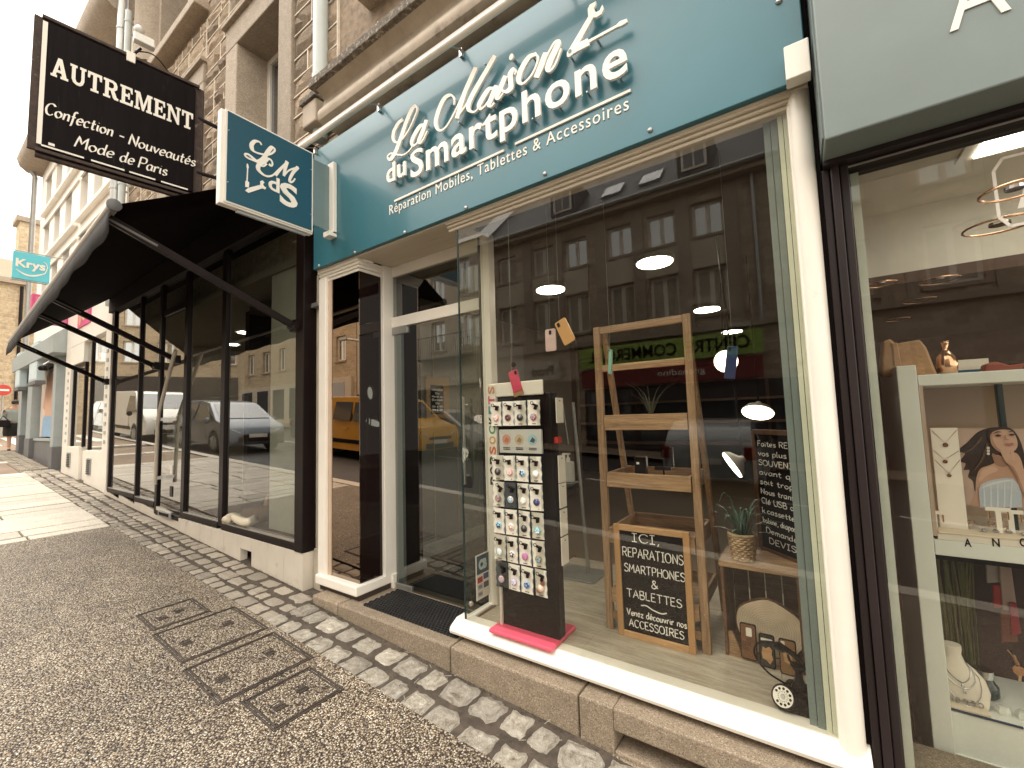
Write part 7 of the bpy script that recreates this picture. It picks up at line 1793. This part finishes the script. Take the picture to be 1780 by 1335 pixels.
q = PY(1772, 1165, 2.62); MB().lathe([(.018, 0), (.02, .003), (.018, .008)], q, FN, 20).obj('case', 'gold', parent=wa, smooth=50); MB().tube([q + Vector((0, .005, .018)), q + Vector((-.008, .012, .05)), q + Vector((-.015, .03, .06))], .007, 6).obj('strap', 'gold', parent=wa); MB().tube([q + Vector((0, .005, -.018)), q + Vector((0, .02, -.05))], .007, 6).obj('strap', 'gold', parent=wa)
for k, (u, v) in enumerate(((1745, 1222), (1778, 1215))):
    p = PY(u, v, 2.55); MB().lathe([(.020, 0), (.022, .01), (.016, .028), (.0, .03)], (p.x, 2.57, .3605), Z_, 6).thing('crystal_block', cmat('clear crystal', (.66, .68, .62), .1, coat=.5), ('faceted clear crystal block in front of the jar', 'faceted clear crystal block under the watch')[k], 'crystal', 'crystal blocks')

# ---------------------------------------------------------------- grit, moss and litter along the foot of the step and in the sett joints
gr_ = MB(); rg = random.Random(3)
def crumb(x, y, r):
    z = G(x) - .018; a = rg.uniform(0, 6.28)
    gr_.add([(x + r * math.cos(a), y + r * math.sin(a), z), (x + r * math.cos(a + 2.1), y + r * math.sin(a + 2.1), z), (x + r * math.cos(a + 4.2), y + r * math.sin(a + 4.2), z), (x, y, z + r * rg.uniform(.6, 1.3))], [(0, 2, 1), (0, 1, 3), (1, 2, 3), (2, 0, 3)])
for k in range(1500):
    x = rg.uniform(-3.4, .8); crumb(x, 1.962 - abs(rg.gauss(0, .018)), rg.uniform(.002, .007))
for k in range(900):
    x = rg.uniform(-9.4, -3.6); crumb(x, 2.028 - abs(rg.gauss(0, .02)), rg.uniform(.003, .008))
for k in range(1800):
    x = rg.uniform(-3.4, .8); crumb(x, rg.choice((1.755, 1.755, 1.558, 1.66, 1.85)) + rg.gauss(0, .012), rg.uniform(.002, .005))
gr_.struct('grit', 'dirt', kind='stuff')
lt = MB()
for k in range(26):
    x = rg.uniform(-2.6, .4); y = rg.uniform(1.60, 1.955); a = rg.uniform(0, 3.1); l = rg.uniform(.008, .03)
    lt.obox((x, y, G(x) + .006), (math.cos(a), math.sin(a), 0), Z_, (-math.sin(a), math.cos(a), 0), l, .0012, .0016)
lt.struct('dry_stems', 'cobble2', kind='stuff')
ms = MB()
for k in range(420):
    x = rg.choice((rg.uniform(-3.5, -2.9), rg.uniform(-4.9, -3.6), rg.uniform(-2.9, .6))); y = (1.958 if x > -3.35 else 2.022) - abs(rg.gauss(0, .008)); z = G(x) - .012; h = rg.uniform(.006, .022); a = rg.uniform(0, 6.28)
    ms.add([(x - .0015, y, z), (x + .0015, y, z), (x + .006 * math.cos(a), y + .006 * math.sin(a), z + h)], [(0, 1, 2)])
ms.struct('moss', cmat('moss', (.07, .075, .03), .9), kind='stuff')

# ================================================================ THE OTHER SIDE OF THE STREET (seen mirrored in the panes)
def MR(u, v, yv):
    p = PY(u, v, yv); return Vector((p.x, 4.206 - yv, p.z))
OY = -10.8
def facade(name, label, x0, x1, zb, zt, wallm, wins, depth=.25, y=OY):
    t = thing(name, label, 'building', ((x0 + x1) / 2, y, zb))
    hol = [(w[0] - w[2] / 2, w[0] + w[2] / 2, w[1], w[1] + w[3]) for w in wins]
    wall_strips(x0, x1, zb, zt, y - .35, y, hol).obj('wall', wallm, parent=t)
    pm_, fm_ = {}, {}
    for (cx, z, w, h, kind) in wins:
        key = (w, h, kind)
        if key not in pm_:
            f = MB(); a = w / 2
            f.box(-a, 0, 0, -a + .10, .06, h).box(a - .10, 0, 0, a, .06, h).box(-a + .10, 0, h - .10, a - .10, .06, h).box(-a + .10, 0, 0, a - .10, .06, .10).box(-.07, -.005, .10, .07, .055, h - .10)
            me = f.mesh('window'); me.materials.append(MT['white']); fm_[key] = me
            g = MB().box(-a + .03, .02, .03, a - .03, .03, h - .03) if kind != 's' else MB().box(-a + .03, .02, .03, a - .03, .03, h - .03).box(-a + .06, .03, h * .45, a - .06, .05, h - .06)
            gm = g.mesh('pane'); gm.materials.append(MT['skyglass'] if kind == 'g' else MT['shutter']); pm_[key] = gm
        o = inst(fm_[key], 'window', t, (cx, y - .22, z)); g = bpy.data.objects.new('pane', pm_[key]); COL.objects.link(g); g.parent = o
        B(cx - w / 2 - .1, y - .05, z - .1, cx + w / 2 + .1, y + .08, z - .001).obj('sill', 'dressed', parent=t)
    return t
w1 = [(-2.3, 7.38, .98, 1.15, 'g'), (-3.8, 7.38, .98, 1.15, 'g'), (-5.3, 7.38, .98, 1.15, 'g'), (-7.1, 7.38, .98, 1.15, 'g'), (-8.6, 7.38, .98, 1.15, 's'), (-10.4, 7.38, .98, 1.15, 's')]
w1 += [(x, 4.75, .98, 1.55, 's') for x in (-2.3, -3.8, -5.3, -7.1, -8.6, -10.4)] + [(1.2, 7.3, 1.05, 1.5, 'g'), (1.2, 4.6, 1.05, 1.6, 's'), (3.3, 7.3, 1.05, 1.5, 'g'), (3.3, 4.6, 1.05, 1.6, 's')]
ob = facade('opposite_stone_building', 'long rubble building with pale pilasters and slate roof, mirrored in the shop window', -11.6, 6.0, -.6, 9.05, 'rubblefar', w1)
for x in (-3.05, -4.6, -6.05, -7.85, -1.6, -9.3, -11.4): B(x - .2, OY + .001, 4.35, x + .2, OY + .10, 8.9).obj('pilaster', 'dressed', parent=ob)
for x in (.45, 1.95, 2.5, 4.1): B(x - .12, OY + .001, 4.2, x + .12, OY + .06, 9.0).obj('surround', 'dressed', parent=ob)
for xa, xb in ((-3.2, -1.5), (-6.0, -3.2), (-10.9, -6.6)): B(xa, OY + .001, 6.32, xb, OY + .05, 7.26).obj('apron_panel', 'render_b', parent=ob)
B(-11.7, OY, 8.95, 6.0, OY + .42, 9.2).obj('eaves', 'dressed', parent=ob, bevel=.03)
MB().tube([(-11.7, OY + .5, 9.2), (6, OY + .5, 9.2)], .08, 8).obj('gutter', 'steel', parent=ob)
MB().tube([(-.95, OY + .1, 4.3), (-.95, OY + .1, 9.1)], .06, 8).obj('rainwater_pipe', 'steel', parent=ob)
B(-11.6, OY, 4.16, 6, OY + .18, 4.32).obj('shop_cornice', 'dressed', parent=ob)
MB().add([(-11.7, OY + .35, 9.2), (6, OY + .35, 9.2), (6, OY - 3.2, 12.6), (-11.7, OY - 3.2, 12.6)], [(0, 1, 2, 3)]).obj('roof', 'slate', parent=ob)
rn = Vector((0, 3.4, 3.55)).normalized(); ru = Vector((0, -3.55, 3.4)).normalized()
for x in (-4.2, -5.7): MB().obox(Vector((x, OY - .75, 10.32)), X_, ru, rn, .38, .5, .05).obj('skylight', cmat('skylight frame', (.35, .36, .36), .2, coat=1.0), parent=ob)
for x in (-2.6, -7.6):
    B(x - .55, OY - 2.0, 9.6, x + .55, OY - .05, 11.0).obj('dormer', 'slate', parent=ob); B(x - .4, OY - .05, 9.75, x + .4, OY + .0, 10.8).obj('dormer_window', 'white', parent=ob); B(x - .32, OY + .0, 9.83, x - .03, OY + .012, 10.72).obj('dormer_pane', 'winglass', parent=ob); B(x + .03, OY + .0, 9.83, x + .32, OY + .012, 10.72).obj('dormer_pane', 'winglass', parent=ob)
# ground floor shops over there
cmat('dark shop', (.035, .022, .018), .5)
def opp(name, label, cat, x0, x1, z0, z1, m, d=.12):
    t = thing(name, label, cat, ((x0 + x1) / 2, OY + .1, z0)); B(x0, OY + .19, z0, x1, OY + .19 + d, z1).obj('board', m, parent=t); return t
NX = Vector((-1, 0, 0))
t = opp('green_fascia_sign', 'yellow green fascia with dark capitals across the street, mirrored in the shop window', 'sign', -6.95, -.95, 3.28, 4.02, 'green_sign')
text_mesh('CENTRE  COMMERCIAL', (5.3, .40), (-1.3, OY + .312, 3.48), NX, Z_, Y_, 0, .02, bold=.01).obj('lettering', 'black', parent=t)
t = opp('red_fascia_sign', 'dark red fascia below the green one across the street', 'sign', -6.9, -1.0, 2.55, 3.2, cmat('deep red fascia', (.20, .025, .025), .5))
text_mesh('grenadine', (1.5, .20), (-2.6, OY + .312, 2.8), NX, Z_, Y_, 0, .02).obj('lettering', 'print', parent=t)
a = MR(975, 632, 15); 
t = opp('white_fascia_sign', 'pale grey fascia with rounded lettering across the street, mirrored left in the shop window', 'sign', -9.8, -7.9, 3.0, 3.75, cmat('pale grey fascia', (.46, .44, .40), .5))
text_mesh('Proxi', (1.0, .34), (-8.1, OY + .312, 3.2), NX, Z_, Y_, 0, .02, bold=.04).obj('lettering', 'black', parent=t)
t = opp('optician_fascia_sign', 'beige fascia of an optician across the street, mirrored in the glass door', 'sign', -15.2, -12.0, 3.2, 3.9, 'render_b')
text_mesh('Optique', (1.4, .32), (-12.7, OY + .312, 3.4), NX, Z_, Y_, 0, .02).obj('lettering', 'print', parent=t)
for i, (xa, xb) in enumerate(((-11.5, -7.3), (-6.9, -1.0), (-.9, 5.9))):
    t = thing('opposite_shopfront', ('dark opposite shop front under the pale grey fascia', 'dark opposite shop front under the red fascia', 'dark opposite shop front facing the jewellery window')[i], 'shopfront', ((xa + xb) / 2, OY + .1, 0), 'dark shop fronts across the street')
    B(xa, OY + .002, -.4, xb, OY + .12, 2.9 if i == 0 else 2.5).obj('frontage', 'dark shop', parent=t)
    n = 3
    for k in range(n):
        w = (xb - xa) / n; B(xa + k * w + .12, OY + .12, .35, xa + (k + 1) * w - .12, OY + .135, 2.4).obj('pane', 'winglass', parent=t)
w2 = [(x, z, .95, 1.5, 'g') for x in (-13, -15.2, -17.4, -19.6) for z in (5.0, 7.6)]
ob2 = facade('opposite_beige_building', 'beige rendered building with a balcony across the street, mirrored in the glass door', -21.0, -11.65, -.2, 9.9, 'render_b', w2)
B(-16.4, OY, 4.55, -12.4, OY + .7, 4.7).obj('balcony_slab', 'dressed', parent=ob2)
rl = MB()
for k in range(31): rl.box(-16.35 + k * .13, OY + .64, 4.7, -16.335 + k * .13, OY + .655, 5.6)
rl.box(-16.4, OY + .63, 5.6, -12.4, OY + .67, 5.64); rl.obj('balcony_railing', 'black', parent=ob2)
MB().add([(-21, OY + .3, 9.9), (-11.65, OY + .3, 9.9), (-11.65, OY - 3, 13), (-21, OY - 3, 13)], [(0, 1, 2, 3)]).obj('roof', 'slate', parent=ob2)
B(-20.8, OY + .002, -.2, -15.4, OY + .15, 3.1).obj('shop_base', 'dark shop', parent=ob2)
for k in range(4): B(-20.6 + k * 1.3, OY + .15, 1.3, -19.5 + k * 1.3, OY + .165, 3.0).obj('shop_pane', 'winglass', parent=ob2)
w3 = [(x, z, .95, 1.5, 'g') for x in (-22.6, -24.8, -27, -29.2, -31.4, -33.6) for z in (5.2, 7.9)]
ob3 = facade('opposite_ochre_building', 'ochre stone building with white windows and dormers, mirrored in the boutique glass', -35.5, -21.1, .4, 10.2, 'brickfar', w3)
MB().add([(-35.5, OY + .3, 10.2), (-21.1, OY + .3, 10.2), (-21.1, OY - 2.6, 13.6), (-35.5, OY - 2.6, 13.6)], [(0, 1, 2, 3)]).obj('roof', 'slate', parent=ob3)
for x in (-23.5, -26.5, -29.5, -32.5): B(x - .6, OY - 1.6, 10.7, x + .6, OY - .1, 12.1).obj('dormer', 'white', parent=ob3); B(x - .4, OY - .1, 10.9, x + .4, OY - .085, 11.9).obj('dormer_pane', 'winglass', parent=ob3)
B(-35, OY + .002, .4, -21.4, OY + .15, 4.2).obj('shop_base', 'render_b', parent=ob3)
for k in range(6): B(-34.5 + k * 2.2, OY + .15, 1.9, -33.0 + k * 2.2, OY + .165, 3.9).obj('shop_pane', 'winglass', parent=ob3)
B(-30.5, OY - 1.8, 12.0, -29.6, OY - .9, 14.6).obj('chimney', 'brickfar', parent=ob3)
w4 = [(x, z, .95, 1.5, 'g') for x in (-37.5, -40, -42.5, -45, -48) for z in (5.8, 8.4)]
ob4 = facade('opposite_end_building', 'pale stone building at the far end of the other side, mirrored in the boutique glass', -60, -35.45, 1.0, 11.0, 'brickfar', w4)
MB().add([(-60, OY + .3, 11), (-35.4, OY + .3, 11), (-35.4, OY - 2.8, 14), (-60, OY - 2.8, 14)], [(0, 1, 2, 3)]).obj('roof', 'slate', parent=ob4)
w5 = [(x, z, 1.0, 1.5, 'g') for x in (-46.5, -44.6, -42.7, -40.8, -38.9, -37) for z in (5.6, 8.2)]
oc_ = facade('street_end_corner_building', 'ochre corner building with dormers closing the street, mirrored in the boutique glass', -48, -35.9, 1.0, 10.6, 'brickfar', w5)
MB().add([(-48, OY + .3, 10.6), (-35.9, OY + .3, 10.6), (-35.9, OY - 2.2, 14.2), (-48, OY - 2.2, 14.2)], [(0, 1, 2, 3)]).obj('roof', 'slate', parent=oc_)
for x in (-45.5, -43, -40.5, -38): B(x - .6, OY - 1.4, 11.0, x + .6, OY - .1, 12.5).obj('dormer', 'white', parent=oc_); B(x - .4, OY - .1, 11.2, x + .4, OY - .085, 12.3).obj('dormer_pane', 'winglass', parent=oc_)
B(-47.9, OY + .002, 1.0, -36, OY + .2, 4.6).obj('shop_base', 'dark shop', parent=oc_)
B(-42.2, OY - 2.0, 13, -41, OY - 1.2, 15.6).obj('chimney', 'brickfar', parent=oc_)
oc_.location = (-37.5, -7.6, 1.6); oc_.rotation_euler = (0, 0, R(-62))
# street lamp across the road
lp_ = thing('street_lamp', 'grey street lamp with a bent arm across the road, mirrored in the boutique glass', 'street lamp', (-17.5, -8.6, G(-17.5)))
MB().tube([(-17.5, -8.6, G(-17.5)), (-17.5, -8.6, 5.2), (-17.7, -8.6, 5.5), (-18.9, -8.6, 5.75)], .06, 8).obj('post', 'steel', parent=lp_, smooth=60); B(-19.3, -8.7, 5.68, -18.7, -8.5, 5.8).obj('lamp_head', 'steel', parent=lp_, bevel=.02)

# ---------------------------------------------------------------- vehicles
def vehicle(name, label, cat, x, y, head, col, kind, rough=.25, yaw=0.0):
    """x, y = centre of the vehicle, head = +1 nose towards +x"""
    z = G(x) - .13
    t = thing(name, label, cat, (0, 0, 0))
    pm = cmat('car paint ' + name + str(round(x)), col, rough, coat=.8, var=.03)
    if kind == 'van':   L, Wd, H, body, cab = 4.7, 1.85, 1.92, [(-2.35, .32), (-2.38, 1.0), (-2.33, 1.80), (-2.2, 1.90), (.55, 1.92), (.9, 1.86), (1.62, 1.22), (2.22, 1.0), (2.36, .78), (2.36, .34)], None
    elif kind == 'mini': L, Wd, H, body, cab = 4.4, 1.82, 1.80, [(-2.2, .32), (-2.22, 1.0), (-2.12, 1.70), (-1.9, 1.80), (.25, 1.82), (.6, 1.74), (1.32, 1.16), (2.02, .98), (2.2, .72), (2.2, .34)], None
    elif kind == 'mpv': L, Wd, H, body, cab = 4.4, 1.82, 1.62, [(-2.2, .30), (-2.2, .95), (-1.95, 1.42), (-1.5, 1.58), (-.3, 1.62), (.45, 1.54), (1.35, 1.02), (2.0, .86), (2.18, .62), (2.18, .28)], None
    else: L, Wd, H, body, cab = 4.1, 1.76, 1.46, [(-2.05, .30), (-2.06, .86), (-1.8, 1.22), (-1.35, 1.42), (-.2, 1.46), (.35, 1.38), (1.15, .96), (1.88, .80), (2.05, .58), (2.05, .28)], None
    wr = .33; ax = (L * .30, -L * .29)
    hw = Wd / 2
    outline = list(body)
    bottom = []
    x_front, x_rear = body[-1][0], body[0][0]
    for cx in ax:
        arc = [(cx + (wr + .05) * math.cos(a), .33 + (wr + .05) * math.sin(a)) for a in [R(-8 + 196 * k / 10) for k in range(11)]]
        bottom += [(arc[0][0], .26)] + arc + [(arc[-1][0], .26)]
    poly = outline + bottom
    # tumblehome: body sides lean in above the belt line
    m = MB(); n = len(poly); belt = .98 if kind in ('van', 'mini') else .90
    def half(zv): return hw if zv <= belt else hw - (zv - belt) * (.16 if kind in ('van', 'mini') else .30)
    vs = []
    for s in (-1, 1):
        for px, pz_ in poly:
            taper = 1 - .10 * max(0, (abs(px) - L * .36) / (L * .14)) ** 2
            vs.append((px, s * half(pz_) * taper, pz_))
    fs = [tuple(range(n)), tuple(range(2 * n - 1, n - 1, -1))] + [(i, n + i, n + (i + 1) % n, (i + 1) % n) for i in range(n)]
    m.add(vs, fs)
    pitch = Matrix.Rotation(math.atan(.058) * 1, 4, 'Y')
    T = Matrix.Translation((x, y, z)) @ pitch @ Matrix.Rotation(0 if head > 0 else math.pi, 4, 'Z')
    if head < 0: T = Matrix.Translation((x, y, z)) @ pitch @ Matrix.Rotation(math.pi, 4, 'Z')
    if yaw: T = Matrix.Translation((x, y, z)) @ Matrix.Rotation(yaw, 4, 'Z')
    t.matrix_world = T; ORG[t.name] = (0, 0, 0)
    m.obj('body', pm, parent=t, bevel=.05, smooth=40)
    dk = 'winglass'
    # windows: windscreen, rear, sides
    def slope(i, j, inset=.06, lift=.012, w=.86, nm='windscreen'):
        (xa, za), (xb, zb) = body[i], body[j]
        ta, tb = .08, .92
        A = (xa + (xb - xa) * ta, za + (zb - za) * ta); Bq = (xa + (xb - xa) * tb, za + (zb - za) * tb)
        nx, nz = (zb - za), -(xb - xa); ln = math.hypot(nx, nz); nx, nz = nx / ln * lift, nz / ln * lift
        if nz < 0: nx, nz = -nx, -nz
        q = MB(); h1, h2 = half(A[1]) * w, half(Bq[1]) * w
        q.add([(A[0] - nx, -h1, A[1] - nz), (A[0] - nx, h1, A[1] - nz), (Bq[0] - nx, h2, Bq[1] - nz), (Bq[0] - nx, -h2, Bq[1] - nz), (A[0] + nx, -h1, A[1] + nz), (A[0] + nx, h1, A[1] + nz), (Bq[0] + nx, h2, Bq[1] + nz), (Bq[0] + nx, -h2, Bq[1] + nz)],
              [(0, 3, 2, 1), (4, 5, 6, 7), (0, 1, 5, 4), (1, 2, 6, 5), (2, 3, 7, 6), (3, 0, 4, 7)]).obj(nm, dk, parent=t)
    slope(5, 6)
    if kind in ('mpv', 'car'): slope(1, 3, nm='rear_window', w=.8)
    def side_win(pl, nm='side_window'):
        for s in (-1, 1):
            q = MB(); k = len(pl)
            inn = [(a, s * (half(b) - .02), b) for a, b in pl]; out = [(a, s * (half(b) + .012), b) for a, b in pl]
            q.add(inn + out, [tuple(range(k)), tuple(range(2 * k - 1, k - 1, -1))] + [(i, (i + 1) % k, k + (i + 1) % k, k + i) for i in range(k)]).obj(nm, dk, parent=t)
    if kind == 'van': side_win([(.35, 1.12), (1.45, 1.14), (.95, 1.72), (.35, 1.74)])
    elif kind == 'mini': side_win([(.15, 1.10), (1.18, 1.10), (.62, 1.62), (.15, 1.66)]); side_win([(-.85, 1.12), (.02, 1.10), (.02, 1.66), (-.80, 1.66)])
    elif kind == 'mpv': side_win([(-.25, .98), (1.05, .98), (.42, 1.42), (-.25, 1.50)]); side_win([(-1.6, 1.0), (-.37, .98), (-.37, 1.50), (-1.25, 1.47)])
    else: side_win([(-.2, .92), (.9, .92), (.32, 1.30), (-.2, 1.36)]); side_win([(-1.4, .95), (-.32, .92), (-.32, 1.36), (-1.15, 1.33)])
    for cx in ax:
        for s in (-1, 1):
            w = MB().lathe([(.22, -.10), (.31, -.11), (wr, -.08), (wr, .08), (.31, .11), (.22, .10)], (cx, s * (hw - .11), .33), Y_, 24).obj('wheel', 'rubber', parent=t, smooth=50)
            rm_ = MB().lathe([(.215, -.02), (.215, .02), (.06, .045), (.0, .05)], (cx, s * (hw - .03) , .33), (0, s, 0), 20)
            for k in range(5):
                a = k * 1.2566; rm_.obox((cx + .12 * math.cos(a), s * (hw + .005), .33 + .12 * math.sin(a)), (math.cos(a), 0, math.sin(a)), (-math.sin(a), 0, math.cos(a)), Y_, .09, .025, .012)
            rm_.obj('rim', 'steel', parent=w)
    fx, fz = body[-2]
    for s in (-1, 1):
        MB().prism([(-.20, -.07), (.16, -.09), (.18, .03), (-.05, .12), (-.22, .08)], (fx - .12, s * hw * .70, fz + .02), (.35, -s * .9, 0), Z_, (.9, s * .35, 0), -.02, .06).obj('headlight', cmat('headlamp lens', (.55, .56, .55), .08, coat=1.0), parent=t, bevel=.01)
        B(body[1][0] - .03, s * hw * .84 - .09, .72 if kind in ('mpv', 'car') else .85, body[1][0] + .05, s * hw * .84 + .09, .95 if kind in ('mpv', 'car') else 1.35).obj('tail_light', cmat('tail lamp', (.25, .02, .015), .15, coat=.8), parent=t, bevel=.02)
        mr = MB().lathe([(.0, -.1), (.07, -.07), (.09, 0), (.07, .07), (0, .1)], (body[6][0] - .28, s * (half(1.0) + .13), 1.08 if kind in ('van', 'mini') else 1.0), Z_, 12); mr.obj('door_mirror', pm if kind == 'mpv' else 'black', parent=t, smooth=True)
        dh = MB().box(-.25, s * (half(.88) - .01) - .015, .86, -.08, s * (half(.88) - .01) + .025, .90); dh.obj('door_handle', pm, parent=t, bevel=.006)
        gp = MB().box(.62 if kind == 'mini' else .75, s * (half(.5) + .001) - .004, .4, .632 if kind == 'mini' else .762, s * (half(.5)) + .004, .95); gp.obj('door_gap', 'black', parent=t)
        if kind in ('van', 'mini'): B(-1.9, s * hw - .02, .46, 1.0, s * hw + .018, .58).obj('side_moulding', 'black', parent=t, bevel=.01)
    B(fx - .05, -hw * .62, .36, fx + .015, hw * .62, .52).obj('lower_grille', 'black', parent=t, bevel=.01)
    B(fx - .06, -hw * .5, fz - .10, fx + .012, hw * .5, fz - .02).obj('upper_grille', 'black', parent=t, bevel=.01)
    B(fx + .012, -.26, .50, fx + .024, .26, .61).obj('number_plate', 'print', parent=t)
    B(x_rear - .03, -.26, .62, x_rear - .012, .26, .73).obj('number_plate', 'print', parent=t)
    B(x_rear - .02, -hw * .8, .30, x_front + .0, hw * .8, .34).obj('underbody', 'black', parent=t)
    return t
vehicle('blue_car', 'blue grey people carrier in the road, mirrored in the boutique panes', 'car', -16.5, -2.45, 1, (.085, .12, .165), 'mpv')
vehicle('white_van', 'white delivery van behind the blue grey car, mirrored in the boutique panes', 'van', -22.0, -1.9, 1, (.74, .72, .66), 'van')
vehicle('dark_car', 'dark car following the white van, mirrored at the left of the boutique', 'car', -28.2, -2.3, 1, (.03, .034, .04), 'car')
vehicle('yellow_van', 'yellow post van parked opposite, mirrored in the black case glass and the door', 'van', -11.1, -4.3, 1, (.72, .36, .03), 'mini')
vehicle('silver_car', 'pale silver hatchback beyond the yellow van, mirrored in the glass door', 'car', -10.2, -6.2, 1, (.55, .54, .51), 'car')
vehicle('grey_car', 'grey hatchback seen from behind, mirrored at the right of the shop window', 'car', -1.65, -6.7, 1, (.36, .37, .37), 'car', yaw=R(-90))
vehicle('dark_grey_car', 'dark grey hatchback beside the blue grey car, mirrored by the cream panel', 'car', -14.0, -5.2, 1, (.07, .07, .075), 'car')

# ---------------------------------------------------------------- the woman on the pavement
fz = float(G(-18.75)) - .03
pw = thing('person', 'person in a grey cardigan and dark skirt with a black bag walking down the pavement', 'person', (-18.75, 1.92, fz))
def skin(name, joints, edges, rad, m, par, sub=2):
    me = bpy.data.meshes.new(name); me.from_pydata([tuple(Vector(j)) for j in joints], edges, [])
    ob = bpy.data.objects.new(name, me); COL.objects.link(ob)
    s = ob.modifiers.new('skin', 'SKIN'); s.use_smooth_shade = True
    for i, v in enumerate(me.skin_vertices[0].data): v.radius = rad[i] if isinstance(rad[i], tuple) else (rad[i], rad[i]); v.use_root = (i == 0)
    sb = ob.modifiers.new('sub', 'SUBSURF'); sb.levels = sub; sb.render_levels = sub
    bpy.context.view_layer.update()
    m2 = bpy.data.meshes.new_from_object(ob.evaluated_get(bpy.context.evaluated_depsgraph_get()))
    bpy.data.objects.remove(ob); m2.name = name
    m2.materials.clear(); m2.materials.append(MT[m] if isinstance(m, str) else m); m2.shade_smooth()
    o = bpy.data.objects.new(name, m2); COL.objects.link(o); o.parent = par
    ORG[o.name] = ORG[par.name]
    return o
# local frame: faces +x, feet at z=0
J = [(0, 0, .92), (0, 0, 1.10), (.01, 0, 1.30), (.02, 0, 1.42), (.04, 0, 1.50), (.06, 0, 1.60),           # pelvis .. head
     (.02, .19, 1.36), (.03, .25, 1.12), (.17, .18, 1.02), (.24, .10, 1.03),                                   # left arm folded to the front
     (.02, -.19, 1.36), (.02, -.25, 1.12), (.16, -.20, 1.00), (.23, -.13, 1.02),
     (.0, .10, .86), (.03, .11, .48), (-.02, .11, .09), (.10, .11, .035), (.0, -.10, .86), (.06, -.10, .48), (.08, -.10, .09), (.20, -.10, .035)]
Ed = [(0, 1), (1, 2), (2, 3), (3, 4), (4, 5), (3, 6), (6, 7), (7, 8), (8, 9), (3, 10), (10, 11), (11, 12), (12, 13), (0, 14), (14, 15), (15, 16), (16, 17), (0, 18), (18, 19), (19, 20), (20, 21)]
Rd = [(.15, .19), (.14, .18), (.13, .17), (.09, .12), .05, .088, .06, .05, .04, .03, .06, .05, .04, .03, .095, .06, .042, .035, .095, .06, .042, .035]
skin('body', J, Ed, Rd, 'skin', pw)
skin('cardigan', [(0, 0, .86), (0, 0, 1.08), (.01, 0, 1.30), (.015, 0, 1.40), (.02, .19, 1.37), (.03, .26, 1.12), (.15, .20, 1.02), (.02, -.19, 1.37), (.02, -.26, 1.12), (.14, -.21, 1.00)],
     [(0, 1), (1, 2), (2, 3), (3, 4), (4, 5), (5, 6), (3, 7), (7, 8), (8, 9)], [(.19, .24), (.175, .225), (.16, .20), (.10, .14), .085, .07, .055, .085, .07, .055], cmat('grey green knit', (.30, .33, .30), .95), pw)
MB().lathe([(.235, .50), (.25, .62), (.245, .80), (.20, .93)], (0, 0, 0), Z_, 20, cap=False).obj('skirt', cmat('black skirt', (.012, .010, .010), .85), parent=thing('tmp', '', '', (0, 0, 0)))
sk = [o for o in bpy.data.objects if o.name == 'skirt'][0]; tmp = sk.parent; sk.parent = pw; sk.scale = (.82, 1, 1); bpy.data.objects.remove(tmp)
def loc(mb, nm, m, **k):
    me = mb.mesh(nm); me.materials.append(MT[m] if isinstance(m, str) else m); me.shade_smooth(); o = bpy.data.objects.new(nm, me); COL.objects.link(o); o.parent = pw; return o
loc(MB().lathe([(.0, -.06), (.085, -.03), (.102, .03), (.085, .085), (.0, .115)], (.045, 0, 1.615), Z_, 16), 'hair', 'hair')
loc(MB().lathe([(.0, -.05), (.04, -.04), (.045, 0), (.04, .04), (0, .05)], (-.05, 0, 1.64), Z_, 12), 'hair_bun', 'hair')
loc(MB().lathe([(.0, -.01), (.012, 0), (.008, .02), (0, .03)], (.147, 0, 1.585), X_, 8), 'nose', 'skin')
for s in (-1, 1):
    loc(MB().lathe([(.0, 0), (.010, .003), (0, .006)], (.137, s * .032, 1.613), X_, 8), 'eye', 'hair'); loc(MB().lathe([(.0, -.02), (.02, 0), (0, .02)], (.05, s * .095, 1.60), Z_, 8), 'ear', 'skin')
    loc(MB().lathe([(.0, -.10), (.04, -.08), (.045, .02), (.038, .10), (0, .13)], ((.06 if s > 0 else .15), s * .105, .04), X_, 12), 'shoe', 'black')
loc(MB().box(.135, -.022, 1.547, .144, .022, 1.553), 'mouth', 'red')
for s, hx_ in ((1, .24), (-1, .23)):
    for k in range(5):
        yb_ = s * (.10 - .012 * k) if s > 0 else -.13 + .012 * k
        loc(MB().tube([(hx_, yb_, 1.04 - .012 * k), (hx_ + .035, yb_ - s * .02, 1.035 - .012 * k), (hx_ + .05, yb_ - s * .05, 1.025 - .012 * k)], [.009, .008, .006], 6), 'finger', 'skin')
pw.scale = (.86, .84, .845); pw.location.y = 2.01
bgp = thing('shoulder_bag', 'black shoulder bag held in front by the person on the pavement', 'bag', (-18.55, 1.78, fz + .66))
q = Vector((-18.56, 1.80, fz + .64))
MB().prism(rrect(.22, .20, .05), q + Z_ * .14, Y_, Z_, X_, -.06, .06).obj('body', 'black', parent=bgp, bevel=.02); MB().tube([q + Vector((0, -.08, .22)), q + Vector((-.03, -.02, .36)), q + Vector((0, .08, .22))], .012, 6).obj('strap', 'black', parent=bgp)
bpy.context.view_layer.update()
